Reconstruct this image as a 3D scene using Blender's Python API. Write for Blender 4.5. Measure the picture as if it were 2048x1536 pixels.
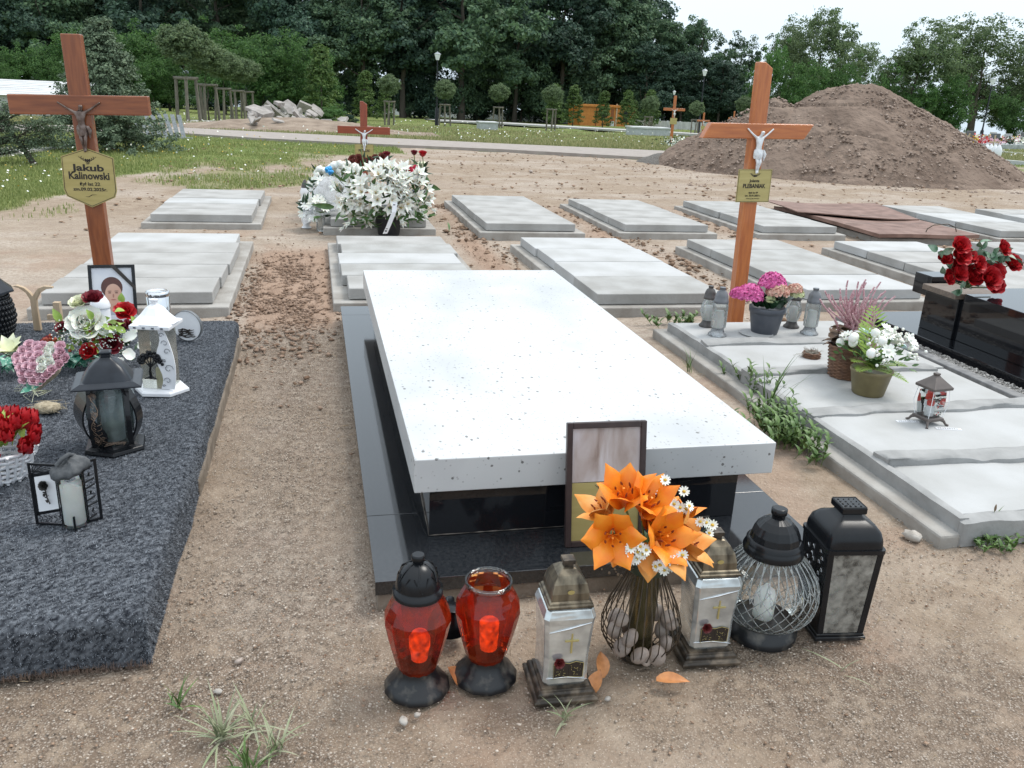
import bpy, math, random
import numpy as np
from mathutils import Matrix, Vector, Euler, Quaternion
R = math.radians
for o in list(bpy.data.objects): bpy.data.objects.remove(o)
scene = bpy.context.scene
col = scene.collection
# ------------------------------------------------------------------ camera
F, CX, CY, H = 1701.0, 1024.0, 768.0, 1.4
def _n(v): return v / np.linalg.norm(v)
_Y = _n(np.array([625 - CX, -(167 - CY), -F]))
_X = np.array([8624 - CX, -(540 - CY), -F]); _X = _n(_X - _Y * _X.dot(_Y))
_M = np.array([_X, _Y, np.cross(_X, _Y)])
cam_d = bpy.data.cameras.new('camera'); cam = bpy.data.objects.new('camera', cam_d); col.objects.link(cam)
cam_d.sensor_width = 36; cam_d.lens = F / 2048 * 36; cam_d.clip_start = .05; cam_d.clip_end = 2000
mw = Matrix([list(r) + [0] for r in _M] + [[0, 0, 0, 1]]); mw.translation = (0, 0, H); cam.matrix_world = mw
scene.camera = cam
# ------------------------------------------------------------------ sky, sun, exposure
SUN_EL, SUN_AZ = R(60), R(75)     # azimuth measured from +Y clockwise
w = bpy.data.worlds.new('World'); scene.world = w; w.use_nodes = True
nt = w.node_tree; nt.nodes.clear()
wo = nt.nodes.new('ShaderNodeOutputWorld'); bg = nt.nodes.new('ShaderNodeBackground')
sky = nt.nodes.new('ShaderNodeTexSky'); sky.sky_type = 'NISHITA'; sky.sun_disc = False
sky.sun_elevation = SUN_EL; sky.sun_rotation = SUN_AZ; sky.air_density = 1.2; sky.dust_density = 3.0; sky.ozone_density = 1.5
tc = nt.nodes.new('ShaderNodeTexCoord'); mp = nt.nodes.new('ShaderNodeMapping'); mp.inputs['Scale'].default_value = (1, 1, 3)
nz = nt.nodes.new('ShaderNodeTexNoise'); nz.inputs['Scale'].default_value = 1.6; nz.inputs['Detail'].default_value = 5
cr = nt.nodes.new('ShaderNodeMapRange'); cr.inputs[1].default_value = .3; cr.inputs[2].default_value = .7
cr.inputs[3].default_value = .72; cr.inputs[4].default_value = .95
mx = nt.nodes.new('ShaderNodeMix'); mx.data_type = 'RGBA'; mx.inputs['B'].default_value = (9.2, 10.6, 11.6, 1)
sepz = nt.nodes.new('ShaderNodeSeparateXYZ'); grd = nt.nodes.new('ShaderNodeValToRGB'); nt.links.new(tc.outputs['Generated'], sepz.inputs[0]); nt.links.new(sepz.outputs['Z'], grd.inputs[0])
ge = grd.color_ramp.elements; ge[0].position = 0; ge[0].color = (.615, .685, .745, 1); ge[1].position = .9; ge[1].color = (1, 1, 1, 1)     # overcast: brighter overhead than at the horizon
gm = nt.nodes.new('ShaderNodeMix'); gm.data_type = 'RGBA'; gm.blend_type = 'MULTIPLY'; gm.inputs['Factor'].default_value = 1; gm.inputs['B'].default_value = (11.8, 12.6, 13.2, 1); nt.links.new(grd.outputs[0], gm.inputs['A']); nt.links.new(gm.outputs['Result'], mx.inputs['B'])
nt.links.new(tc.outputs['Generated'], mp.inputs['Vector']); nt.links.new(mp.outputs['Vector'], nz.inputs['Vector'])
nt.links.new(nz.outputs['Fac'], cr.inputs[0]); nt.links.new(cr.outputs[0], mx.inputs['Factor'])
nt.links.new(sky.outputs['Color'], mx.inputs['A']); nt.links.new(mx.outputs['Result'], bg.inputs['Color'])
bg.inputs['Strength'].default_value = .085
nt.links.new(bg.outputs['Background'], wo.inputs['Surface'])
sd = bpy.data.lights.new('sun', 'SUN'); sd.energy = 1.35; sd.angle = R(20); sd.color = (1, .96, .9)
sun = bpy.data.objects.new('sun', sd); col.objects.link(sun)
sv = Vector((math.sin(SUN_AZ) * math.cos(SUN_EL), math.cos(SUN_AZ) * math.cos(SUN_EL), math.sin(SUN_EL)))
sun.rotation_euler = sv.to_track_quat('Z', 'Y').to_euler(); sun.location = (0, 0, 30)
scene.view_settings.view_transform = 'Standard'; scene.view_settings.look = 'None'
scene.view_settings.gamma = 1; scene.view_settings.exposure = .65
scene.render.engine = 'CYCLES'
try:
    scene.cycles.transparent_max_bounces = 24; scene.cycles.max_bounces = 8
except Exception: pass

# ------------------------------------------------------------------ numbers
def sm(a, b, x): t = np.clip((x - a) / (b - a), 0, 1); return t * t * (3 - 2 * t)
def T(x, y):
    return -.025 * max(0.0, y - 22) 
def ray(px, py): return _M @ np.array([px - CX, -(py - CY), -F])
def G(px, py, z=0.0):
    """where the line of sight through a spot of the photograph meets height z above the local ground"""
    d = ray(px, py); lo, hi = .3, 400.
    d = d / d[1]
    f = lambda y: H + d[2] * y - (T(0, y) + z)
    for _ in range(50):
        m = (lo + hi) / 2
        if f(m) > 0: lo = m
        else: hi = m
    y = (lo + hi) / 2
    return Vector((d[0] * y, y, T(0, y) + z))
def V(px, py, y):
    d = ray(px, py); d = d / d[1] * y; return Vector((d[0], d[1], H + d[2]))
_rng = np.random.RandomState(7); _tab = _rng.rand(256, 256)
def vn(x, y, s=0):
    x = np.asarray(x, float) + s * 17.3; y = np.asarray(y, float) + s * 9.1
    xi = np.floor(x).astype(int); yi = np.floor(y).astype(int); fx = x - xi; fy = y - yi
    fx = fx * fx * (3 - 2 * fx); fy = fy * fy * (3 - 2 * fy)
    g = lambda i, j: _tab[i & 255, j & 255]
    return (g(xi, yi) * (1 - fx) + g(xi + 1, yi) * fx) * (1 - fy) + (g(xi, yi + 1) * (1 - fx) + g(xi + 1, yi + 1) * fx) * fy
def fbm(x, y, o=4, s=0):
    r = 0; a = .5; t = 0
    for i in range(o): r = r + a * vn(x * 2 ** i, y * 2 ** i, s + i); t += a; a *= .5
    return r / t

# ------------------------------------------------------------------ mesh builder
class MB:
    def __init__(s): s.v = []; s.f = []; s.m = []; s.s = []; s.M = Matrix()
    def add(s, vs, fs, mi=0, sm=False):
        b = len(s.v); M = s.M
        s.v += [tuple(M @ Vector(p)) for p in vs]
        for f in fs: s.f.append([b + i for i in f]); s.m.append(mi); s.s.append(sm)
        return s
    def box(s, x0, x1, y0, y1, z0, z1, mi=0, taper=0):
        t = taper
        v = [(x0, y0, z0), (x1, y0, z0), (x1, y1, z0), (x0, y1, z0), (x0 + t, y0 + t, z1), (x1 - t, y0 + t, z1), (x1 - t, y1 - t, z1), (x0 + t, y1 - t, z1)]
        return s.add(v, [(0, 3, 2, 1), (4, 5, 6, 7), (0, 1, 5, 4), (1, 2, 6, 5), (2, 3, 7, 6), (3, 0, 4, 7)], mi)
    def loft(s, rings, mi=0, sm=True, cap0=True, cap1=True, closed=False):
        n = len(rings[0]); v = [p for r in rings for p in r]; f = []
        L = len(rings)
        for i in range(L if closed else L - 1):
            for j in range(n):
                f.append((i * n + j, i * n + (j + 1) % n, ((i + 1) % L) * n + (j + 1) % n, ((i + 1) % L) * n + j))
        s.add(v, f, mi, sm)
        if not closed:
            if cap0: s.add(rings[0], [tuple(range(n))[::-1]], mi)
            if cap1: s.add(rings[-1], [tuple(range(n))], mi)
        return s
    def lathe(s, prof, seg=24, mi=0, sm=True, cap0=True, cap1=True, c=(0, 0, 0), rot=0, sx=1, sy=1):
        rg = [[(c[0] + sx * r * math.cos(rot + 2 * math.pi * j / seg), c[1] + sy * r * math.sin(rot + 2 * math.pi * j / seg), c[2] + z) for j in range(seg)] for r, z in prof]
        return s.loft(rg, mi, sm, cap0, cap1)
    def square(s, prof, mi=0, c=(0, 0, 0), sx=1, sy=1, sm=False, cap0=True, cap1=True):
        """stack of square sections, prof = (half width, z)"""
        return s.lathe([(r * 2 ** .5, z) for r, z in prof], 4, mi, sm, cap0, cap1, c, math.pi / 4, sx, sy)
    def tube(s, pts, r=.01, seg=6, mi=0, sm=True, closed=False):
        P = [Vector(p) for p in pts]; n = len(P); rs = r if isinstance(r, (list, tuple)) else [r] * n
        rings = []; up = Vector((.13, .21, .97)).normalized()
        for i in range(n):
            a = P[(i - 1) % n] if (closed or i > 0) else P[i]; b = P[(i + 1) % n] if (closed or i < n - 1) else P[i]
            t = (b - a).normalized() if (b - a).length > 1e-9 else Vector((0, 0, 1))
            if abs(t.dot(up)) > .95: up = Vector((.9, .3, .1)).normalized()
            u = (up - t * up.dot(t)).normalized(); w_ = t.cross(u); up = u if not closed else up
            rings.append([tuple(P[i] + (u * math.cos(2 * math.pi * j / seg) + w_ * math.sin(2 * math.pi * j / seg)) * rs[i]) for j in range(seg)])
        return s.loft(rings, mi, sm, closed=closed)
    def ball(s, c, r, seg=12, rings=8, mi=0, jit=0, rnd=None):
        r = r if isinstance(r, (list, tuple)) else (r, r, r)
        rg = []
        for i in range(rings + 1):
            a = math.pi * i / rings; a = min(max(a, .02), math.pi - .02)
            rg.append([])
            for j in range(seg):
                b = 2 * math.pi * j / seg; k = 1 + (rnd.uniform(-jit, jit) if jit else 0)
                rg[-1].append((c[0] + k * r[0] * math.sin(a) * math.cos(b), c[1] + k * r[1] * math.sin(a) * math.sin(b), c[2] - k * r[2] * math.cos(a)))
        return s.loft(rg, mi, True)
    def prism(s, poly, t, mi=0, axis='y', o=0):
        """outline in the XZ plane, thickness t along y (or XY plane, along z)"""
        n = len(poly)
        if axis == 'y': a = [(p[0], o, p[1]) for p in poly]; b = [(p[0], o + t, p[1]) for p in poly]
        else: a = [(p[0], p[1], o) for p in poly]; b = [(p[0], p[1], o + t) for p in poly]
        f = [tuple(range(n)), tuple(range(2 * n - 1, n - 1, -1))] + [(i, n + i, n + (i + 1) % n, (i + 1) % n) for i in range(n)]
        return s.add(a + b, f, mi)
    def petal(s, base, axis, az, L, W, a0, a1, cup=.3, tip=1.0, nu=6, nv=4, mi=0, wav=0, ru=0.0, pw=.8):
        """a curved petal or leaf: leaves the axis at angle a0, bends to a1 along its length"""
        A = Vector(axis).normalized(); h = Vector((1, 0, 0)) if abs(A.x) < .9 else Vector((0, 1, 0))
        e1 = (h - A * h.dot(A)).normalized(); e2 = A.cross(e1); out = e1 * math.cos(az) + e2 * math.sin(az); side = A.cross(out)
        p = Vector(base) + out * ru; rows = []
        for i in range(nu + 1):
            u = i / nu; a = a0 + (a1 - a0) * u; d = A * math.cos(a) + out * math.sin(a); nrm = A * math.sin(a) - out * math.cos(a)
            wd = W * .5 * max(math.sin(math.pi * min(1, u * (1 - .04 * tip) + .06) ** pw), .03)
            if tip < .5: wd = W * .5 * (min(1, u * 3 + .25)) * (1 if u < .8 else math.sqrt(max(0, 1 - ((u - .8) / .22) ** 2)) * .9 + .1)
            rows.append([tuple(p + side * (wd * v) + nrm * (cup * wd * v * v + wav * math.sin(u * 9 + v * 4) * wd)) for v in [(-1 + 2 * j / nv) for j in range(nv + 1)]])
            p = p + d * (L / nu)
        n = nv + 1; f = [(i * n + j, i * n + j + 1, (i + 1) * n + j + 1, (i + 1) * n + j) for i in range(nu) for j in range(nv)]
        return s.add([q for r_ in rows for q in r_], f, mi, True)
    def rose(s, c, r, axis=(0, 0, 1), mi=0, rnd=random, openness=1.0):
        c = Vector(c)
        for k, (n, L, W, a0, a1, ru) in enumerate([(3, .8, .8, .0, -.25, .08), (4, .95, 1.0, .15, .15, .16), (5, 1.05, 1.15, .45 * openness, .75 * openness, .2), (6, 1.1, 1.2, .8 * openness, 1.35 * openness, .22)]):
            for j in range(n):
                s.petal(c, axis, 2 * math.pi * j / n + k * .7 + rnd.uniform(-.15, .15), L * r, W * r, a0, a1, .45, 0, 4, 4, mi, .05, ru * r)
        return s
    def build(s, name, mats, parent=None, bevel=0, seg=2):
        me = bpy.data.meshes.new(name); me.from_pydata(s.v, [], s.f)
        for m_ in (mats if isinstance(mats, (list, tuple)) else [mats]): me.materials.append(m_)
        me.polygons.foreach_set('material_index', s.m); me.polygons.foreach_set('use_smooth', s.s); me.update()
        o = bpy.data.objects.new(name, me); col.objects.link(o)
        if parent: o.parent = parent
        if bevel:
            b = o.modifiers.new('bevel', 'BEVEL'); b.width = bevel; b.segments = seg; b.limit_method = 'ANGLE'; b.angle_limit = R(40)
        return o
def npmesh(name, verts, faces, mats, parent=None, attr=None, smooth=False, link=True):
    verts = np.ascontiguousarray(verts, dtype=np.float32); faces = np.ascontiguousarray(faces, dtype=np.int32)
    me = bpy.data.meshes.new(name); k = faces.shape[1]; n = len(faces)
    me.vertices.add(len(verts)); me.vertices.foreach_set('co', verts.ravel())
    me.loops.add(n * k); me.loops.foreach_set('vertex_index', faces.ravel())
    me.polygons.add(n); me.polygons.foreach_set('loop_start', np.arange(n, dtype=np.int32) * k)
    me.polygons.foreach_set('use_smooth', np.full(n, smooth))
    for m_ in (mats if isinstance(mats, (list, tuple)) else [mats]): me.materials.append(m_)
    if attr:
        for an, arr in attr.items():
            a = me.attributes.new(an, 'FLOAT', 'POINT'); a.data.foreach_set('value', np.ascontiguousarray(arr, dtype=np.float32))
    me.update(calc_edges=True); me.validate()
    if not link: return me
    o = bpy.data.objects.new(name, me); col.objects.link(o)
    if parent: o.parent = parent
    return o
def leaves(C, size, rng, up=.0, aspect=.55, norm=None, jit=.7):
    """many small leaf faces round the centres C -> verts, quads, random value per vertex"""
    n = len(C); size = np.broadcast_to(size, (n,))
    d = rng.normal(size=(n, 3)); d /= np.linalg.norm(d, axis=1)[:, None]
    if norm is not None: nn = norm + jit * rng.normal(size=(n, 3))
    else: nn = rng.normal(size=(n, 3)); nn[:, 2] += up
    nn /= np.linalg.norm(nn, axis=1)[:, None]
    d -= nn * (d * nn).sum(1)[:, None]; d /= np.linalg.norm(d, axis=1)[:, None] + 1e-9
    s_ = np.cross(nn, d); L = size[:, None]; W = L * aspect
    v = np.stack([C - d * L * .5, C + s_ * W * .5 + nn * W * .12, C + d * L * .5, C - s_ * W * .5 + nn * W * .12], 1).reshape(-1, 3)
    f = np.arange(n * 4).reshape(n, 4)
    return v, f, np.repeat(rng.rand(n), 4)

# ------------------------------------------------------------------ bookkeeping
def tag(o, label=None, cat=None, group=None, kind=None):
    if label: o['label'] = label
    if cat: o['category'] = cat
    if group: o['group'] = group
    if kind: o['kind'] = kind
    return o
def thing(name, label, cat, loc=(0, 0, 0), rz=0, group=None, rx=0, ry=0, s=1):
    o = bpy.data.objects.new(name, None); o.empty_display_size = .1; col.objects.link(o)
    o.location = loc; o.rotation_euler = (rx, ry, rz); o.scale = (s, s, s)
    return tag(o, label, cat, group)
def dup(root, loc, rz=0, label=None, s=None, rx=None, ry=None):
    def cp(o, par):
        c = o.copy(); col.objects.link(c)
        if par: c.parent = par
        for ch in [q for q in bpy.data.objects if q.parent == o and q is not c]: cp(ch, c)
        return c
    r = cp(root, None); r.location = loc
    e = list(root.rotation_euler); e[2] = rz
    if rx is not None: e[0] = rx
    if ry is not None: e[1] = ry
    r.rotation_euler = e
    if s is not None: r.scale = (s, s, s) if not isinstance(s, tuple) else s
    if label: r['label'] = label
    return r
def text(name, body, size, mt, parent, loc, rot=(R(90), 0, 0), ext=.0006, bold=0, sx=1, shear=0, space=1):
    c = bpy.data.curves.new(name, 'FONT'); c.body = body; c.size = size; c.align_x = 'CENTER'; c.align_y = 'CENTER'
    c.extrude = ext; c.offset = bold; c.shear = shear; c.space_character = space; c.resolution_u = 3
    t = bpy.data.objects.new(name, c); col.objects.link(t); bpy.context.view_layer.update()
    me = bpy.data.meshes.new_from_object(t); bpy.data.objects.remove(t)
    me.materials.clear(); me.materials.append(mt)
    o = bpy.data.objects.new(name, me); col.objects.link(o); o.parent = parent; o.location = loc; o.rotation_euler = rot; o.scale = (sx, 1, 1)
    return o

# ------------------------------------------------------------------ materials
def nodes(name):
    m = bpy.data.materials.new(name); m.use_nodes = True; t = m.node_tree; b = t.nodes['Principled BSDF']
    return m, t, b
def N(t, ty, **k):
    n = t.nodes.new(ty)
    for a, v in k.items():
        if a in n.inputs: n.inputs[a].default_value = v
        else: setattr(n, a, v)
    return n
def rgba(c): return (c[0], c[1], c[2], 1)
def mat(name, c, c2=None, rough=.6, metal=0, scale=20, detail=4, bump=0, bscale=None, lo=.35, hi=.65, stretch=(1, 1, 1), spec=.5, coat=0, trans=0, rvar=0, sss=0):
    m, t, b = nodes(name); L = t.links.new
    if c2 is None: c2 = tuple(x * .8 for x in c)
    tcn = N(t, 'ShaderNodeTexCoord'); mpn = N(t, 'ShaderNodeMapping', Scale=stretch); L(tcn.outputs['Object'], mpn.inputs['Vector'])
    nzn = N(t, 'ShaderNodeTexNoise', Scale=scale, Detail=detail); L(mpn.outputs[0], nzn.inputs['Vector'])
    r = N(t, 'ShaderNodeMapRange'); r.inputs[1].default_value = lo; r.inputs[2].default_value = hi; L(nzn.outputs['Fac'], r.inputs[0])
    mxn = N(t, 'ShaderNodeMix', data_type='RGBA', A=rgba(c), B=rgba(c2)); L(r.outputs[0], mxn.inputs['Factor']); L(mxn.outputs['Result'], b.inputs['Base Color'])
    b.inputs['Roughness'].default_value = rough; b.inputs['Metallic'].default_value = metal; b.inputs['Specular IOR Level'].default_value = spec
    b.inputs['Coat Weight'].default_value = coat; b.inputs['Transmission Weight'].default_value = trans
    if sss: b.inputs['Subsurface Weight'].default_value = sss; b.inputs['Subsurface Scale'].default_value = .01
    if rvar:
        r2 = N(t, 'ShaderNodeMapRange'); r2.inputs[3].default_value = max(0, rough - rvar); r2.inputs[4].default_value = rough + rvar; L(nzn.outputs['Fac'], r2.inputs[0]); L(r2.outputs[0], b.inputs['Roughness'])
    if bump:
        n2 = N(t, 'ShaderNodeTexNoise', Scale=bscale or scale * 4, Detail=5.0); L(mpn.outputs[0], n2.inputs['Vector'])
        bp = N(t, 'ShaderNodeBump', Strength=1.0, Distance=bump); L(n2.outputs['Fac'], bp.inputs['Height']); L(bp.outputs[0], b.inputs['Normal'])
    return m
def glassy(name, tint=(.93, .95, .95), rough=.03, ior=1.45, dust=(.6, .57, .5), dusty=.0, dscale=60):
    """thin glass: tinted clear pane with fresnel gloss and an uneven film of dust"""
    m, t, b = nodes(name); L = t.links.new; out = t.nodes['Material Output']; t.nodes.remove(b)
    tr = N(t, 'ShaderNodeBsdfTransparent', Color=rgba(tint)); gl = N(t, 'ShaderNodeBsdfGlossy', Roughness=rough, Color=(1, 1, 1, 1))
    fr = N(t, 'ShaderNodeFresnel', IOR=ior); m1 = N(t, 'ShaderNodeMixShader'); L(fr.outputs[0], m1.inputs[0]); L(tr.outputs[0], m1.inputs[1]); L(gl.outputs[0], m1.inputs[2])
    if dusty:
        df = N(t, 'ShaderNodeBsdfDiffuse', Color=rgba(dust)); tcn = N(t, 'ShaderNodeTexCoord'); nn = N(t, 'ShaderNodeTexNoise', Scale=dscale, Detail=6.0)
        L(tcn.outputs['Object'], nn.inputs['Vector']); mr = N(t, 'ShaderNodeMapRange'); mr.inputs[1].default_value = .3; mr.inputs[2].default_value = .75
        mr.inputs[3].default_value = dusty * .3; mr.inputs[4].default_value = min(1, dusty * 1.7); L(nn.outputs['Fac'], mr.inputs[0])
        m2 = N(t, 'ShaderNodeMixShader'); L(mr.outputs[0], m2.inputs[0]); L(m1.outputs[0], m2.inputs[1]); L(df.outputs[0], m2.inputs[2]); m1 = m2
    L(m1.outputs[0], out.inputs['Surface']); return m
def foliage(name, c1, c2, c3=None, rough=.65, trans=.25, attr='v', hue=.0, spec=.3):
    m, t, b = nodes(name); L = t.links.new
    a = N(t, 'ShaderNodeAttribute', attribute_name=attr); oi = N(t, 'ShaderNodeObjectInfo')
    mxn = N(t, 'ShaderNodeMix', data_type='RGBA', A=rgba(c1), B=rgba(c2)); L(a.outputs['Fac'], mxn.inputs['Factor'])
    hs = N(t, 'ShaderNodeHueSaturation'); mr = N(t, 'ShaderNodeMapRange'); mr.inputs[3].default_value = .82; mr.inputs[4].default_value = 1.2
    L(oi.outputs['Random'], mr.inputs[0]); L(mr.outputs[0], hs.inputs['Value']); L(mxn.outputs['Result'], hs.inputs['Color'])
    L(hs.outputs['Color'], b.inputs['Base Color']); b.inputs['Roughness'].default_value = rough; b.inputs['Specular IOR Level'].default_value = spec
    if trans:
        out = t.nodes['Material Output']; tl = N(t, 'ShaderNodeBsdfTranslucent'); L(hs.outputs['Color'], tl.inputs['Color'])
        ms = N(t, 'ShaderNodeMixShader', Fac=trans); ms.inputs[0].default_value = trans; L(b.outputs[0], ms.inputs[1]); L(tl.outputs[0], ms.inputs[2]); L(ms.outputs[0], out.inputs['Surface'])
    return m
K = {}
K['concrete'] = mat('concrete', (.405, .40, .388), (.30, .293, .278), .85, scale=3.3, bump=.003, bscale=60, detail=12, lo=.38, hi=.66)
K['concrete2'] = mat('concrete_darker', (.385, .385, .375), (.30, .295, .28), .85, scale=4.1, bump=.003, bscale=50, detail=12, lo=.36, hi=.62)
K['concrete3'] = mat('concrete_paler', (.47, .475, .475), (.37, .37, .36), .85, scale=2.7, bump=.003, bscale=70, detail=12, lo=.40, hi=.72)
K['concrete_b'] = mat('concrete_frame', (.39, .375, .35), (.28, .26, .235), .9, scale=6, bump=.004, bscale=50, detail=8)
K['mortar'] = mat('mortar', (.36, .36, .355), (.27, .27, .265), .9, scale=9, bump=.006, bscale=25, detail=8)
K['footing'] = mat('footing_concrete', (.24, .20, .16), (.15, .12, .09), .9, scale=12, bump=.004, bscale=70)
K['dark_plastic'] = mat('dark_plastic', (.007, .008, .010), (.011, .012, .014), .24, scale=14, rvar=.08, spec=.32)
K['dusty_plastic'] = mat('dusty_black_plastic', (.009, .010, .012), (.16, .145, .12), .38, scale=26, detail=9, lo=.52, hi=.85)
K['bronze'] = mat('brushed_bronze', (.05, .04, .028), (.24, .20, .14), .32, .6, scale=14, detail=6, stretch=(3, 3, .4), rvar=.12)
K['bronze_dark'] = mat('dirty_bronze', (.03, .024, .018), (.18, .14, .10), .5, .2, scale=30, detail=8, lo=.45, hi=.7)
K['chrome'] = mat('chrome', (.75, .76, .78), (.6, .62, .64), .08, 1, scale=10)
K['white_plastic'] = mat('white_plastic', (.82, .83, .85), (.74, .75, .78), .3, scale=10, rvar=.08)
K['wax'] = mat('wax', (.86, .85, .82), (.78, .77, .74), .45, scale=20, sss=.2)
K['gold_plate'] = mat('gold_plate', (.50, .41, .17), (.42, .34, .13), .35, .35, scale=4, rvar=.1, stretch=(1, 1, 8))
K['ink'] = mat('black_ink', (.015, .012, .01), (.03, .02, .015), .5)
K['dark_edge'] = mat('dark_edge', (.04, .03, .02), (.06, .05, .03), .5)
K['wire'] = mat('rusty_wire', (.045, .04, .035), (.11, .08, .05), .45, .5, scale=60)
K['pebble'] = mat('rounded_stone', (.42, .35, .30), (.27, .22, .19), .5, scale=14, detail=6, bump=.001)
K['petal_orange'] = mat('orange_petal', (.84, .285, .016), (.80, .20, .008), .45, scale=25, stretch=(1, 1, 1), sss=.15)
K['petal_pale'] = mat('faded_orange_petal', (.76, .36, .09), (.74, .26, .03), .5, scale=30)
K['anther'] = mat('brown_anther', (.16, .02, .006), (.22, .04, .01), .7)
K['leaf'] = mat('green_leaf', (.09, .17, .05), (.05, .11, .03), .5, scale=30)
K['leaf_dark'] = mat('dark_leaf', (.025, .07, .03), (.015, .045, .02), .4, scale=30)
K['leaf_lime'] = mat('lime_leaf', (.32, .45, .09), (.22, .34, .06), .5, scale=30)
K['leaf_mint'] = mat('mint_leaf', (.05, .22, .15), (.45, .6, .5), .45, scale=60, lo=.5, hi=.6)
K['white_petal'] = mat('white_petal', (.84, .84, .80), (.74, .75, .66), .5, scale=25, sss=.1)
K['cream_petal'] = mat('cream_petal', (.80, .80, .62), (.68, .70, .45), .5, scale=25)
K['red_petal'] = mat('red_petal', (.55, .015, .02), (.36, .008, .015), .5, scale=30)
K['wine_petal'] = mat('wine_petal', (.22, .012, .025), (.12, .008, .015), .55, scale=30)
K['pink_petal'] = mat('pale_pink_petal', (.75, .50, .56), (.62, .38, .45), .55, scale=40)
K['yellow'] = mat('yellow_centre', (.62, .42, .05), (.5, .3, .03), .6)
K['stem'] = mat('stem', (.16, .22, .07), (.10, .15, .05), .6)
K['dry'] = mat('dry_plant', (.24, .17, .11), (.16, .11, .07), .8, scale=40)
def wood(name, c1, c2, vertical):
    m = mat(name, c1, c2, .42, scale=9, detail=8, stretch=(6, 6, .7) if vertical else (.7, 6, 6), bump=.0006, bscale=30, coat=.25, lo=.3, hi=.7); return m
K['wood_v'] = wood('varnished_wood_upright', (.28, .085, .026), (.17, .045, .014), True)
K['wood_h'] = wood('varnished_wood_bar', (.28, .085, .026), (.17, .045, .014), False)
K['wood2_v'] = wood('orange_wood_upright', (.52, .17, .045), (.37, .105, .03), True)
K['wood2_h'] = wood('orange_wood_bar', (.52, .17, .045), (.37, .105, .03), False)
K['wood3_v'] = wood('red_wood_upright', (.30, .055, .018), (.2, .04, .014), True)
K['wood3_h'] = wood('red_wood_bar', (.30, .055, .018), (.2, .04, .014), False)
K['bare_wood'] = mat('bare_wood', (.52, .40, .28), (.42, .31, .2), .7, scale=10, stretch=(5, 5, .6), detail=6)
K['post'] = mat('weathered_stake', (.20, .18, .14), (.11, .10, .08), .9, scale=10, stretch=(4, 4, .5), detail=6)
K['bark'] = mat('bark', (.10, .085, .065), (.05, .042, .034), .95, scale=8, bump=.01, bscale=20, stretch=(3, 3, .6))
K['glass'] = glassy('clear_glass', (.93, .95, .94), .02, 1.5)
K['glass_dusty'] = glassy('dusty_glass', (.85, .86, .84), .08, 1.5, (.42, .39, .34), .42, 40)
K['glass_red'] = glassy('red_glass', (.60, .055, .010), .05, 1.5, (.42, .05, .015), .22, 30)
# ------------------------------------------------------------------ ground
def interp(x, pts):
    P = [G(*p) for p in pts]; xs = [p.x for p in P]; ys = [p.y for p in P]; o = np.argsort(xs)
    return np.interp(x, np.array(xs)[o], np.array(ys)[o])
grass_edge = [(-300, 480), (0, 414), (130, 388), (240, 352), (330, 338), (520, 322), (640, 318), (760, 306), (1000, 307), (1340, 318)]
road_near = [(-200, 262), (330, 268), (520, 281), (760, 293), (1000, 303), (1340, 322), (1500, 330), (2048, 352)]
road_far = [(-200, 250), (330, 257), (520, 267), (760, 279), (1000, 291), (1340, 306), (1500, 315), (2048, 334)]
mound_c = (13.2, 19.6)
def mound_h(x, y):
    """the big heap of earth, as a height above the ground"""
    a = G(1335, 345).x; 
    dx = x - 12.05; dy = (y - 18.2)
    r1 = np.sqrt((dx / np.where(dx > 0, 4.3, 3.9)) ** 2 + (dy / 3.4) ** 2)
    h1 = 2.12 * np.clip(1 - r1, 0, 1) ** .86
    h1 = np.where(r1 < .14, 2.12 * (1 - .14) ** .86 + (.14 - r1) * .8, h1)
    dx2 = x - 10.3; r2 = np.sqrt((dx2 / 2.6) ** 2 + ((y - 18.6) / 2.6) ** 2); h2 = 1.62 * np.clip(1 - r2, 0, 1) ** .8
    h = np.maximum(h1, h2)
    return h
def masks(x, y):
    n1 = fbm(x * .9, y * .5, 4, 3); n2 = fbm(x * 3.1, y * 2.2, 3, 8)
    ge = interp(x, grass_edge); rn = interp(x, road_near)
    g = sm(-.05, .05, (y - ge) / np.maximum(y, 3) * .9 + (n1 - .5) * .22 + (n2 - .5) * .10)
    patch = sm(.50, .62, n1 + (n2 - .5) * .3) * sm(8.5, 11, y) * (x < 2.2) * .55 * (y > ge - 4.5)
    g = np.maximum(g, patch * sm(0, 2.2, x + 3.4 + 0 * y) * (1 - sm(1.2, 2.2, x)))
    right = sm(9.5, 10.5, x - (y - 22) * .30); g = np.where((y < rn) & (x > 2), 0, g)
    return g
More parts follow.
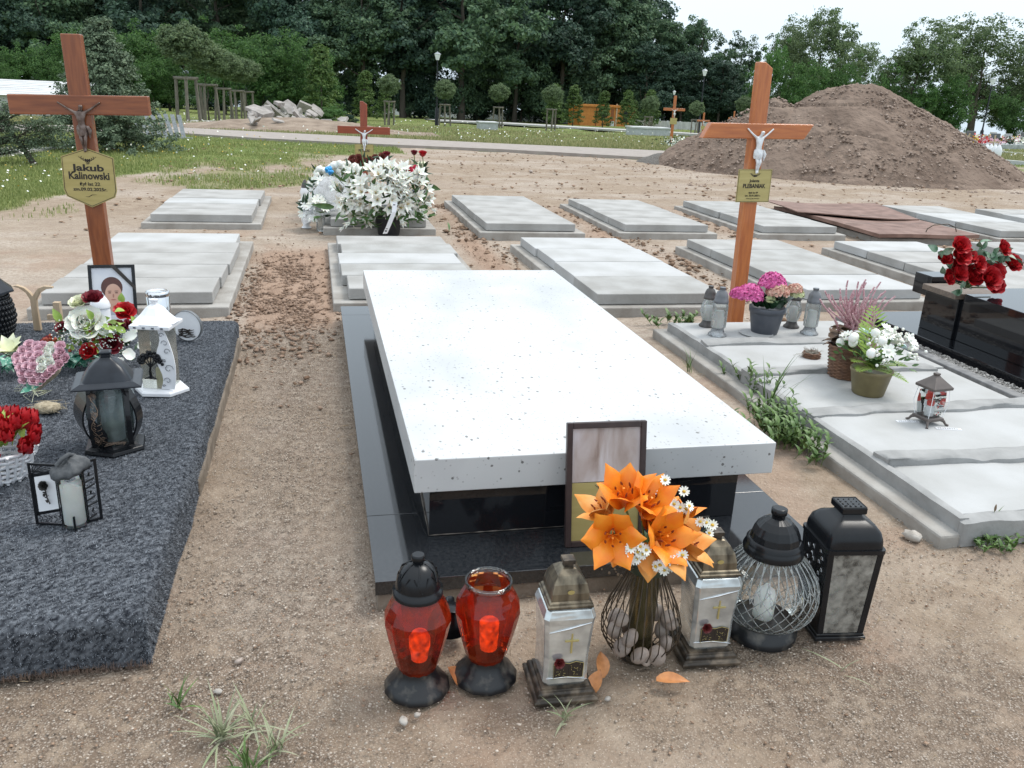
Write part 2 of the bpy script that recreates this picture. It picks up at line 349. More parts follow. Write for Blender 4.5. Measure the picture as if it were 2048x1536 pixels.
def make_ground():
    # rows closer together near the viewer, across the whole cemetery and out to the wood
    ys = np.concatenate([np.linspace(-12, .7, 14), .75 * (400 / .75) ** np.linspace(0, 1, 640)])
    nx = 520; t = np.linspace(-1, 1, nx); t = np.sign(t) * np.abs(t) ** 1.25
    X = np.zeros((len(ys), nx)); Yg = np.zeros_like(X)
    for i, y in enumerate(ys):
        wd = 4 + 1.3 * max(y, 0); cx_ = .22 * max(y, 0); X[i] = cx_ + t * wd; Yg[i] = y
    x = X.ravel(); y = Yg.ravel()
    z = -.025 * np.maximum(0, y - 22)
    near = 1 - sm(4, 30, y)
    z = z + near * (.016 * (fbm(x * 2.2, y * 2.2, 4, 1) - .5) + .012 * (fbm(x * 11, y * 11, 4, 5) - .5) + .010 * (fbm(x * 5, y * 4, 2, 6) - .5)) - .008
    # turned clods: strip between the two graves of the second row, edges of the frames, open soil behind
    c1 = sm(.0, .12, x + .50) * (1 - sm(.0, .12, x - .05)) * sm(4.9, 5.3, y) * (1 - sm(7.4, 8.2, y))
    cl = fbm(x * 26, y * 22, 3, 11); z += c1 * sm(.3, .6, fbm(x * 2.5, y * 2, 3, 77)) * (.035 * np.clip(cl - .42, 0, 1) * 2.2 + .02 * (fbm(x * 6, y * 6, 3, 2) - .4))
    for xe in (1.5, 3.0, 4.65, 6.35, 7.55):
        band = np.exp(-((x - xe) / .13) ** 2) * sm(5.2, 5.6, y) * (1 - sm(10.6, 11.4, y)); z += band * .05 * np.clip(fbm(x * 18, y * 15, 3, 21) - .38, 0, 1) * 2
        c1 = np.maximum(c1, band * .5)
    far = sm(8.0, 11, y) * (1 - sm(19, 26, y)) * (x > -3)
    z += far * (.09 * (fbm(x * .9, y * 1.1, 5, 31) - .5) + .05 * np.clip(fbm(x * 5, y * 5, 3, 33) - .55, 0, 1))
    z += sm(26, 34, y) * .25 * (fbm(x * .25, y * .2, 3, 41) - .5)
    # worn hollow in front
    g = masks(x, y)
    ty = sm(2.6, 3.2, y)
    grav = np.exp(-((x + .17 - .02 * y) / .33) ** 2) * (1 - sm(4.9, 5.6, y)) * (.45 + .7 * fbm(x * 2.5, y * 1.7, 3, 51)) 
    grav = np.maximum(grav, sm(.42, .6, fbm(x * 2.0 + 3, y * 2.6, 3, 52)) * (1 - sm(1.9, 2.3, y)) * .9)
    brown = (1 - sm(1.5, 2.3, y + .35 * (fbm(x * 2, y * 2, 3, 61) - .5))) * .75 + np.exp(-((x + .36) / .10) ** 2) * (1 - sm(4, 5.2, y)) * .7
    brown = np.maximum(brown, .65 * sm(1.5, 1.7, x) * (1 - sm(2.3, 3.6, y))) + .6 * sm(.47, .62, fbm(x * 1.6, y * 2.1, 5, 62)) * (y < 25)
    brown = np.maximum(brown, .95 * sm(.40, .60, fbm(x * .8, y * 1.9, 5, 64)) * sm(8, 10, y) * (1 - sm(20, 24, y)))
    brown = np.maximum(brown, sm(-.25, -.5, x) * (1 - sm(1.85, 2.0, y)) * sm(.9, 1.5, y))
    red = np.clip(c1 * 1.1 + .5 * sm(.52, .66, fbm(x * 1.7, y * 1.5, 4, 71)) * (y < 9) + .8 * np.exp(-((x - 1.42) / .12) ** 2) * (y < 8.4) * (y > 1.6), 0, 1)
    nxv = nx; i = np.arange(len(ys) - 1)[:, None] * nxv + np.arange(nxv - 1)[None]; f = np.stack([i, i + 1, i + nxv + 1, i + nxv], -1).reshape(-1, 4)
    m, t_, b = nodes('ground_soil'); L = t_.links.new
    tcn = N(t_, 'ShaderNodeTexCoord')
    def at(n): return N(t_, 'ShaderNodeAttribute', attribute_name=n).outputs['Fac']
    def mix(fac, A, B):
        q = N(t_, 'ShaderNodeMix', data_type='RGBA')
        for sck, v in (('A', A), ('B', B)):
            if isinstance(v, tuple): q.inputs[sck].default_value = rgba(v)
            else: L(v, q.inputs[sck])
        if isinstance(fac, float): q.inputs['Factor'].default_value = fac
        else: L(fac, q.inputs['Factor'])
        return q.outputs['Result']
    def noise(sc, lo, hi, det=5.0, o0=0., o1=1.):
        q = N(t_, 'ShaderNodeTexNoise', Scale=sc, Detail=det); L(tcn.outputs['Object'], q.inputs['Vector'])
        r = N(t_, 'ShaderNodeMapRange'); r.inputs[1].default_value = lo; r.inputs[2].default_value = hi; r.inputs[3].default_value = o0; r.inputs[4].default_value = o1; L(q.outputs['Fac'], r.inputs[0]); return r.outputs[0]
    def mul(a, b_, op='MULTIPLY'):
        q = N(t_, 'ShaderNodeMath', operation=op); L(a, q.inputs[0])
        if isinstance(b_, float): q.inputs[1].default_value = b_
        else: L(b_, q.inputs[1])
        return q.outputs[0]
    sand = mix(noise(3.0, .3, .7), (.455, .39, .325), (.365, .305, .25)); sand = mix(noise(40, .4, .65), sand, (.31, .25, .20))
    ms = N(t_, 'ShaderNodeMapping', Scale=(1.1, 5.5, 1)); L(tcn.outputs['Object'], ms.inputs[0]); ns = N(t_, 'ShaderNodeTexNoise', Scale=1.5, Detail=7.0); L(ms.outputs[0], ns.inputs['Vector'])
    rs = N(t_, 'ShaderNodeMapRange'); rs.inputs[1].default_value = .5; rs.inputs[2].default_value = .66; L(ns.outputs['Fac'], rs.inputs[0]); sand = mix(mul(rs.outputs[0], .8), sand, (.285, .225, .185))
    br = mix(noise(9.0, .35, .65), (.235, .175, .125), (.33, .26, .195)); c = mix(mul(at('brown'), .9), sand, br)
    rd = mix(noise(14.0, .3, .7), (.355, .25, .185), (.27, .185, .135)); c = mix(at('red'), c, rd)
    vo = N(t_, 'ShaderNodeTexVoronoi', Scale=150.0); L(tcn.outputs['Object'], vo.inputs['Vector'])
    vr = N(t_, 'ShaderNodeValToRGB'); vr.color_ramp.elements[0].color = (.20, .15, .11, 1); vr.color_ramp.elements[1].color = (.66, .60, .53, 1); vr.color_ramp.elements[1].position = .9
    e = vr.color_ramp.elements.new(.5); e.color = (.40, .33, .27, 1)
    L(vo.outputs['Color'], vr.inputs[0]); 
    gv = N(t_, 'ShaderNodeMapRange'); gv.inputs[1].default_value = .55; gv.inputs[2].default_value = .0; L(vo.outputs['Distance'], gv.inputs[0])
    peb = mix(gv.outputs[0], (.16, .12, .09), vr.outputs['Color'])
    c = mix(mul(at('gravel'), noise(25., .3, .55)), c, peb)
    spk = noise(260., .62, .70); c = mix(mul(spk, .8), c, (.66, .58, .5)); dk = noise(190., .64, .72); c = mix(mul(dk, .7), c, (.12, .085, .06))
    gr = mix(noise(6., .35, .65), (.125, .175, .045), (.20, .24, .07)); gr = mix(noise(60., .45, .65), gr, (.06, .09, .025)); gr = mix(noise(1.2, .5, .75), gr, (.27, .26, .11))
    c = mix(at('grass'), c, gr); L(c, b.inputs['Base Color']); b.inputs['Roughness'].default_value = .95; b.inputs['Specular IOR Level'].default_value = .15
    bh = N(t_, 'ShaderNodeTexNoise', Scale=55.0, Detail=8.0); L(tcn.outputs['Object'], bh.inputs['Vector'])
    b1 = N(t_, 'ShaderNodeBump', Strength=1.0, Distance=.012); L(bh.outputs['Fac'], b1.inputs['Height'])
    b2 = N(t_, 'ShaderNodeBump', Distance=.004); b2.invert = True; L(mul(at('gravel'), 1.0), b2.inputs['Strength']); L(vo.outputs['Distance'], b2.inputs['Height']); L(b1.outputs[0], b2.inputs['Normal']); L(b2.outputs[0], b.inputs['Normal'])
    K['ground'] = m
    return tag(npmesh('ground', np.stack([x, y, z], 1), f, m, attr=dict(grass=g, gravel=np.clip(grav, 0, 1), brown=np.clip(brown, 0, 1), red=red), smooth=True), kind='structure')
make_ground()

def strip(name, nearp, farp, m, dz=.03, n=80, x0=None, x1=None):
    P0 = [G(*p) for p in nearp]; P1 = [G(*p) for p in farp]
    lo = x0 if x0 is not None else P0[0].x; hi = x1 if x1 is not None else P0[-1].x
    v = []; xs = np.linspace(lo, hi, n)
    for q in (nearp, farp):
        for x in xs: y = float(interp(x, q)); v.append((x, y, T(x, y) + dz))
    f = [(i, i + 1, n + i + 1, n + i) for i in range(n - 1)]
    v = np.array(v); v2 = v.copy(); v2[:, 2] -= .12
    m_ = MB(); m_.add([tuple(p) for p in v], f); m_.add([tuple(p) for p in np.concatenate([v[:n], v2[:n]])], [(n + i, n + i + 1, i + 1, i) for i in range(n - 1)])
    m_.add([tuple(p) for p in np.concatenate([v[n:], v2[n:]])], [(i, i + 1, n + i + 1, n + i) for i in range(n - 1)])
    return tag(m_.build(name, m), kind='structure')
K['path'] = mat('paved_path', (.345, .305, .275), (.28, .245, .22), .9, scale=4, detail=8, bump=.004, bscale=30)
K['pale_path'] = mat('pale_paving', (.44, .43, .42), (.36, .35, .33), .9, scale=2, detail=8)
strip('path', road_near, road_far, K['path'], .06)
strip('far_path', [(880, 246), (1010, 252), (1350, 273), (1500, 281)], [(880, 243.5), (1010, 249), (1350, 270), (1500, 277.5)], K['pale_path'], .22)
strip('pavement', [(-120, 318), (30, 312), (200, 285), (330, 262)], [(-120, 215), (30, 220), (200, 226), (330, 240)], K['pale_path'], .05)

# heap of earth
def make_mound():
    n = 420; xs = np.linspace(6.2, 17.2, n); ys = np.linspace(14.2, 22.2, 300); X, Y_ = np.meshgrid(xs, ys); x = X.ravel(); y = Y_.ravel()
    wx = x + .5 * (fbm(x * .9, y * .9, 3, 5) - .5); wy = y + .5 * (fbm(x * .9, y * .9, 3, 6) - .5)
    h = mound_h(wx, wy); k = np.clip(h * 3, 0, 1)
    z = h + k * (.16 * (fbm(x * 1.1, y * 1.1, 4, 12) - .5) + .12 * (fbm(x * 4, y * 4, 4, 14) - .5) + .10 * np.clip(fbm(x * 9, y * 9, 2, 15) - .55, 0, 1))
    ledge = np.abs(((z * 1.1 + .5 * fbm(x * .5, y * .5, 3, 19)) % .8) - .4); z -= k * .05 * (ledge < .035)
    z = z - .06
    for i in range(260):   # small stones and lumps caught on the surface
        pass
    i = np.arange(299)[:, None] * n + np.arange(n - 1)[None]; f = np.stack([i, i + 1, i + n + 1, i + n], -1).reshape(-1, 4)
    m = mat('loose_earth', (.25, .19, .152), (.165, .122, .097), .95, scale=1.6, detail=9, bump=.07, bscale=9, spec=.1, lo=.3, hi=.7)
    K['earth'] = m
    return tag(npmesh('dirt_mound', np.stack([x, y, z], 1), f, m, smooth=True), kind='structure')
make_mound()
def rocks(name, n, fn, smin, smax, m, seed, kind='stuff', flat=.6):
    r = np.random.RandomState(seed); base = np.array([[1, 0, 0], [-1, 0, 0], [0, 1, 0], [0, -1, 0], [0, 0, 1], [0, 0, -1]], float)
    fc = np.array([[0, 2, 4], [2, 1, 4], [1, 3, 4], [3, 0, 4], [2, 0, 5], [1, 2, 5], [3, 1, 5], [0, 3, 5]])
    P = np.array([fn(r) for _ in range(n)]); s_ = smin * (smax / smin) ** (r.rand(n) ** 2.2)
    v = base[None] * (1 + .5 * (r.rand(n, 6, 1) - .5)); sc = np.stack([s_ * r.uniform(.7, 1.3, n), s_ * r.uniform(.7, 1.3, n), s_ * flat * r.uniform(.7, 1.2, n)], 1)
    v = v * sc[:, None]; a = r.rand(n) * 6.28; ca, sa = np.cos(a)[:, None], np.sin(a)[:, None]; x = v[..., 0] * ca - v[..., 1] * sa; y = v[..., 0] * sa + v[..., 1] * ca
    v = np.stack([x, y, v[..., 2]], -1) + P[:, None]
    f = (fc[None] + (np.arange(n) * 6)[:, None, None]).reshape(-1, 3)
    return tag(npmesh(name, v.reshape(-1, 3), f, m, attr=dict(v=np.repeat(r.rand(n), 6)), smooth=True), kind=kind)
K['stones'] = foliage('gravel_grains', (.22, .17, .13), (.60, .52, .44), trans=0, rough=.9)
K['clods'] = foliage('soil_clods', (.17, .11, .075), (.33, .23, .165), trans=0, rough=.95, spec=.1)
K['clods_red'] = foliage('red_soil_clods', (.20, .13, .09), (.38, .275, .21), trans=0, rough=.95, spec=.1)
K['clods_dark'] = foliage('earth_lumps', (.17, .125, .10), (.34, .27, .225), trans=0, rough=.95, spec=.1)
def f_gravel(r):
    while 1:
        x = r.normal(-.15, .24); y = r.uniform(.9, 5.2)
        if -.43 < x < .13: return (x, y, .0)
def f_front(r): return (r.uniform(-1.2, 2.6), 1.0 + r.rand() ** .7 * 1.4, .0)
rocks('gravel', 30000, f_gravel, .0011, .0048, K['stones'], 1)
rocks('scattered_gravel', 26000, f_front, .0010, .0045, K['stones'], 2)
rocks('soil_crumbs', 5000, f_front, .0015, .006, K['clods'], 12)
def f_clod(r): return (r.normal(-.24, .17), r.normal(6.0, .75), .004)
rocks('soil_clods', 4200, f_clod, .004, .024, K['clods_red'], 3, flat=.55)
def f_edge(r):
    xe = r.choice([1.48, 1.62, 3.0, 3.2, 4.63, 6.3, 7.5]); y = r.uniform(4.6, 11); return (xe + r.normal() * .09, y, .008)
rocks('soil_lumps', 3500, f_edge, .006, .04, K['clods'], 4, flat=.5)
def f_back(r): 
    y = r.uniform(8.0, 21); return (r.uniform(-2.5, 12), y, .01)
rocks('loose_soil_lumps', 4200, f_back, .006, .045, K['clods'], 5, flat=.4)
def f_m(r):
    x = r.uniform(6.5, 17); y = r.uniform(14.3, 19); return (x, y, float(mound_h(np.array([x]), np.array([y]))[0]) - .03)
rocks('earth_lumps', 16000, f_m, .006, .052, K['clods_dark'], 6, flat=.7)
def heap(name, c, rx, ry, h, m, seed, n=60):
    r = np.linspace(-1.2, 1.2, n); X, Y_ = np.meshgrid(r, r); x = X.ravel(); y = Y_.ravel(); d = np.sqrt(x * x + y * y); z = h * np.clip(1 - d, 0, 1) ** .7
    z += np.clip(z * 8, 0, 1) * h * .25 * (fbm(x * 5, y * 5, 4, seed) - .5) - .03
    i = np.arange(n - 1)[:, None] * n + np.arange(n - 1)[None]; f = np.stack([i, i + 1, i + n + 1, i + n], -1).reshape(-1, 4)
    return tag(npmesh(name, np.stack([c[0] + x * rx, c[1] + y * ry, c[2] + z], 1), f, m, smooth=True), kind='structure')
heap('gravel_heap', G(1322, 325), .62, .6, .26, mat('dark_gravel', (.17, .155, .14), (.11, .10, .09), .95, scale=30, bump=.03, bscale=40), 4)
heap('rubble_soil', G(590, 262), 4.6, 2.6, .55, mat('rubble_soil', (.30, .235, .18), (.2, .15, .11), .95, scale=2, bump=.05, bscale=8), 5)
heap('rubble_soil', G(680, 265), 2.6, 1.6, .45, bpy.data.materials['rubble_soil'], 6)

# ------------------------------------------------------------------ grass
def blades(name, P, h, wd, m, seed, lean=.5, kind='stuff'):
    r = np.random.RandomState(seed); n = len(P); a = r.rand(n) * 6.28; d = np.stack([np.cos(a), np.sin(a), 0 * a], 1); s_ = np.stack([-np.sin(a), np.cos(a), 0 * a], 1)
    h = (h * r.uniform(.5, 1.3, n))[:, None]; wd = np.broadcast_to(wd, (n,))[:, None]; ln = (r.rand(n) ** 1.3 * lean)[:, None]
    z = np.array([[0, 0, 1.]])
    v = np.stack([P - s_ * wd * .5, P + s_ * wd * .5, P + z * h * .6 + d * h * ln * .35 + s_ * wd * .35, P + z * h * .6 + d * h * ln * .35 - s_ * wd * .35, P + z * h * (1 - .3 * ln) + d * h * ln], 1)
    b = np.arange(n)[:, None] * 5
    f = np.concatenate([b + np.array([[0, 1, 2]]), b + np.array([[0, 2, 3]]), b + np.array([[3, 2, 4]])])
    o = npmesh(name, v.reshape(-1, 3), f, m, attr=dict(v=np.repeat(r.rand(n), 5)))
    return tag(o, kind=kind) if kind else o
K['grass'] = foliage('grass_blades', (.14, .185, .055), (.33, .36, .14), trans=.3)
K['grass_dry'] = foliage('dry_grass_blades', (.16, .19, .07), (.42, .38, .2), trans=.3)
def grass_pts(n, x0, x1, y0, y1, seed, thr=.5):
    r = np.random.RandomState(seed); out = []
    while sum(map(len, out)) < n:
        u = r.rand(n * 2); y = 1 / (1 / y0 + (1 / y1 - 1 / y0) * u); x = (r.uniform(-.62, .95, n * 2)) * y + r.normal(0, .3, n * 2)
        k = (x > x0) & (x < x1)
        x, y = x[k], y[k]; g = masks(x, y); rn = interp(x, road_near); rf = interp(x, road_far)
        k = (r.rand(len(x)) < g) & ((y < rn - .05) | (y > rf + .1)) & (mound_h(x, y) < .02) & ((x > interp(x, [(330, 268)]) * 0 - 99)) 
        x, y = x[k], y[k]; out.append(np.stack([x, y, -.025 * np.maximum(0, y - 22) + sm(26, 34, y) * .25 * (fbm(x * .25, y * .2, 3, 41) - .5) - .01], 1))
    return np.concatenate(out)[:n]
P = grass_pts(90000, -20, 80, 8.5, 26, 1); blades('grass', P, .045 + .03 * fbm(P[:, 0] * .8, P[:, 1] * .8, 3, 9), .006 + P[:, 1] * .0005, K['grass'], 2)
P = grass_pts(110000, -60, 90, 25, 110, 3); hh = .7 * (.07 + .22 * fbm(P[:, 0] * .2, P[:, 1] * .15, 3, 10) ** 1.5) * (1 - .6 * sm(35, 60, P[:, 1])); blades('meadow_grass', P, hh, .01 + P[:, 1] * .0007, K['grass_dry'], 4)
r_ = np.random.RandomState(5); P = np.concatenate([grass_pts(420, -20, 20, 10, 25, 6), grass_pts(900, -50, 60, 26, 80, 7)]); k = len(P)
P[:, 2] += .10 + .15 * r_.rand(k); s_ = .006 + P[:, 1] * .0009
v, f, a = leaves(P, s_ * 2.0, r_, up=2, aspect=.9); tag(npmesh('wildflowers', v, f, K['white_petal']), kind='stuff')
P = grass_pts(500, -20, 3, 10, 24, 16); P[:, 2] += .10 + .12 * r_.rand(len(P)); v, f, a = leaves(P, .01 + P[:, 1] * .0012, r_, up=2, aspect=.9); tag(npmesh('yellow_wildflowers', v, f, K['yellow']), kind='stuff')
# ------------------------------------------------------------------ concrete graves: a cast frame and loose cover slabs
rnd = random.Random(11)
def concrete_grave(x0, x1, y0, y1, label, n=5, fh=.06, inset=.085, th=.075, seed=0, shift=.012, right=None):
    r = random.Random(seed); t = thing('concrete_grave', label, 'grave', (x0, y0, 0), 0, 'unfinished concrete graves in the rows behind'); W, D = x1 - x0, y1 - y0
    fm = MB(); b = .13
    def rail(a0, a1, b0, b1): fm.box(a0, a1, b0, b1, -.05, fh)
    rail(0, W, 0, b); rail(0, W, D - b, D); rail(0, b, b + .0005, D - b - .0005); rail(W - b, W, b + .0005, D - b - .0005)
    fm.build('frame', K['concrete_b'], t, .008)
    d = (D - inset * 2 + .03) / n
    for k in range(n):
        s = MB(); dx = r.uniform(-shift, shift); dz = r.uniform(0, .004)
        s.box(inset + dx, W - inset + dx, 0, d - .011, 0, th)
        o = s.build('cover_slab', K[r.choice(('concrete', 'concrete', 'concrete2', 'concrete3'))], t, .006); o.location = (0, inset - .015 + k * d, fh + .002 + dz); o.rotation_euler = (r.uniform(-.004, .004), 0, r.uniform(-.003, .003))
    return t
concrete_grave(-1.70, -.55, 5.42, 7.82, 'wide concrete grave of five slabs directly behind the tall brown cross at the left', 5, seed=1, shift=.02)
concrete_grave(.09, 1.19, 5.50, 7.78, 'concrete grave half hidden behind the head end of the white granite slab', 5, seed=2, shift=.02)
concrete_grave(1.76, 2.86, 5.30, 7.76, 'concrete grave with a damp stain, left of the orange wooden cross post', 4, seed=3)
concrete_grave(3.40, 4.53, 5.40, 7.72, 'concrete grave directly behind the potted pink hydrangea', 4, seed=4)
concrete_grave(4.98, 6.10, 5.35, 7.70, 'concrete grave behind the black monument with the red roses', 4, seed=5)
concrete_grave(6.57, 7.68, 5.35, 7.72, 'concrete grave at the right edge behind the red roses', 4, seed=6)
concrete_grave(-1.66, -.54, 8.85, 11.15, 'farther left concrete grave near the grass, behind the five slab one', 5, fh=.055, seed=7)
concrete_grave(1.58, 2.68, 8.35, 10.85, 'concrete grave just right of the heap of white lilies', 4, seed=8, fh=.075)
concrete_grave(3.10, 4.22, 8.50, 10.85, 'second concrete grave to the right of the white lilies', 4, seed=9)
concrete_grave(4.70, 5.78, 8.50, 10.85, 'concrete grave between the orange cross and the rusty sheets', 4, seed=10)
concrete_grave(7.64, 8.74, 8.35, 10.75, 'concrete grave immediately right of the rusty sheets', 3, seed=12)
concrete_grave(9.0, 10.1, 8.30, 10.55, 'farthest right concrete grave at the edge of the picture', 4, seed=13)
concrete_grave(.06, 1.18, 8.62, 11.0, 'concrete grave buried under the white lilies and wreaths', 4, seed=14)
# rusty sheets over an open grave
K['rust'] = mat('rusty_sheet', (.24, .145, .115), (.15, .085, .065), .7, scale=6, detail=8, bump=.002, bscale=30, rvar=.1)
def sheet(name, label, pts, th, sag, m, joints=()):
    """thin board between four corners, sagging"""
    t = thing(name, label, 'sheet', (6.0, 8.0, 0)); n = 14; mb = MB(); A, B, C_, D = [Vector(p) - t.location for p in pts]; v = []
    for i in range(n + 1):
        for j in range(n + 1):
            u, w_ = i / n, j / n; p = (A * (1 - u) + B * u) * (1 - w_) + (D * (1 - u) + C_ * u) * w_; p.z += -sag * math.sin(math.pi * u) + .012 * math.sin(5 * u + 3 * w_); v.append(p)
    q = (n + 1) ** 2; f = [(i * (n + 1) + j, (i + 1) * (n + 1) + j, (i + 1) * (n + 1) + j + 1, i * (n + 1) + j + 1) for i in range(n) for j in range(n)]
    mb.add(v, f, 0, True); mb.add([p - Vector((0, 0, th)) for p in v], [g[::-1] for g in f], 0, True)
    bd = [i * (n + 1) for i in range(n + 1)] + [n * (n + 1) + j for j in range(1, n + 1)] + [i * (n + 1) + n for i in range(n - 1, -1, -1)] + [j for j in range(n - 1, 0, -1)]
    mb.add(v + [p - Vector((0, 0, th)) for p in v], [(bd[k], q + bd[k], q + bd[(k + 1) % len(bd)], bd[(k + 1) % len(bd)]) for k in range(len(bd))], 0)
    mb.build('board', m, t); return t
mb = MB(); t = thing('concrete_grave', 'grave frame covered by the rusty brown sheets', 'grave', (6.05, 8.3, 0), 0, 'unfinished concrete graves in the rows behind')
for a in ((0, 1.15, 0, .13), (0, 1.15, 2.3, 2.43), (0, .13, .131, 2.299), (1.02, 1.15, .131, 2.299)): mb.box(a[0], a[1], a[2], a[3], -.05, .06)
mb.build('frame', K['concrete_b'], t, .008)
t = sheet('rusty_cover', 'rusty brown cover with seams and a wire handle lying over the open grave', [(5.98, 8.2, .12), (7.3, 8.25, .13), (7.35, 10.3, .12), (5.98, 10.5, .12)], .04, .015, K['rust'])
mb = MB(); mb.tube([(0, 0, 0), (.02, 0, .05), (.1, 0, .09), (.3, 0, .1), (.42, 0, .06), (.45, 0, 0)], .006, 6); o = mb.build('handle', K['wire'], t); o.location = (.75, .45, .10); o.rotation_euler[2] = .1
mb = MB()
for y in (.9, 1.6): MB().add([(.02, y, .0), (1.30, y + .03, .0), (1.30, y + .045, .0), (.02, y + .015, .0)], [(0, 1, 2, 3)]).build('seam', K['dark_edge'], t).location = (0, 0, .135)
sheet('rusty_sheet', 'thin warped rusty sheet lying loose on the far end of the brown panel', [(5.8, 9.6, .17), (7.3, 9.3, .15), (7.65, 10.7, .15), (5.9, 10.9, .18)], .012, .025, K['rust'])

# ------------------------------------------------------------------ mortared concrete grave, front right
t = thing('mortared_grave', 'pale concrete grave with smeared grey mortar between its slabs, right of the white monument', 'grave', (2.03, 2.20, 0))
W, D = 1.30, 2.62
mb = MB(); mb.box(0, .14, -.03, D, -.06, .045); mb.box(W - .12, W, -.03, D, -.06, .045); mb.box(.141, W - .121, D - .14, D - .001, -.06, .045); mb.box(.141, W - .121, -.029, .1, -.06, .045)
mb.build('frame', K['concrete_b'], t, .01)
def rough_box(x0, x1, y0, y1, z0, z1, seed, amp=.006, nx=26, ny=8, edge=1):
    """slab with a hand-worked, wavy top and edges"""
    mb = MB(); r = np.random.RandomState(seed); v = []
    for i in range(nx + 1):
        for j in range(ny + 1):
            u, w_ = i / nx, j / ny; x = x0 + (x1 - x0) * u; y = y0 + (y1 - y0) * w_
            e = (amp * 2.2) * (float(fbm(x * 5 + seed, y * 5, 3, seed)) - .5)
            if j in (0, ny): y += e * 2.5 * edge
            if i in (0, nx): x += e * 1.5 * edge
            v.append((x, y, z1 + amp * (float(fbm(x * 7 + seed, y * 7, 3, 1)) - .5) * 2 - (.008 if (j in (0, ny) or i in (0, nx)) else 0)))
    m1 = ny + 1; f = [(i * m1 + j, (i + 1) * m1 + j, (i + 1) * m1 + j + 1, i * m1 + j + 1) for i in range(nx) for j in range(ny)]
    mb.add(v, f, 0, True)
    bd = [i * m1 for i in range(nx + 1)] + [nx * m1 + j for j in range(1, m1)] + [i * m1 + ny for i in range(nx - 1, -1, -1)] + [j for j in range(ny - 1, 0, -1)]
    b = len(bd); top = [v[k] for k in bd]; mb.add(top + [(p[0], p[1], z0) for p in top], [((k + 1) % b, k, b + k, b + (k + 1) % b)[::-1] for k in range(b)], 0, True)
    return mb
K['slab_pale'] = mat('pale_concrete_slab', (.46, .465, .465), (.37, .37, .36), .85, scale=3, detail=12, lo=.36, hi=.68, bump=.0015, bscale=90)
ys = [0.02, .44, .97, 1.55, 2.06, 2.56]
hs = [.100, .108, .104, .110, .104]
for k in range(5):
    rough_box(.10, W - .05, ys[k] + .005, ys[k + 1] - .005, .046, hs[k], 5 + k, .0015, edge=.2).build('cover_slab', K['slab_pale'], t)
for k in (1, 2, 3, 4):
    y = ys[k]; rough_box(.085, W - .03 - .1 * (k % 2), y - .045, y + .05, .05, .125, 20 + k, .014, 60, 6).build('mortar_joint', K['mortar'], t)
mb = MB(); v = []; n = 120
rough_box(.078, .115, -.01, 2.57, .0, .106, 31, .005, 2, 150).build('mortar_edge', K['mortar'], t)
rough_box(.078, W - .04, -.035, .03, .0, .098, 33, .008, 50, 3).build('mortar_edge', K['mortar'], t)

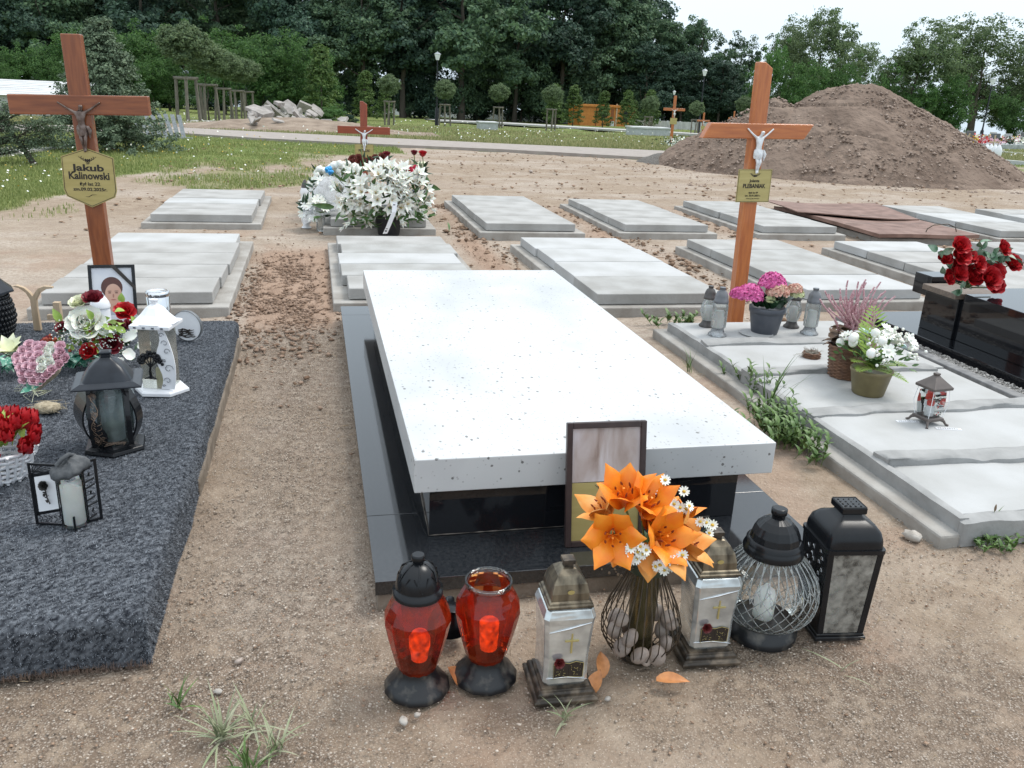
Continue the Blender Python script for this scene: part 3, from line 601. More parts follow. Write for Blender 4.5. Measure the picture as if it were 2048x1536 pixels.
# ------------------------------------------------------------------ the white granite monument
def granite(name, base, base2, speck, sc=26, thr=.13, rough=.3, bigspeck=None, coat=0, clear=False):
    m, t_, b = nodes(name); L = t_.links.new; tcn = N(t_, 'ShaderNodeTexCoord'); mp_ = N(t_, 'ShaderNodeMapping', Scale=(1, .62, 1)); L(tcn.outputs['Object'], mp_.inputs[0])
    n1 = N(t_, 'ShaderNodeTexNoise', Scale=2.2, Detail=8.0); L(mp_.outputs[0], n1.inputs['Vector']); r = N(t_, 'ShaderNodeMapRange'); r.inputs[1].default_value = .46; r.inputs[2].default_value = .74; L(n1.outputs['Fac'], r.inputs[0])
    mx_ = N(t_, 'ShaderNodeMix', data_type='RGBA', A=rgba(base), B=rgba(base2)); L(r.outputs[0], mx_.inputs['Factor'])
    vo = N(t_, 'ShaderNodeTexVoronoi', Scale=float(sc)); L(mp_.outputs[0], vo.inputs['Vector']); n2 = N(t_, 'ShaderNodeTexNoise', Scale=90.0, Detail=3.0); L(mp_.outputs[0], n2.inputs['Vector'])
    ad = N(t_, 'ShaderNodeMath', operation='MULTIPLY_ADD'); ad.inputs[1].default_value = .22; L(n2.outputs['Fac'], ad.inputs[0]); L(vo.outputs['Distance'], ad.inputs[2])
    sp = N(t_, 'ShaderNodeSeparateColor'); L(vo.outputs['Color'], sp.inputs[0]); gt = N(t_, 'ShaderNodeMath', operation='GREATER_THAN'); gt.inputs[1].default_value = .4; L(sp.outputs[0], gt.inputs[0])
    mr = N(t_, 'ShaderNodeMapRange'); mr.inputs[1].default_value = thr + .1; mr.inputs[2].default_value = thr + .06; L(ad.outputs[0], mr.inputs[0])
    ml = N(t_, 'ShaderNodeMath', operation='MULTIPLY'); L(mr.outputs[0], ml.inputs[0]); L(gt.outputs[0], ml.inputs[1]); m3 = N(t_, 'ShaderNodeMath', operation='MULTIPLY'); m3.inputs[1].default_value = .8; L(ml.outputs[0], m3.inputs[0])
    m2 = N(t_, 'ShaderNodeMix', data_type='RGBA', B=rgba(speck)); L(m3.outputs[0], m2.inputs['Factor']); L(mx_.outputs['Result'], m2.inputs['A']); v2 = N(t_, 'ShaderNodeTexVoronoi', Scale=float(sc) * 2.6); L(mp_.outputs[0], v2.inputs['Vector']); s2 = N(t_, 'ShaderNodeSeparateColor'); L(v2.outputs['Color'], s2.inputs[0]); g2 = N(t_, 'ShaderNodeMath', operation='GREATER_THAN'); g2.inputs[1].default_value = .5; L(s2.outputs[1], g2.inputs[0]); r2 = N(t_, 'ShaderNodeMapRange'); r2.inputs[1].default_value = .30; r2.inputs[2].default_value = .18; L(v2.outputs['Distance'], r2.inputs[0]); q2 = N(t_, 'ShaderNodeMath', operation='MULTIPLY'); L(g2.outputs[0], q2.inputs[0]); L(r2.outputs[0], q2.inputs[1]); q3 = N(t_, 'ShaderNodeMath', operation='MULTIPLY'); q3.inputs[1].default_value = .5; L(q2.outputs[0], q3.inputs[0]); m4 = N(t_, 'ShaderNodeMix', data_type='RGBA', B=(.22, .21, .21, 1)); L(q3.outputs[0], m4.inputs['Factor']); L(m2.outputs['Result'], m4.inputs['A']); L(m4.outputs['Result'], b.inputs['Base Color'])
    b.inputs['Roughness'].default_value = rough; b.inputs['Specular IOR Level'].default_value = .5; return m
K['white_granite'] = granite('white_granite', (.585, .592, .588), (.44, .455, .465), (.07, .065, .06), 30, .17)
K['black_granite'] = mat('black_granite', (.006, .007, .009), (.011, .012, .015), .045, scale=200, detail=2, spec=.55)
K['black_granite_dusty'] = mat('dusty_black_granite', (.010, .012, .015), (.022, .024, .027), .08, scale=90, detail=4, spec=.8, rvar=.03)
t = thing('granite_monument', 'grave monument with a thick white speckled granite slab on a black granite box and plinth', 'grave', (.13, 2.09, 0))
mb = MB(); mb.box(.006, 1.40, .006, 3.20, -.05, .046); mb.build('footing', K['footing'], t, .006)
def pl(x0, x1, y0, y1, z0=.047, z1=.09): return MB().box(x0, x1, y0, y1, z0, z1).build('plinth_slab', K['black_granite_dusty'], t, .0015)
pl(0, 1.405, 0, .395); pl(0, .30, .397, 2.98); pl(1.105, 1.405, .397, 2.98); pl(0, 1.405, 2.982, 3.20)
mb = MB(); mb.box(.181, 1.205, .24, .27, .091, .25); mb.box(.181, .21, .2705, 2.80, .091, .25); mb.box(1.176, 1.205, .2705, 2.80, .091, .25); mb.box(.181, 1.205, 2.801, 2.83, .091, .25)
mb.build('box', K['black_granite'], t, .001)
mb = MB(); mb.box(.132, 1.312, .215, 3.0, .251, .36); mb.build('top_slab', K['white_granite'], t, .003)
K['grout'] = mat('dirty_grout', (.16, .14, .12), (.08, .07, .06), .9, scale=60)
mb = MB()      # grout squeezed out along the joint
r = random.Random(4)
mb.tube([(.179 + .001 * r.random(), .24 + .5 - k * .02, .20 - .004 * k * 0 - (.10 * (k / 25) if k < 25 else .10)) for k in range(25)][::1] + [(.180 + k * .02, .2385, .093) for k in range(48)], [r.choice((.001, .002, .003, .0045)) for k in range(25)] + [r.choice((.0006, .001, .0018, .0026)) for k in range(48)], 5); mb.build('grout', K['grout'], t)

# ------------------------------------------------------------------ carpeted grave, front left
t = thing('carpeted_grave', 'low grave covered with a shaggy mottled grey carpet, front left', 'grave', (-.44, 1.93, 0))
def carpet():
    zt = .152; x1 = 0.0; W = 1.25; D = 2.84; nx, ny = 200, 420
    # one sheet: top with rounded folds down the front, the right side and the back
    u = np.linspace(-W - .15, .17, nx); v = np.linspace(-.17, D + .12, ny); U, V_ = np.meshgrid(u, v); rr = .035
    def fold(a, lim):   # distance past the edge becomes drop
        past = np.maximum(a - (lim - rr), 0); ang = np.clip(past / rr, 0, np.pi / 2)
        return np.where(a < lim - rr, a, lim - rr + rr * np.sin(ang)), np.where(past > 0, rr * (1 - np.cos(ang)) + np.maximum(past - rr * np.pi / 2, 0), 0)
    X, dx = fold(U, 0); Yn, dy = fold(-V_, 0); Y_ = -Yn; Y2, dy2 = fold(V_, D); Y_ = np.where(V_ > D / 2, Y2, Y_); dy = np.where(V_ > D / 2, dy2, dy); Xl, dl = fold(-U, W); X = np.where(U < -W / 2, -Xl, X); dx = np.where(U < -W / 2, dl, dx)
    d = np.maximum(dx, dy); bev = .02 * (fbm(U * 4, V_ * 4, 3, 2) - .5)
    Z = zt - d + .018 * (fbm(U * 2.5, V_ * 2.5, 3, 7) - .5) * (d < .02)
    Z = Z - .02 * sm(2.2, 0, V_) * 0
    X = X + np.where(d > .02, .02 * (fbm(V_ * 3, Z * 5, 3, 9) - .5), 0) + np.where(dx > .06, .0, 0); Y_ = Y_ + np.where(dy > .02, .03 * (fbm(U * 3, Z * 5, 3, 10) - .5), 0)
    Z = np.maximum(Z, .004 + .012 * fbm(U * 8, V_ * 8, 2, 4)); 
    Z += .004 * (fbm(U * 60, V_ * 60, 2, 6) - .5)
    P = np.stack([X, Y_, Z], -1); n = np.cross(np.gradient(P, axis=1), np.gradient(P, axis=0)); n /= np.linalg.norm(n, axis=-1)[..., None] + 1e-9
    i = np.arange(ny - 1)[:, None] * nx + np.arange(nx - 1)[None]; f = np.stack([i, i + 1, i + nx + 1, i + nx], -1).reshape(-1, 4)
    K['carpet'] = foliage('carpet_pile', (.008, .010, .015), (.38, .41, .455), trans=0, rough=.95, spec=.1)
    verts = P.reshape(-1, 3); rg = np.random.RandomState(3)
    o = npmesh('carpet', verts, f, K['carpet'], t, dict(v=rg.rand(len(verts)) ** 1.2 * .42), smooth=True)
    # tufts of pile
    k = 300000; ii = rg.uniform(0, ny - 1.01, k); jj = rg.uniform(0, nx - 1.01, k); I, J = ii.astype(int), jj.astype(int)
    a = (ii - I)[:, None]; b = (jj - J)[:, None]; p = (P[I, J] * (1 - a) + P[I + 1, J] * a) * (1 - b) + (P[I, J + 1] * (1 - a) + P[I + 1, J + 1] * a) * b; nn = n[I, J]
    dr = nn + rg.normal(0, .75, (k, 3)); dr /= np.linalg.norm(dr, axis=1)[:, None]; sd_ = np.cross(dr, rg.normal(size=(k, 3))); sd_ /= np.linalg.norm(sd_, axis=1)[:, None]
    Lh = rg.uniform(.003, .008, k)[:, None]; w_ = .0012
    v = np.stack([p - sd_ * w_, p + sd_ * w_, p + dr * Lh], 1).reshape(-1, 3); f = np.arange(3 * k).reshape(k, 3)
    cl = np.clip(.55 * rg.rand(k) + .85 * (fbm(p[:, 0] * 210, p[:, 1] * 190 + p[:, 2] * 190, 2, 8)) - .10, 0, 1)
    npmesh('pile', v, f, K['carpet'], o, dict(v=np.repeat(cl ** 1.35, 3)))
carpet()
mb = MB(); mb.box(-1.27, .012, .95, 2.79, -.05, .062); mb.build('concrete_edge', K['footing'], t, .012)
r = np.random.RandomState(8); k = 900; x = r.uniform(-.85, .01, k); P = np.stack([x - .44, 1.925 - .012 * r.rand(k), .0 + .012 * r.rand(k)], 1)
tag(blades('carpet_fringe', P, .022, .0012, mat('fringe_thread', (.22, .15, .11), (.1, .07, .06), .9), 9, 1.2, None), kind=None).parent = None
bpy.data.objects['carpet_fringe'].parent = t; bpy.data.objects['carpet_fringe'].location = (.44, -1.93, 0)

# ------------------------------------------------------------------ black monument, far right
t = thing('granite_monument', 'black polished granite monument beside its gravel strip, at the right edge', 'grave', (3.63, 2.6, 0))
mb = MB(); mb.box(0, 1.5, 0, 2.42, -.03, .085); mb.build('plinth_slab', K['black_granite'], t, .003)
mb = MB(); mb.box(.17, 1.33, .1, 1.72, .086, .34); mb.box(.15, 1.36, 1.722, 2.02, .086, .335); mb.build('box', K['black_granite'], t, .002)
mb = MB(); mb.box(.13, 1.40, -.05, 1.66, .341, .385); mb.build('top_slab', K['black_granite'], t, .003)
mb = MB(); mb.box(.10, .42, 1.70, 2.0, .341, .375); mb.build('plank', mat('bare_block', (.20, .155, .12), (.13, .1, .08), .6, scale=12, stretch=(1, 6, 6)), t, .003)
mb = MB(); mb.box(.19, .55, 2.03, 2.2, .28, .41); mb.build('head_block', K['black_granite'], t, .003)
t = thing('stone_kerb', 'grey stone kerb between the mortared grave and the black monument', 'kerb', (3.39, 2.5, 0))
mb = MB()
for k in range(3): mb.box(0, .07, k * .82, k * .82 + .815, -.05, .075)
mb.build('kerb_stone', mat('grey_stone', (.25, .25, .25), (.16, .16, .165), .7, scale=25, bump=.002, bscale=60), t, .006)
def f_bed(r): return (r.uniform(3.46, 3.585), r.uniform(2.4, 5.0), .045 + .01 * r.rand())
tag(MB().box(3.463, 3.578, 2.4, 4.98, -.02, .045).build('gravel_bed', mat('grey_gravel', (.40, .385, .365), (.22, .21, .2), .9, scale=90, bump=.01, bscale=90)), kind='structure')
K['stones_grey'] = foliage('grey_gravel_grains', (.18, .175, .17), (.62, .60, .57), trans=0, rough=.9)
rocks('bed_gravel', 7000, f_bed, .003, .009, K['stones_grey'], 41)
# ------------------------------------------------------------------ background: trees
K['fol_forest'] = foliage('forest_leaves', (.050, .098, .062), (.130, .205, .100), trans=.25)
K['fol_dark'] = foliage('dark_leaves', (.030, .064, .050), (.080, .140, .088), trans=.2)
K['fol_bright'] = foliage('bright_leaves', (.035, .095, .028), (.11, .21, .055), trans=.35)
K['fol_young'] = foliage('young_leaves', (.05, .10, .03), (.14, .21, .06), trans=.35)
K['fol_ball'] = foliage('ball_tree_leaves', (.07, .115, .06), (.18, .24, .11), trans=.3)
K['fol_airy'] = foliage('airy_leaves', (.065, .11, .05), (.17, .23, .10), trans=.35)
K['fol_spruce'] = foliage('spruce_needles', (.06, .10, .06), (.20, .26, .16), trans=.1)
def crown_mesh(name, m, h0, h1, rx, nclump, per, ls, seed, shape='oak', fill=.35, clump=None, airy=0.):
    """leaf clumps spread over and through an irregular crown of unit width (total tree height 1)"""
    r = np.random.RandomState(seed); C = []; Nn = []
    lob = [(r.normal(0, .42) * rx, r.normal(0, .42) * rx, h0 + (h1 - h0) * r.uniform(.15, .85), rx * r.uniform(.45, .75)) for _ in range(9)]
    lob.append((0, 0, h1 - rx * .7, rx * .7))
    for k in range(nclump):
        if shape == 'oak':
            lb = lob[r.randint(len(lob))]; d = r.normal(size=3); d /= np.linalg.norm(d); d[2] = d[2] * .9 + .1; q = lb[3] * (r.rand() ** fill)
            p = np.array([lb[0], lb[1], lb[2]]) + d * q * np.array([1, 1, .95])
        elif shape == 'ball':
            d = r.normal(size=3); d /= np.linalg.norm(d); p = np.array([0, 0, (h0 + h1) / 2]) + d * np.array([rx, rx, (h1 - h0) / 2]) * r.rand() ** .3 * r.uniform(.86, 1.08)
        elif shape == 'cone':
            u = r.rand() ** .8; a = r.rand() * 6.28; rad = rx * (1 - u) ** .75 * r.uniform(.5, 1.05) + .02; p = np.array([rad * math.cos(a), rad * math.sin(a), h0 + (h1 - h0) * u]); d = np.array([math.cos(a), math.sin(a), .3])
        elif shape == 'spruce':
            lv = r.randint(0, 13); u = lv / 13; a = r.rand() * 6.28 ; arm = rx * (1 - u) ** .8; q = r.rand() ** .6; rad = arm * q
            a = round(a / (6.28 / 9)) * (6.28 / 9) + lv * .5 + r.normal(0, .16); p = np.array([rad * math.cos(a), rad * math.sin(a), h0 + (h1 - h0) * u + .05 * q - .07 * q * q * (1 - u) + r.normal(0, .026)]); d = np.array([math.cos(a), math.sin(a), .6])
        cs = (clump or rx * .20) * r.uniform(.6, 1.3)
        n = per; pts = r.normal(0, 1, (n, 3)); pts /= np.maximum(np.linalg.norm(pts, axis=1), 1e-6)[:, None]; pts *= (r.rand(n, 1) ** .45); pts[:, 2] *= .62; C.append(p + pts * cs); dn = pts + d * .6; dn[:, 2] += .5; Nn.append(dn)
    C = np.concatenate(C); Nn = np.concatenate(Nn); Nn /= np.linalg.norm(Nn, axis=1)[:, None]; k = C[:, 2] > h0 - .06; C, Nn = C[k], Nn[k]
    v, f, a = leaves(C, ls * r.uniform(.6, 1.4, len(C)), r, norm=Nn, jit=.55, aspect=.6)
    return npmesh(name, v, f, m, attr=dict(v=a), link=False)
def trunk_mesh(name, m, h, r0, branches, seed, crooked=.02, spread=.3, hb=.25, top=.9):
    r = random.Random(seed); mb = MB(); n = 9; p = []
    for i in range(n): p.append((crooked * math.sin(i * 1.3 + seed) * i / n, crooked * math.cos(i * 1.7 + seed) * i / n, h * top * i / (n - 1) - (.03 if i == 0 else 0)))
    mb.tube(p, [r0 * (1.35 if i == 0 else 1 - .85 * i / (n - 1)) for i in range(n)], 8)
    for b in range(branches):
        u = hb + (top - hb - .05) * (b + r.random()) / max(1, branches); k = min(n - 2, int(u / top * (n - 1))); s = Vector(p[k]).lerp(Vector(p[k + 1]), .5); s.z = u * h; a = b * 2.4 + r.uniform(-.5, .5); L = spread * (1 - .5 * u) * r.uniform(.7, 1.2)
        pts = [s + Vector((math.cos(a + .25 * q) * L * q, math.sin(a + .25 * q) * L * q, L * .75 * q ** 1.4)) for q in (0, .3, .6, 1)]
        rr = r0 * (1 - .75 * u) * .45; mb.tube([tuple(q) for q in pts], [rr, rr * .75, rr * .5, rr * .15], 5)
    me = mb.build(name, m); d = me.data; bpy.data.objects.remove(me); return d
def tree_of(name, label, cat, crown, trunk, loc, h, rz=0, group=None, wide=1, lean=0):
    t = thing(name, label, cat, loc, rz, group, rx=lean); t.scale = (h * wide, h * wide, h)
    for nm, me in (('trunk', trunk), ('crown', crown)):
        if me is None: continue
        o = bpy.data.objects.new(nm, me); col.objects.link(o); o.parent = t
    return t
TR = {}
for i in range(4): TR['f%d' % i] = (crown_mesh('crown', K['fol_forest'], .16, 1.0, .26, 250, 85, .021, 50 + i, fill=.3), trunk_mesh('trunk', K['bark'], 1, .018, 7, i))
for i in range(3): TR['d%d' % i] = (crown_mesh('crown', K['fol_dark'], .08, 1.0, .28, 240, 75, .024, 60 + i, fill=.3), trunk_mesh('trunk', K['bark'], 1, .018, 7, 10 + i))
for i in range(2): TR['b%d' % i] = (crown_mesh('crown', K['fol_bright'], .04, 1.0, .48, 230, 60, .030, 70 + i, fill=.3), trunk_mesh('trunk', K['bark'], 1, .02, 6, 20 + i))
for i in range(3): TR['a%d' % i] = (crown_mesh('crown', K['fol_airy'], .14, 1.0, .33, 330, 46, .020, 80 + i, fill=.35, clump=.060), trunk_mesh('trunk', K['bark'], 1, .017, 14, 30 + i, spread=.34, hb=.2))
for i in range(2): TR['u%d' % i] = (crown_mesh('crown', K['fol_dark'] if i else K['fol_forest'], .0, 1.0, .62, 260, 60, .045, 85 + i, fill=.4, clump=.16), trunk_mesh('trunk', K['bark'], 1, .02, 3, 38 + i))
for i in range(2): TR['c%d' % i] = (crown_mesh('crown', K['fol_young'], .08, 1.0, .20, 110, 34, .035, 90 + i, 'cone', clump=.06), trunk_mesh('trunk', K['bark'], 1, .012, 0, 40 + i))
for i in range(3): TR['s%d' % i] = (crown_mesh('crown', K['fol_ball'], .60, 1.0, .225, 300, 40, .022, 95 + i, 'ball', clump=.05), trunk_mesh('trunk', K['bark'], .7, .009, 0, 45 + i))
LM = [(-80, 'outside the left picture edge'), (-18, 'at the left picture edge'), (44, 'above the leaning spruce'), (106, 'left of the tall brown cross'), (168, 'behind the tall brown cross'), (230, 'behind the grey green spruce'), (292, 'right of the grey green spruce'), (354, 'behind the nearest tree of the crowded row'), (416, 'behind the middle of the crowded staked row'), (478, 'behind the far end of the staked row'), (540, 'behind the rubble heap'), (602, 'just right of the rubble heap'), (664, 'above the low bush by the rubble'), (726, 'above the small dark red cross'), (788, 'just right of the small dark red cross'), (850, 'left of the nearest lamp post'), (912, 'right of the nearest lamp post'), (974, 'behind the low grey tomb'), (1036, 'right of the low grey tomb'), (1098, 'left of the orange hut'), (1160, 'at the left end of the orange hut'), (1222, 'behind the orange hut'), (1284, 'just right of the orange hut'), (1346, 'behind the slim lamp post'), (1408, 'left of the orange cross'), (1470, 'behind the top of the orange cross')]
LMU = {}
def near(px, what):
    u = LMU.setdefault(what, set()); k = min([i for i in range(len(LM)) if i not in u], key=lambda i: abs(LM[i][0] - px)); u.add(k); return what + ' ' + LM[k][1]
def place(kind, px, D, top, name, label, cat, group=None, wide=1, rz=None):
    d = ray(px, top); d = d / d[1] * D; x = d[0]; zt = H + d[2]; zb = T(x, D) - .1; cr, tk = TR[kind]
    return tree_of(name, label, cat, cr, tk, (x, D, zb), zt - zb, rz if rz is not None else random.Random(px * 7 + D).uniform(0, 6.28), group, wide)
FG = 'forest trees behind the white boundary wall'
rf = random.Random(3)
# back rank, closing the wood
for k, px in enumerate(range(-160, 1330, 80)):
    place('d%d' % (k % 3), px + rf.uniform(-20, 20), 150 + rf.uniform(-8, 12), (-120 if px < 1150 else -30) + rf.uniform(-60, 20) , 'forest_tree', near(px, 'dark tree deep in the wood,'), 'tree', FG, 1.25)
# front rank
for k, px in enumerate(range(-130, 1240, 96)):
    place(['f0', 'd1', 'f2', 'f1', 'd0', 'f3'][k % 6], px + rf.uniform(-25, 25), 124 + rf.uniform(-6, 8), -70 + rf.uniform(-90, 40), 'forest_tree', near(px, 'tall tree at the wood edge,'), 'tree', 'trees along the edge of the dark wood', 1.1)
for k, (px, D, top, kd, wd) in enumerate([(1225, 128, -30, 'f1', 1.0), (1290, 132, -12, 'f0', .9), (1345, 128, 30, 'f2', .9), (1410, 126, 22, 'f3', .9), (1465, 130, 60, 'f1', .9), (1375, 122, 95, 'd1', 1.1), (1450, 120, 120, 'd0', 1.2), (1300, 122, 80, 'd2', 1.1)]):
    place(kd, px, D, top, 'forest_tree', near(px, ['tree against the sky,', 'lower dark tree,'][k > 4]), 'tree', 'trees at the right end of the wood', wd)
# undergrowth
for k, px in enumerate(range(-80, 1520, 62)):
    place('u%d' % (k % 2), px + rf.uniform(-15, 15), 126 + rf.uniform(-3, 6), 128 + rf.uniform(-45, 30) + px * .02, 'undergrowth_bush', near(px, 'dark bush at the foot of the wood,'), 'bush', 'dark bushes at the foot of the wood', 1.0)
# bright bushes at the left
for k, (px, D, top, wd) in enumerate([(40, 92, 95, 1), (95, 88, 120, .9), (-20, 90, 100, 1.1), (10, 84, 128, .9), (440, 85, 60, 1.0), (520, 82, 70, 1.0), (590, 84, 105, 1), (640, 80, 96, .8), (300, 86, 120, 1.0), (330, 90, 95, 1.1), (240, 92, 60, 1.1), (130, 94, 70, 1.1)]):
    place('b%d' % (k % 2), px, D, top, 'leafy_bush', near(px, 'bright green bush in front of the wood,'), 'bush', 'bright bushes in front of the wood', wd)
# airy trees at the right
for k, (px, D, top, kd, wd, lb) in enumerate([
    (1655, 118, 12, 'a0', .85, 'airy pale tree rising above the peak of the earth heap'), (1585, 112, 60, 'a1', .8, 'small loose tree left of the airy pale one'), (1540, 104, 95, 'b0', .5, 'leafy tree behind the orange cross'),
    (1600, 100, 130, 'b1', .8, 'broad green bush behind the left shoulder of the earth heap'), (1690, 104, 130, 'b0', .8, 'green bush behind the peak of the earth heap'),
    (1850, 112, 52, 'a2', 1.05, 'broad tree to the right of the earth heap, left one of the pair'), (1985, 120, 42, 'a1', 1.1, 'big branching tree at the right edge with a thick trunk'), (2090, 118, 80, 'a0', 1.1, 'tree cut by the right edge of the picture'), (1920, 130, 88, 'a2', 1.0, 'tree between the big pair of right hand trees'), (1725, 128, 95, 'a1', .9, 'low tree right of the airy pale one'), (1815, 126, 150, 'a1', 1.2, 'dense tree filling the gap right of the heap peak'), (1620, 126, 100, 'a2', 1.1, 'tree directly behind the peak left shoulder'), (2045, 128, 140, 'a2', 1.2, 'dense low tree at the right edge of the wood'), (1790, 122, 110, 'a0', .8, 'lower tree between the airy one and the big pair'),
    (1920, 108, 150, 'b1', .8, 'green bush under the big pair of trees'), (2030, 106, 190, 'b0', .9, 'pale green bush at the right edge under the big tree'), (1840, 110, 170, 'b0', .9, 'bush behind the right slope of the earth heap'), (1770, 112, 170, 'b1', .9, 'dark green bush behind the right shoulder of the heap')]):
    place(kd, px, D, top, 'broadleaf_tree' if kd[0] == 'a' else 'leafy_bush', lb, 'tree' if kd[0] == 'a' else 'bush', None, wd)
mb = MB(); g = G(1975, 283); 
for pth, rr in (([(0, 0, -.2), (.1, 0, 2), (-.1, 0, 4.5)], [.75, .55, .5]), ([(0, 0, 3.8), (1.0, 0, 6), (1.6, .3, 9)], [.38, .3, .1]), ([(-.1, 0, 4.2), (-1.4, .2, 7), (-1.8, 0, 10)], [.42, .3, .1]), ([(1, 0, 6), (2.4, 0, 7.6)], [.2, .05])): mb.tube(pth, rr, 8)
tt = [o for o in bpy.data.objects if o.get('label', '').startswith('big branching')][0]
o = mb.build('trunk', K['bark'], tt); s_ = tt.scale; o.matrix_parent_inverse = (Matrix.Translation(tt.location) @ Matrix.Rotation(tt.rotation_euler[2], 4, 'Z') @ Matrix.Diagonal((s_[0], s_[1], s_[2], 1))).inverted(); o.location = tt.location
# young cone-shaped trees along the wall
for k, (px, top, D) in enumerate([(730, 142, 78), (640, 92, 74), (1112, 168, 92), (1150, 172, 94), (1210, 182, 88), (1258, 182, 90), (1305, 180, 92), (770, 172, 76), (1270, 200, 100)]):
    place('c%d' % (k % 2), px, D, top, 'young_hornbeam', near(px, 'young cone shaped tree by the white wall,'), 'tree', 'young cone shaped trees by the wall', 1.35)
# staked ball trees: stakes are their own things
def stakes(loc, h, s, seed, lean=.0, lab=''):
    r = random.Random(seed); t = thing('tree_stakes', lab, 'tree stakes', loc, r.uniform(-.25, .25), 'stake frames round the ball trees'); w_ = s
    for k in range(3):
        a = k * 2.094 + .5; x, y = w_ * math.cos(a), w_ * .8 * math.sin(a); mb = MB(); mb.tube([(x * 1.05 + r.uniform(-lean, lean), y * 1.05, -.15), (x * .95, y * .95, h)], [h * .042, h * .038], 7); mb.build('stake', K['post'], t)
    mb = MB()
    for k in range(3):
        a, b = k * 2.094 + .5, (k + 1) * 2.094 + .5; A = Vector((w_ * math.cos(a), w_ * .8 * math.sin(a), h)) ; B = Vector((w_ * math.cos(b), w_ * .8 * math.sin(b), h)); e = (B - A) * .12; mb.tube([tuple(A - e), tuple(B + e)], h * .038, 6)
    mb.build('crossbar', K['post'], t); return t
BT = [(378, 244, 34, 46, 22, 'ball crowned young tree nearest the rubble heap at the left, in the staked row'), (418, 242, 37, 80, 26, 0), (450, 240, 40, 100, 30, 0), (475, 238, 43, 112, 30, 0), (495, 237, 46, 118, 30, 0),
      (556, 224, 52, 118, 0, 'round crowned staked tree standing behind the rubble heap'), (664, 226, 54, 136, 0, 'round crowned staked tree just left of the small dark red cross'), (779, 250, 52, 150, 0, 'staked young tree just right of the small dark red cross'),
      (889, 253, 50, 160, 0, 'staked young tree beside the nearest lamp post'), (996, 257, 52, 167, 0, 'staked young tree in front of the low grey tomb'), (1102, 262, 54, 170, 0, 'staked young tree left of the orange hut'),
      (1295, 271, 56, 192, 0, 'staked young tree right of the orange hut by the pale tomb'), (1388, 273, 58, 202, 0, 'small staked tree left of the orange cross top'), (1482, 270, 58, 193, 0, 'staked tree directly behind the orange cross')]
for k, (px, by, D, top, _, lb) in enumerate(BT):
    g = G(px, by); D = g.y; x = g.x; d = ray(px + (6 if k > 4 else 0), top); d = d / d[1] * D; zt = H + d[2]; zb = T(x, D); h = zt - zb; cr, tk = TR['s%d' % (k % 3)]
    tree_of('ball_tree', lb or near(px, 'ball crowned young tree,'), 'tree', cr, tk, (x, D, zb), h, k * 1.3, 'staked ball trees along the path', 1.25 if k < 5 else 1.05)
    stakes((x, D, zb), h * (.47 if k > 4 else .45), h * .12, k, .1, near(px, 'frame of wooden stakes,'))
# spruces at the left
TR['sp'] = (crown_mesh('crown', K['fol_spruce'], .04, 1.0, .50, 1100, 34, .020, 101, 'spruce', clump=.040), trunk_mesh('trunk', K['bark'], 1, .03, 0, 51))
g = G(222, 300); d = ray(212, 42); D = g.y; d = d / d[1] * D; t = tree_of('blue_spruce', 'grey green spruce behind the left cross', 'tree', *TR['sp'], (g.x, D, T(0, D)), H + d[2] - T(0, D), .4, None, 1.15)
def spruce_limbs(name, label, base, limbs, seed, n=90):
    r = np.random.RandomState(seed); t = thing(name, label, 'tree', base); mb = MB(); C = []
    for A, B, r0 in limbs:
        A, B = Vector(A), Vector(B); M_ = A.lerp(B, .5) + Vector((0, 0, .05)); mb.tube([tuple(A), tuple(M_), tuple(B)], [r0, r0 * .7, r0 * .3], 6)
        for k in range(int(n * (B - A).length)):
            u = r.uniform(.15, 1.05); p = A.lerp(B, u) + Vector((0, 0, .1 * math.sin(3.14 * min(u, 1)))); L = .26 * (1.15 - u) + .06; a = r.rand() * 6.28; q = p + Vector((math.cos(a) * L, math.sin(a) * L, r.uniform(-.15, .2) * L)); 
            if k % 3 == 0: mb.tube([tuple(p), tuple(q)], [.006, .002], 4)
            for w_ in range(16): C.append(np.array(p.lerp(q, r.uniform(.2, 1.05))) + r.normal(0, .028, 3))
    mb.build('trunk', K['bark'], t); C = np.array(C); v, f, a = leaves(C, .05, r, up=1.0, aspect=.3); npmesh('needles', v, f, K['fol_spruce'], t, dict(v=a))
g = G(66, 330); L = Vector
spruce_limbs('leaning_spruce', 'scraggly spruce with a leaning bare trunk at the left edge', g, [((.05, 0, -.05), (-.45, .1, .72), .05), ((-.15, 0, .2), (.42, .2, .55), .018), ((-.25, 0, .35), (.38, -.1, .66), .018), ((-.3, 0, .4), (-1.2, 0, .12), .025), ((-.35, 0, .5), (-1.2, .1, .42), .025), ((-.4, 0, .62), (.2, 0, .80), .018), ((-.42, 0, .65), (-1.2, 0, .70), .02), ((-.3, .1, .35), (-.9, -.3, .04), .025), ((-.2, 0, .2), (-.7, -.2, .0), .02), ((-.2, .05, .25), (.3, .3, .28), .016), ((-.42, 0, .66), (-.2, .1, .86), .018), ((-.4, 0, .6), (-1.0, .1, .82), .018)], 5, 110)
g = G(215, 300)
spruce_limbs('low_spruce', 'low spreading spruce boughs under the left cross bar', g, [((0, 0, 0), (0, 0, .7), .05), ((0, 0, .25), (.65, .1, .40), .03), ((0, 0, .35), (.6, -.1, .58), .03), ((0, 0, .15), (.7, -.2, .22), .03), ((0, 0, .3), (-.9, 0, .5), .03), ((0, 0, .45), (-1.1, .1, .75), .03), ((0, 0, .1), (-.5, -.3, .15), .02), ((0, 0, .2), (.6, .2, .2), .02), ((0, 0, .4), (.5, -.3, .6), .02), ((0, 0, .15), (.75, .25, .2), .02)], 6, 95)
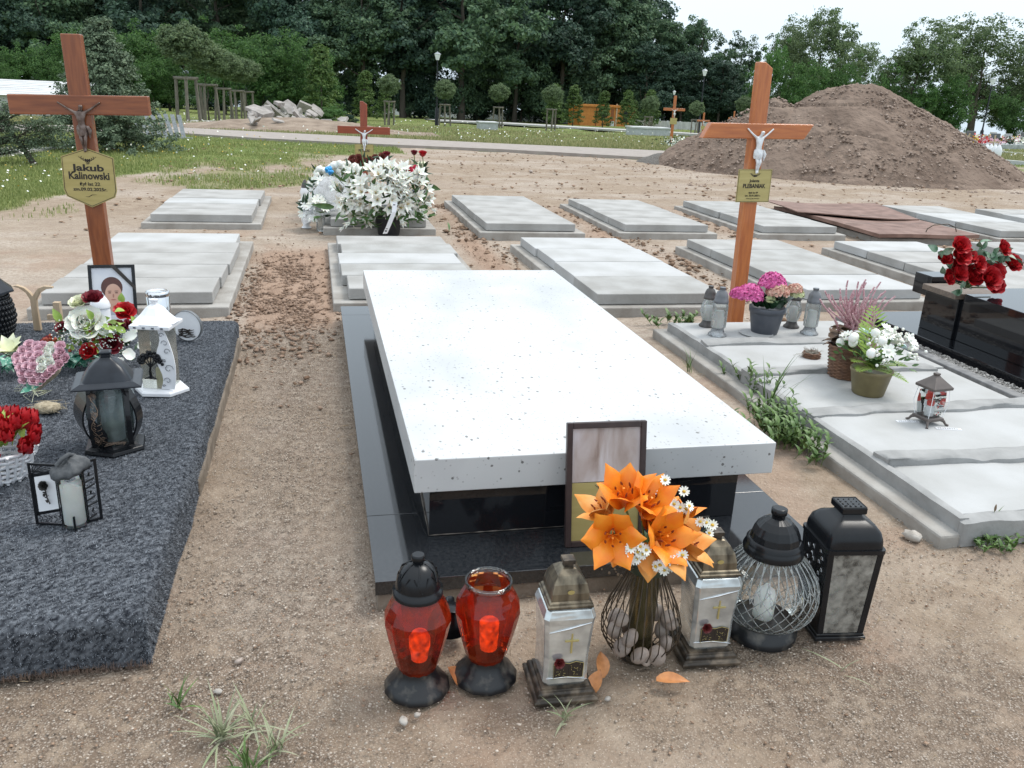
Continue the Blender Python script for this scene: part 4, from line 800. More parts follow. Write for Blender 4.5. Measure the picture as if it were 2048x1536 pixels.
# ------------------------------------------------------------------ walls, hut, shed, lamps, tombs
K['wall_white'] = mat('white_wall', (.62, .63, .63), (.46, .47, .47), .8, scale=1.5, detail=8)
def wall(name, label, a, b, top_a, top_b, th=.15, m=None, panel=2.5):
    A = G(*a); B = G(*b); d = B - A; n = max(1, int(d.length / panel)); t = thing(name, label, 'wall', A); mb = MB(); pb = MB()
    ta = (ray(*top_a) / ray(*top_a)[1] * A.y)[2] + H - A.z; tb = (ray(*top_b) / ray(*top_b)[1] * B.y)[2] + H - B.z
    ang = math.atan2(d.y, d.x); L_ = math.hypot(d.x, d.y)
    for k in range(n):
        u0, u1 = k / n, (k + 1) / n; z0, z1 = d.z * u0, d.z * u1; h0, h1 = ta + (tb - ta) * u0, ta + (tb - ta) * u1
        x0, x1 = L_ * u0 + .03, L_ * u1 - .03
        mb.add([(x0, 0, z0 - .5), (x1, 0, z1 - .5), (x1, th, z1 - .5), (x0, th, z0 - .5), (x0, 0, z0 + h0), (x1, 0, z1 + h1), (x1, th, z1 + h1), (x0, th, z0 + h0)], [(0, 3, 2, 1), (4, 5, 6, 7), (0, 1, 5, 4), (1, 2, 6, 5), (2, 3, 7, 6), (3, 0, 4, 7)])
        pb.box(L_ * u0 - .05, L_ * u0 + .05, -.04, th + .04, z0 - .5, z0 + h0 + .04)
    o = mb.build('panel', m or K['wall_white'], t); p = pb.build('post', m or K['wall_white'], t); o.rotation_euler[2] = p.rotation_euler[2] = ang
    return t
wall('boundary_wall', 'long low white wall in front of the dark wood', (660, 223.5), (1162, 248), (660, 207), (1162, 232))
wall('boundary_wall', 'white wall behind and right of the orange hut', (1262, 254), (1500, 266), (1262, 238.5), (1500, 250))
wall('boundary_wall', 'short grey white wall between the spruce and the staked row', (296, 212), (372, 212), (296, 190), (372, 192), m=K['wall_white'])
# corrugated white shed
g = G(150, 238); t = thing('metal_shed', 'low white shed with a ribbed metal roof behind the left cross', 'shed', (g.x, g.y, g.z)); dl_ = ray(-170, 240); gl = Vector((dl_[0] / dl_[1] * g.y, g.y, 0))
mb = MB(); Lx = gl.x - g.x; d = ray(140, 178); zt = (d / d[1] * g.y)[2] + H - g.z; d2 = ray(0, 170); 
mb.box(Lx, 0, 0, .1, -.2, zt * .72); mb.box(Lx, 0, 6, 6.1, -.2, zt * 1.02); mb.box(-.1, 0, .1001, 5.9999, -.2, zt * .7); mb.build('wall', K['wall_white'], t)
mb = MB(); n = 160
for k in range(n):
    x0 = Lx - .3 - (Lx - .6) * k / n * 1.0; x1 = x0 - (Lx - .6) / n
rows = 9; rs_ = MB()
for k in range(rows):
    y0 = -.3 + k * .72; z0 = zt * .72 + k * zt * .052
    rs_.add([(Lx, y0 + .72, z0 + zt * .052 - .10), (.3, y0 + .72, z0 + zt * .052 - .10), (.3, y0 + .72, z0 + zt * .052), (Lx, y0 + .72, z0 + zt * .052)], [(0, 1, 2, 3)])  # grey strips, standing in for the shade between the roof ribs
    mb.add([(Lx, y0, z0), (.3, y0, z0), (.3, y0 + .60, z0 + zt * .045), (Lx, y0 + .60, z0 + zt * .045), (.3, y0 + .72, z0 + zt * .052 - .09), (Lx, y0 + .72, z0 + zt * .052 - .09)], [(0, 1, 2, 3), (3, 2, 4, 5)])
mb.build('roof', K['wall_white'], t); rs_.build('roof_rib_shade', K['concrete2'], t)
# orange hut
K['hut'] = mat('orange_boards', (.52, .20, .035), (.42, .15, .025), .6, scale=3, detail=6)
K['hut_dark'] = mat('brown_boards', (.25, .08, .02), (.2, .06, .015), .6)
A = G(1160, 251); B = G(1268, 255); t = thing('wooden_hut', 'small orange wooden hut by the white wall', 'hut', A); ang = math.atan2(B.y - A.y, B.x - A.x); W = math.hypot(B.x - A.x, B.y - A.y); d = ray(1160, 208); zt = (d / d[1] * A.y)[2] + H - A.z
def hb(name, m, *b, p=t, bev=0): o = MB().box(*b).build(name, m, p, bev); o.rotation_euler[2] = ang if p is t else 0; return o
hb('wall', K['hut'], 0, W, 0, 3.5, -.5, zt * .90); rfo = hb('roof', K['hut'], -.15, W + .1, -.25, 3.7, zt * .902, zt * 1.0)
hb('post', K['hut_dark'], W * .27, W * .285, -.08, 0, 0, zt * .9); wn = hb('window', K['dark_plastic'], W * .37, W * .48, -.04, .02, zt * .42, zt * .72); hb('door', K['hut_dark'], W * .55, W * .60, -.05, .02, 0, zt * .82)
hb('pane', K['dark_plastic'], W * .78, W * .87, -.06, .02, zt * .22, zt * .75); hb('downpipe', K['bare_wood'], W * .635, W * .655, -.12, -.02, 0, zt * 1.08); hb('bin', K['wall_white'], W * .53, W * .585, -.5, -.15, -.2, zt * .25)
hb('corner_board', K['hut_dark'], W * .975, W * 1.004, -.05, .05, 0, zt * .9)
# lamp posts
K['lamp_glass'] = mat('white_lamp_glass', (.80, .82, .84), (.7, .72, .74), .3)
def lamp(px, base, top, label, rz=0):
    g = G(px, base); d = ray(px, top); h = (d / d[1] * g.y)[2] + H - g.z; t = thing('street_lamp', label, 'lamp post', g, rz, 'lamp posts along the cemetery path'); s = h / 4.0
    mb = MB(); mb.lathe([(.10 * s, -.2), (.10 * s, .9 * s), (.06 * s, .95 * s), (.045 * s, 1.1 * s), (.035 * s, 3.55 * s)], 10); mb.build('post', K['dark_plastic'], t)
    mb = MB(); mb.lathe([(.08 * s, 3.55 * s), (.17 * s, 3.85 * s), (.17 * s, 3.86 * s)], 6, 0, False); mb.build('lamp_glass', K['lamp_glass'], t)
    mb = MB(); mb.lathe([(.20 * s, 3.861 * s), (.12 * s, 3.93 * s), (.03 * s, 3.96 * s), (.02 * s, 4.02 * s)], 6, 0, False); mb.build('cap', mat('lamp_cap', (.35, .38, .4), None, .4) if 'lamp_cap' not in bpy.data.materials else bpy.data.materials['lamp_cap'], t)
lamp(873, 252, 103, 'tall lamp post in front of the wood, left of the second staked tree'); lamp(1341, 262, 180, 'slim lamp post between the orange hut and the earth heap, farther one'); lamp(1396, 268, 136, 'lamp post left of the orange cross'); lamp(1482, 262, 172, 'lamp post just left of the orange cross top, behind the trees')
lamp(1958, 292, 152, 'lamp post under the big trees at the right')
# low pale tombs in the meadow
K['tomb'] = mat('pale_tomb', (.44, .46, .47), (.34, .36, .37), .7, scale=6)
def tomb(px0, px1, by, top, label, dy=1.2):
    A = G(px0, by); B = G(px1, by + (px1 - px0) * .03); d = ray(px0, top); h = (d / d[1] * A.y)[2] + H - A.z; t = thing('stone_tomb', label, 'tomb', A); W = B.x - A.x
    mb = MB(); mb.box(0, W, 0, dy, -.3, h * .82); mb.build('body', K['tomb'], t, .01); mb = MB(); mb.box(-.05, W + .05, -.05, dy + .05, h * .822, h); mb.build('lid', K['wall_white'], t, .01)
tomb(960, 993, 258, 243, 'low grey tomb between two staked trees'); tomb(1265, 1330, 272, 253, 'pale box tomb right of the orange hut'); tomb(1325, 1372, 252, 245, 'long white tomb beside the far wall')
# stack of grey boards leaning on the grass
g = G(356, 277); t = thing('board_stack', 'row of grey slats leaning together on the grass by the low spruce', 'boards', g, -.1)
for k in range(8):
    mb = MB(); x = -.95 + k * .135; mb.add([(x + .10, 0, -.02), (x + .19, 0, -.02), (x + .19, .05, -.02), (x + .10, .05, -.02), (x - .28 + k * .028, .42, .58 - k * .006), (x - .19 + k * .028, .42, .58 - k * .006), (x - .19 + k * .028, .47, .58 - k * .006), (x - .28 + k * .028, .47, .58 - k * .006)], [(0, 3, 2, 1), (4, 5, 6, 7), (0, 1, 5, 4), (1, 2, 6, 5), (2, 3, 7, 6), (3, 0, 4, 7)])
    mb.build('slat', mat('grey_slat', (.16, .18, .19), (.24, .26, .27), .6), t)
MB().box(-.85, .35, -.06, .0, -.02, .04).build('bottom_rail', K['tomb'], t)
# heap of broken slabs
r = random.Random(21)
gb = mat('broken_concrete', (.38, .35, .33), (.26, .24, .22), .9, scale=6, detail=8, bump=.01, bscale=20)
RB = [(520, 222, 1.0, .2, .7, -.5), (548, 238, .75, .8, .9, .3), (575, 232, .9, -.7, .6, -.2), (600, 235, 1.1, .5, 1.2, .5), (545, 218, .8, -.5, 1.1, .1), (580, 215, .9, .6, 1.0, -.6), (560, 207, .5, .3, .4, 1), (610, 215, .8, -.9, .8, .2), (530, 235, .6, .2, .3, .8), (625, 228, .5, .3, .9, -.3), (585, 248, .55, .1, .3, .2), (560, 250, .5, .5, .2, -.4), (610, 247, .45, -.3, .5, .9), (595, 240, .5, .9, .4, -.9), (570, 224, .7, .2, 1.3, .5), (535, 226, .7, 1.0, .7, -.2), (552, 228, .8, -.2, .9, .7), (592, 222, .7, .3, .3, .3), (512, 232, .6, -.4, .8, .5), (635, 222, .7, .7, 1.0, .2), (575, 244, .6, -.6, .3, .3)]
RB = [(a, b, c * .78, d, e, f) for a, b, c, d, e, f in RB] + [(a + r.uniform(-14, 14), b + r.uniform(2, 14), c * .5, d + r.uniform(-.6, .6), e + r.uniform(-.6, .6), f + 1.1) for a, b, c, d, e, f in RB]
for k, (px, py, s, rx_, ry_, rz_) in enumerate(RB):
    g = G(px, 258 - (k % 3) * 4); z = V(px, py, g.y).z; mb = MB(); w_, h_ = s * r.uniform(.45, .6), s * r.uniform(.3, .42)
    pl_ = [(-w_, -h_), (w_ * .9, -h_ * 1.1), (w_ * 1.05, h_ * r.uniform(.4, .9)), (w_ * .3, h_ * 1.1), (-w_ * .95, h_ * .9)]; mb.prism(pl_, .11, 0, 'z', -.05); o = mb.build('concrete_chunk', gb, None, .012)
    o.location = (g.x, g.y + (k % 3) * .25, max(z, g.z + .2)); o.scale = (1, 1, 1.15); o.rotation_euler = (rx_, ry_ - .4, rz_); tag(o, 'broken concrete slab piece thrown on the rubble heap by the path', 'rubble', 'broken slabs on the rubble heap')
for k in range(26):
    px, py = r.uniform(500, 690), r.uniform(252, 263); g = G(px, py); mb = MB(); a, b = r.uniform(.08, .3), r.uniform(.06, .16); mb.box(-a, a, -b, b, 0, r.uniform(.05, .12), 0, .02); o = mb.build('rubble_lump', gb, None, .01); o.location = (g.x, g.y, g.z + .33); o.rotation_euler = (r.uniform(-.5, .5), r.uniform(-.5, .5), r.uniform(0, 3)); tag(o, 'small lump of concrete scattered at the foot of the rubble heap', 'rubble', 'small rubble in front of the heap')
# bushes beside the rubble
for px, by, h, wd in ((655, 250, 1.0, 2.2), (620, 246, .8, 1.5), (700, 252, .75, 1.6)):
    g = G(px, by + 4); cr, tk = TR['b0' if px == 655 else 'd1']; tree_of('low_bush', near(px, 'low dark green bush,'), 'bush', cr, tk, (g.x, g.y, g.z - .1), h, px, 'low bushes by the rubble heap', wd * .8)
# plastic sheeting on the right of the heap
mb = MB(); r2 = np.random.RandomState(4); A = G(1945, 330); n = 22
def cloth(mb, P0, P1, wd, seed, amp=.10):
    v = []; m1 = 9
    for i in range(n + 1):
        for j in range(m1 + 1):
            u, w_ = i / n, j / m1; p = Vector(P0).lerp(Vector(P1), u); p.y += (w_ - .5) * wd; p.x += (w_ - .5) * wd * .4; p.z += amp * float(fbm(u * 9 + seed, w_ * 6, 3, seed)) * (1 - abs(w_ - .5)); v.append(tuple(p))
    mb.add(v, [(i * (m1 + 1) + j, (i + 1) * (m1 + 1) + j, (i + 1) * (m1 + 1) + j + 1, i * (m1 + 1) + j + 1) for i in range(n) for j in range(m1)], 0, False)
P1 = V(1972, 330, 18.6); P0 = V(1925, 296, 18.6); cloth(mb, P0, P1, .5, 3, .22); o = mb.build('plastic_sheet', mat('white_plastic_film', (.7, .74, .78), (.55, .6, .66), .3)); s = o.modifiers.new('thick', 'SOLIDIFY'); s.thickness = .004; tag(o, 'crumpled white plastic sheet on the right foot of the earth heap', 'plastic sheet')
# distant graves at the right: flower-covered plots under the trees
gs = [mat('far_dark_stone', (.08, .085, .09), (.16, .16, .17), .4), mat('far_pale_stone', (.5, .5, .49), (.4, .4, .39), .6), K['tomb']]
fl = [K['white_petal'], K['red_petal'], K['leaf_dark'], K['yellow'], K['pink_petal']]
for k in range(26):
    px = 1870 + k * 9 + r.uniform(-3, 3); g = G(px, 288 + (k % 3) * 4 + (px - 1900) * .02); t = thing('distant_grave', 'small far grave heaped with flowers in the row under the right hand trees', 'grave', g, 0, 'far graves under the right hand trees'); w_ = .5
    MB().box(-w_, w_, 0, 1.8, 0, .3).build('tomb', gs[k % 3], t, .02)
    if k % 2: MB().box(-.35, .35, 1.5, 1.65, .3, r.uniform(.8, 1.2)).build('headstone', gs[(k + 1) % 3], t, .03)
    C = r2.normal(0, 1, (60, 3)) * [.35, .4, .15] + [0, .6, .5]; v, f, a = leaves(C, .2, r2, up=1, aspect=.9); npmesh('flowers', v, f, fl[k % 5], t)
for (a, b, z, lb) in (((1915, 300), (2300, 322), .12, 'pale kerb line in front of the far graves'), ((1960, 326), (2300, 350), .15, 'pale kerb along the far right lawn')):
    A, B = G(*a), G(*b); t = MB(); d = B - A; t.box(0, math.hypot(d.x, d.y), 0, .25, -.1, z); o = t.build('path_kerb', K['wall_white']); o.location = A; o.rotation_euler[2] = math.atan2(d.y, d.x); tag(o, lb, 'kerb')
for k in range(4):
    g = G(1968 + k * 8, 322 + k * .7); mb = MB(); mb.lathe([(.10, 0), (.07, .06), (.11, .2), (.12, .38), (.06, .5), (.02, .56)], 10); o = mb.build('white_candle_lantern', K['white_plastic']); o.location = g; tag(o, 'white lantern in the row on the kerb right of the plastic sheet', 'lantern', 'white lanterns on the far kerb')
# ------------------------------------------------------------------ wooden crosses
def figure(parent, m, s=1.0, name='crucifix_figure', loc=(0, 0, 0), kx=.95):
    """one continuous body, arms raised on the cross, head dropped to one side"""
    J = [(0, 0, 0, .020), (0, -.004, .045, .022), (0, -.006, .09, .026), (0, -.004, .105, .014), (.006, -.014, .118, .010), (.012, -.020, .140, .017), (.012, -.020, .152, .012),
         (-.026, -.004, .098, .011), (-.065, -.004, .125, .0080), (-.105, -.002, .158, .0062), (-.118, -.002, .168, .0075),
         (.026, -.004, .098, .011), (.065, -.004, .125, .0080), (.105, -.002, .158, .0062), (.118, -.002, .168, .0075),
         (-.014, 0, -.025, .017), (-.008, -.022, -.085, .012), (-.002, -.008, -.150, .0085), (.000, -.014, -.172, .008), (.015, 0, -.025, .017), (.014, -.024, -.085, .012), (.006, -.010, -.145, .0085), (.004, -.018, -.168, .008)]
    E_ = [(0, 1), (1, 2), (2, 3), (3, 4), (4, 5), (5, 6), (2, 7), (7, 8), (8, 9), (9, 10), (2, 11), (11, 12), (12, 13), (13, 14), (0, 15), (15, 16), (16, 17), (17, 18), (0, 19), (19, 20), (20, 21), (21, 22)]
    me = bpy.data.meshes.new(name); me.from_pydata([(a * s * kx, b * s, c * s * .80) for a, b, c, _ in J], E_, []); me.materials.append(m)
    o = bpy.data.objects.new(name, me); col.objects.link(o); o.parent = parent; o.location = loc
    sk = o.modifiers.new('skin', 'SKIN'); sk.use_smooth_shade = True; L = me.skin_vertices
    if not L: bpy.context.view_layer.objects.active = o
    lay = me.skin_vertices[0].data if len(me.skin_vertices) else None
    if lay:
        for i, j in enumerate(J): lay[i].radius = (j[3] * s * .88, j[3] * s * .8); lay[i].use_root = (i == 0)
    sb = o.modifiers.new('sub', 'SUBSURF'); sb.levels = 1; sb.render_levels = 2
    c = MB(); c.loft([[(math.cos(a) * rx * s, (math.sin(a) * ry - .004) * s, z * s * .8) for a in [k * .628 for k in range(10)]] for rx, ry, z in ((.026, .024, .012), (.030, .027, -.006), (.031, .028, -.040), (.026, .026, -.058))], 0, True)
    c.tube([(.028 * s, -.01 * s, .005 * s), (.040 * s, -.012 * s, -.02 * s), (.036 * s, -.01 * s, -.06 * s)], [.010 * s, .012 * s, .003 * s], 6)
    q = c.build('loincloth', m, o); 
    return o
def cross(label, base, h, w_, zbar, pw, pd, wv, wh, tilt, rz, plaque, fig, loc_plq, cut=False, fs=1.0, barcut=False, name='wooden_cross', group=None):
    t = thing(name, label, 'cross', base, rz, group, ry=tilt)
    mb = MB(); a = pw / 2
    top = [(-a, -.1), (a, -.1), (a, h - (.035 if cut else 0)), (-a * .2, h), (-a, h + (0 if not cut else .0))] if cut else [(-a, -.1), (a, -.1), (a, h), (-a, h)]
    mb.prism(top, pd, 0, 'y', -pd / 2); mb.build('post', wv, t, .006, 3)
    mb = MB(); b = pw * .52; 
    L0, L1 = -w_ / 2, w_ / 2
    if barcut: poly = [(L0 - .02, zbar - b), (L1 - .045, zbar - b), (L1 + .012, zbar + b), (L0 + .03, zbar + b)]
    else: poly = [(L0, zbar - b), (L1, zbar - b), (L1, zbar + b), (L0, zbar + b)]
    mb.prism(poly, pd * .9, 0, 'y', -pd / 2 - .008); mb.build('crossbar', wh, t, .006, 3)
    if fig: figure(t, fig, fs, loc=(0, -pd / 2 - .014, zbar - .118 * fs), kx=.75 if barcut else .95)
    if plaque: plaque(t, loc_plq, -pd / 2 - .012)
    return t
def laurel(parent, s, loc, m):
    mb = MB()
    for sg in (-1, 1):
        pts = [(sg * s * (.95 - 1.25 * u), 0, s * (.30 * math.sin(u * 2.6) * (-1) + .22 * (1 - u))) for u in [k / 6 for k in range(7)]]; mb.tube(pts, s * .022, 4)
        for k in range(1, 6):
            p = Vector(pts[k])
            for q in (-1, 1):
                a = (.9 * q + (0 if sg < 0 else math.pi)); d = Vector((math.cos(a), 0, math.sin(a) * .9)); n_ = Vector((-d.z, 0, d.x)); e = p + d * s * .26
                mb.add([tuple(p), tuple(p.lerp(e, .5) + n_ * s * .07), tuple(e), tuple(p.lerp(e, .5) - n_ * s * .07)], [(0, 1, 2, 3)])
    o = mb.build('laurel_emblem', m, parent); o.location = loc; return o
def plaque_a(t, z, y):
    w_ = .136; hh = .172
    def outline(k, dz=0): return [(-w_ * k, hh * .62 * k), (0, hh * .90 * k), (w_ * k, hh * .62 * k), (w_ * 1.02 * k, -hh * .45 * k), (w_ * .93 * k, -hh * .66 * k), (0, -hh * 1.0 * k), (-w_ * .93 * k, -hh * .66 * k), (-w_ * 1.02 * k, -hh * .45 * k)]
    mb = MB(); mb.prism(outline(1), .003, 0, 'y', 0); p = mb.build('plaque', K['gold_plate'], t); p.location = (0, y, z); p.rotation_euler[1] = R(2.0)
    for k, c in ((.985, 0),):
        pts = [(q[0] * .96, -.0012, q[1] * .96) for q in outline(1)]; b = MB(); b.tube(pts, .0017, 4, closed=True, sm=False); b.build('border', K['dark_edge'], p)
    laurel(p, .048, (0, -.0012, .098), K['ink'])
    for s, sz, zz, bold, sx in (('ŚP', .016, .072, .0003, 1), ('Jakub', .050, .046, .0015, 1.5), ('Kalinowski', .056, .002, .0014, .88), ('żył lat 22', .026, -.042, .0005, 1.1), ('zm.09.02.2025r.', .025, -.072, .0006, 1.1)):
        text('lettering', s, sz, K['ink'], p, (0, -.0014, zz), bold=bold, sx=sx)
    b = MB(); b.tube([(-.03, -.001, -.112), (-.012, -.001, -.113), (.005, -.001, -.102), (.03, -.001, -.100)], [.0005, .0016, .0016, .0005], 4); b.build('flourish', K['ink'], p)
def plaque_rect(lines, w_, hh, m=None, fw=None):
    def f(t, z, y):
        mb = MB(); mb.box(-w_ / 2, w_ / 2, 0, .004, -hh / 2, hh / 2); p = mb.build('plaque', m or K['gold_plate'], t); p.location = (0, y, z)
        b = MB(); a, c = w_ / 2 - .004, hh / 2 - .004; b.tube([(-a, -.001, -c), (a, -.001, -c), (a, -.001, c), (-a, -.001, c)], .0014, 4, closed=True, sm=False); b.build('border', K['dark_edge'], p)
        laurel(p, w_ * .17, (0, -.0012, hh * .34), K['ink'])
        for s, sz, zz, bold, sx in lines: text('lettering', s, sz, K['ink'], p, (0, -.0014, zz), bold=bold, sx=sx)
    return f
def cross_px(label, base, topp, barp, wpx, **kw):
    B = G(*base); Tp = V(topp[0], topp[1], B.y); tilt = math.atan2(Tp.x - B.x, Tp.z); h = math.hypot(Tp.x - B.x, Tp.z); zb = V(barp[0], barp[1], B.y).z / math.cos(tilt)
    return B, h, tilt, zb
K['corpus_bronze'] = mat('bronze_figure', (.10, .065, .05), (.22, .17, .15), .35, .6, scale=40)
K['corpus_white'] = mat('white_metal_figure', (.80, .80, .80), (.6, .6, .6), .3, .3, scale=40)
B, h, tl, zb = cross_px('', (223, 640), (143, 68), (165, 210), 0)
cross('tall brown wooden cross with a shield shaped gold name plate, at the left', B, h, .715, zb, .100, .075, K['wood_v'], K['wood_h'], tl, R(0), plaque_a, K['corpus_bronze'], V(176, 351, B.y).z, fs=.98)
B, h, tl, zb = cross_px('', (1468, 655), (1529, 124), (1515, 262), 0)
cross('orange wooden cross with slanted ends and a square gold name plate, behind the hydrangea', B, h, .70, zb, .086, .07, K['wood2_v'], K['wood2_h'], tl, R(0),
      plaque_rect([('Jolanta', .024, .03, .0004, 1), ('PLEBANIAK', .036, -.002, .0008, .82), ('żyła lat 69', .015, -.042, .0002, 1), ('zm. 25.01.2025 r.', .015, -.060, .0002, 1), ('P O K Ó J  J E J  D U S Z Y', .008, -.078, .0001, 1)], .225, .20), K['corpus_white'], V(1503, 370, B.y).z, cut=True, fs=.98, barcut=True)
zb = V(727, 257, 11.1).z; h = V(726, 199, 11.1).z
cross('small dark red wooden cross rising behind the heap of white lilies', (V(728, 300, 11.1).x, 11.1, -.02), h, .64, zb, .085, .06, K['wood3_v'], K['wood3_h'], R(0), R(0), plaque_rect([('PIETRZAK', .045, .02, .001, .7)], .23, .20), K['corpus_white'], V(725, 301, 11.1).z, cut=True, fs=.95)
for px, by, top, lb in ((1341, 292, 191, 'far small cross above a bunch of white flowers, left of the earth heap'), (1402, 285, 225, 'far orange cross partly hidden behind the left slope of the earth heap'), (1463, 275, 222, 'tip of a far orange cross at the shoulder of the earth heap'),
                        (1929, 318, 266, 'far thin cross by the plastic sheet, left of two'), (1980, 322, 270, 'far thin cross at the right, right of two')):
    g = G(px, by); d = ray(px, top); h = (d / d[1] * g.y)[2] + H - g.z; s = h / 1.6
    cross(lb, g, h, .75 * s, h * .73, .085 * s, .06 * s, K['wood2_v'] if px < 1900 else K['bare_wood'], K['wood2_h'] if px < 1900 else K['bare_wood'], 0, 0, (lambda t, z, y, s=s: MB().box(-.12 * s, .12 * s, y, y + .01, z - .1 * s, z + .1 * s).build('plaque', K['gold_plate'], t)), K['corpus_white'], h * .5, fs=s, name='far_cross', group='far crosses')

# ------------------------------------------------------------------ lanterns in front of the white monument
def red_lantern(label, px, py, lid, rz, fr=.3):
    g = G(px, py); t = thing('grave_lantern', label, 'lantern', g, rz)
    mb = MB(); seg = 12; rg = []
    for r_, z in ((.079, 0), (.080, .006), (.073, .018), (.055, .034), (.046, .052), (.045, .062)):
        rg.append([((r_ * (1 + (.03 if j % 3 == 0 else 0)) * math.cos(6.2832 * j / 36)), r_ * (1 + (.03 if j % 3 == 0 else 0)) * math.sin(6.2832 * j / 36), z) for j in range(36)])
    mb.loft(rg); mb.build('base', K['dusty_plastic'], t)
    mb = MB(); mb.lathe([(.046, .060), (.053, .075), (.062, .110), (.073, .155), (.081, .195), (.080, .212), (.068, .240), (.056, .262), (.054, .268)], 14, 0, False, False, False); mb.lathe([(.040, .0605), (.002, .0606)], 10, 0, False, False, False)
    mb.build('red_glass_body', K['glass_red'], t)
    mb = MB(); c = (0.004, -.004, .064); mb.lathe([(.020, .02), (.022, .04), (.026, .055), (.026, .08), (.018, .095), (.012, .098)] if lid else [(.022, .02), (.024, .06), (.025, .095), (.020, .100), (.010, .098)], 14, c=c)
    mb.build('candle_insert', K['candle_glow'], t)
    mb = MB()
    for z, r_ in ((.268, .0545), (.277, .056)): mb.tube([(r_ * math.cos(a), r_ * math.sin(a), z) for a in [k * .2618 for k in range(24)]], .0035, 6, closed=True)
    mb.lathe([(.0545, .266), (.0555, .280)], 24, 0, True, False, False); mb.build('glass_rim', K['glass'] if not lid else K['dusty_plastic'], t)
    if lid:
        mb = MB(); mb.lathe([(.060, .266), (.060, .282), (.054, .284), (.0535, .290), (.050, .312), (.040, .333), (.024, .346), (.015, .349)], 24)
        for k in range(10):
            a0 = k * .628
            pts = [(.0545 * math.cos(a0 + .28 * q), .0545 * math.sin(a0 + .28 * q), .286 + .020 * math.sin(3.14 * (q + .0) / 2)) for q in (-1, -.5, 0, .5, 1)]
        for k in range(6):
            a = k * 1.047 + .2; mb.tube([(.0505 * math.cos(a), .0505 * math.sin(a), .312), (.041 * math.cos(a + .1), .041 * math.sin(a + .1), .334), (.017 * math.cos(a + .15), .017 * math.sin(a + .15), .350)], .0018, 4)
            mb.tube([((.0525 - .0035 * abs(q - 2) / 2) * math.cos(a + .1 * q), (.0525 - .0035 * abs(q - 2) / 2) * math.sin(a + .1 * q), .293 + .009 * abs(q - 2)) for q in (-2, 0, 2, 4, 6)], .0013, 4)
        mb.lathe([(.013, .346), (.012, .352), (.016, .356), (.0165, .368), (.014, .371)], 16); mb.build('lid', K['dark_plastic'], t)
    return t
m_, t_, b_ = nodes('candle_in_red_glass'); b_.inputs['Base Color'].default_value = (.95, .75, .4, 1); b_.inputs['Emission Color'].default_value = (1, .62, .2, 1); nq = N(t_, 'ShaderNodeTexNoise', Scale=45.0); t_.links.new(N(t_, 'ShaderNodeTexCoord').outputs['Object'], nq.inputs['Vector']); mq = N(t_, 'ShaderNodeMapRange'); mq.inputs[1].default_value = .35; mq.inputs[2].default_value = .7; mq.inputs[3].default_value = .05; mq.inputs[4].default_value = 1.1; t_.links.new(nq.outputs['Fac'], mq.inputs[0]); t_.links.new(mq.outputs[0], b_.inputs['Emission Strength']); K['candle_glow'] = m_  # uneven emission imitates light glowing through the translucent candle
red_lantern('red faceted glass lantern with a black domed lid, leftmost of the front row', 834, 1372, True, .2)
red_lantern('open red faceted glass lantern without a lid, second from left in the front row', 970, 1350, False, .5)
# fallen lid between them
t = thing('fallen_lantern_top', 'broken black lantern top lying on its side behind the two red lanterns', 'lantern lid', G(900, 1300)); mb = MB(); mb.lathe([(.058, 0), (.058, .015), (.052, .03), (.04, .05), (.015, .07), (.013, .09)], 18, 0, True, False)
o = mb.build('dome', K['dark_plastic'], t); o.rotation_euler = (R(-70), R(25), 0); o.location = (0, .02, .06)
t2 = thing('ribbed_shade', 'black ribbed plastic shade leaning against the plinth behind the domed red lantern', 'lantern lid', G(862, 1205)); mb = MB()
for k in range(14): a = k * .16 + .2; mb.tube([(.03 * math.cos(a), 0, .03 * math.sin(a)), (.07 * math.cos(a), .01, .07 * math.sin(a))], .002, 4)
mb.tube([(.07 * math.cos(.16 * k + .2), .01, .07 * math.sin(.16 * k + .2)) for k in range(14)], .004, 5); mb.tube([(.03 * math.cos(.16 * k + .2), 0, .03 * math.sin(.16 * k + .2)) for k in range(14)], .006, 5); mb.build('shade', K['dark_plastic'], t2)

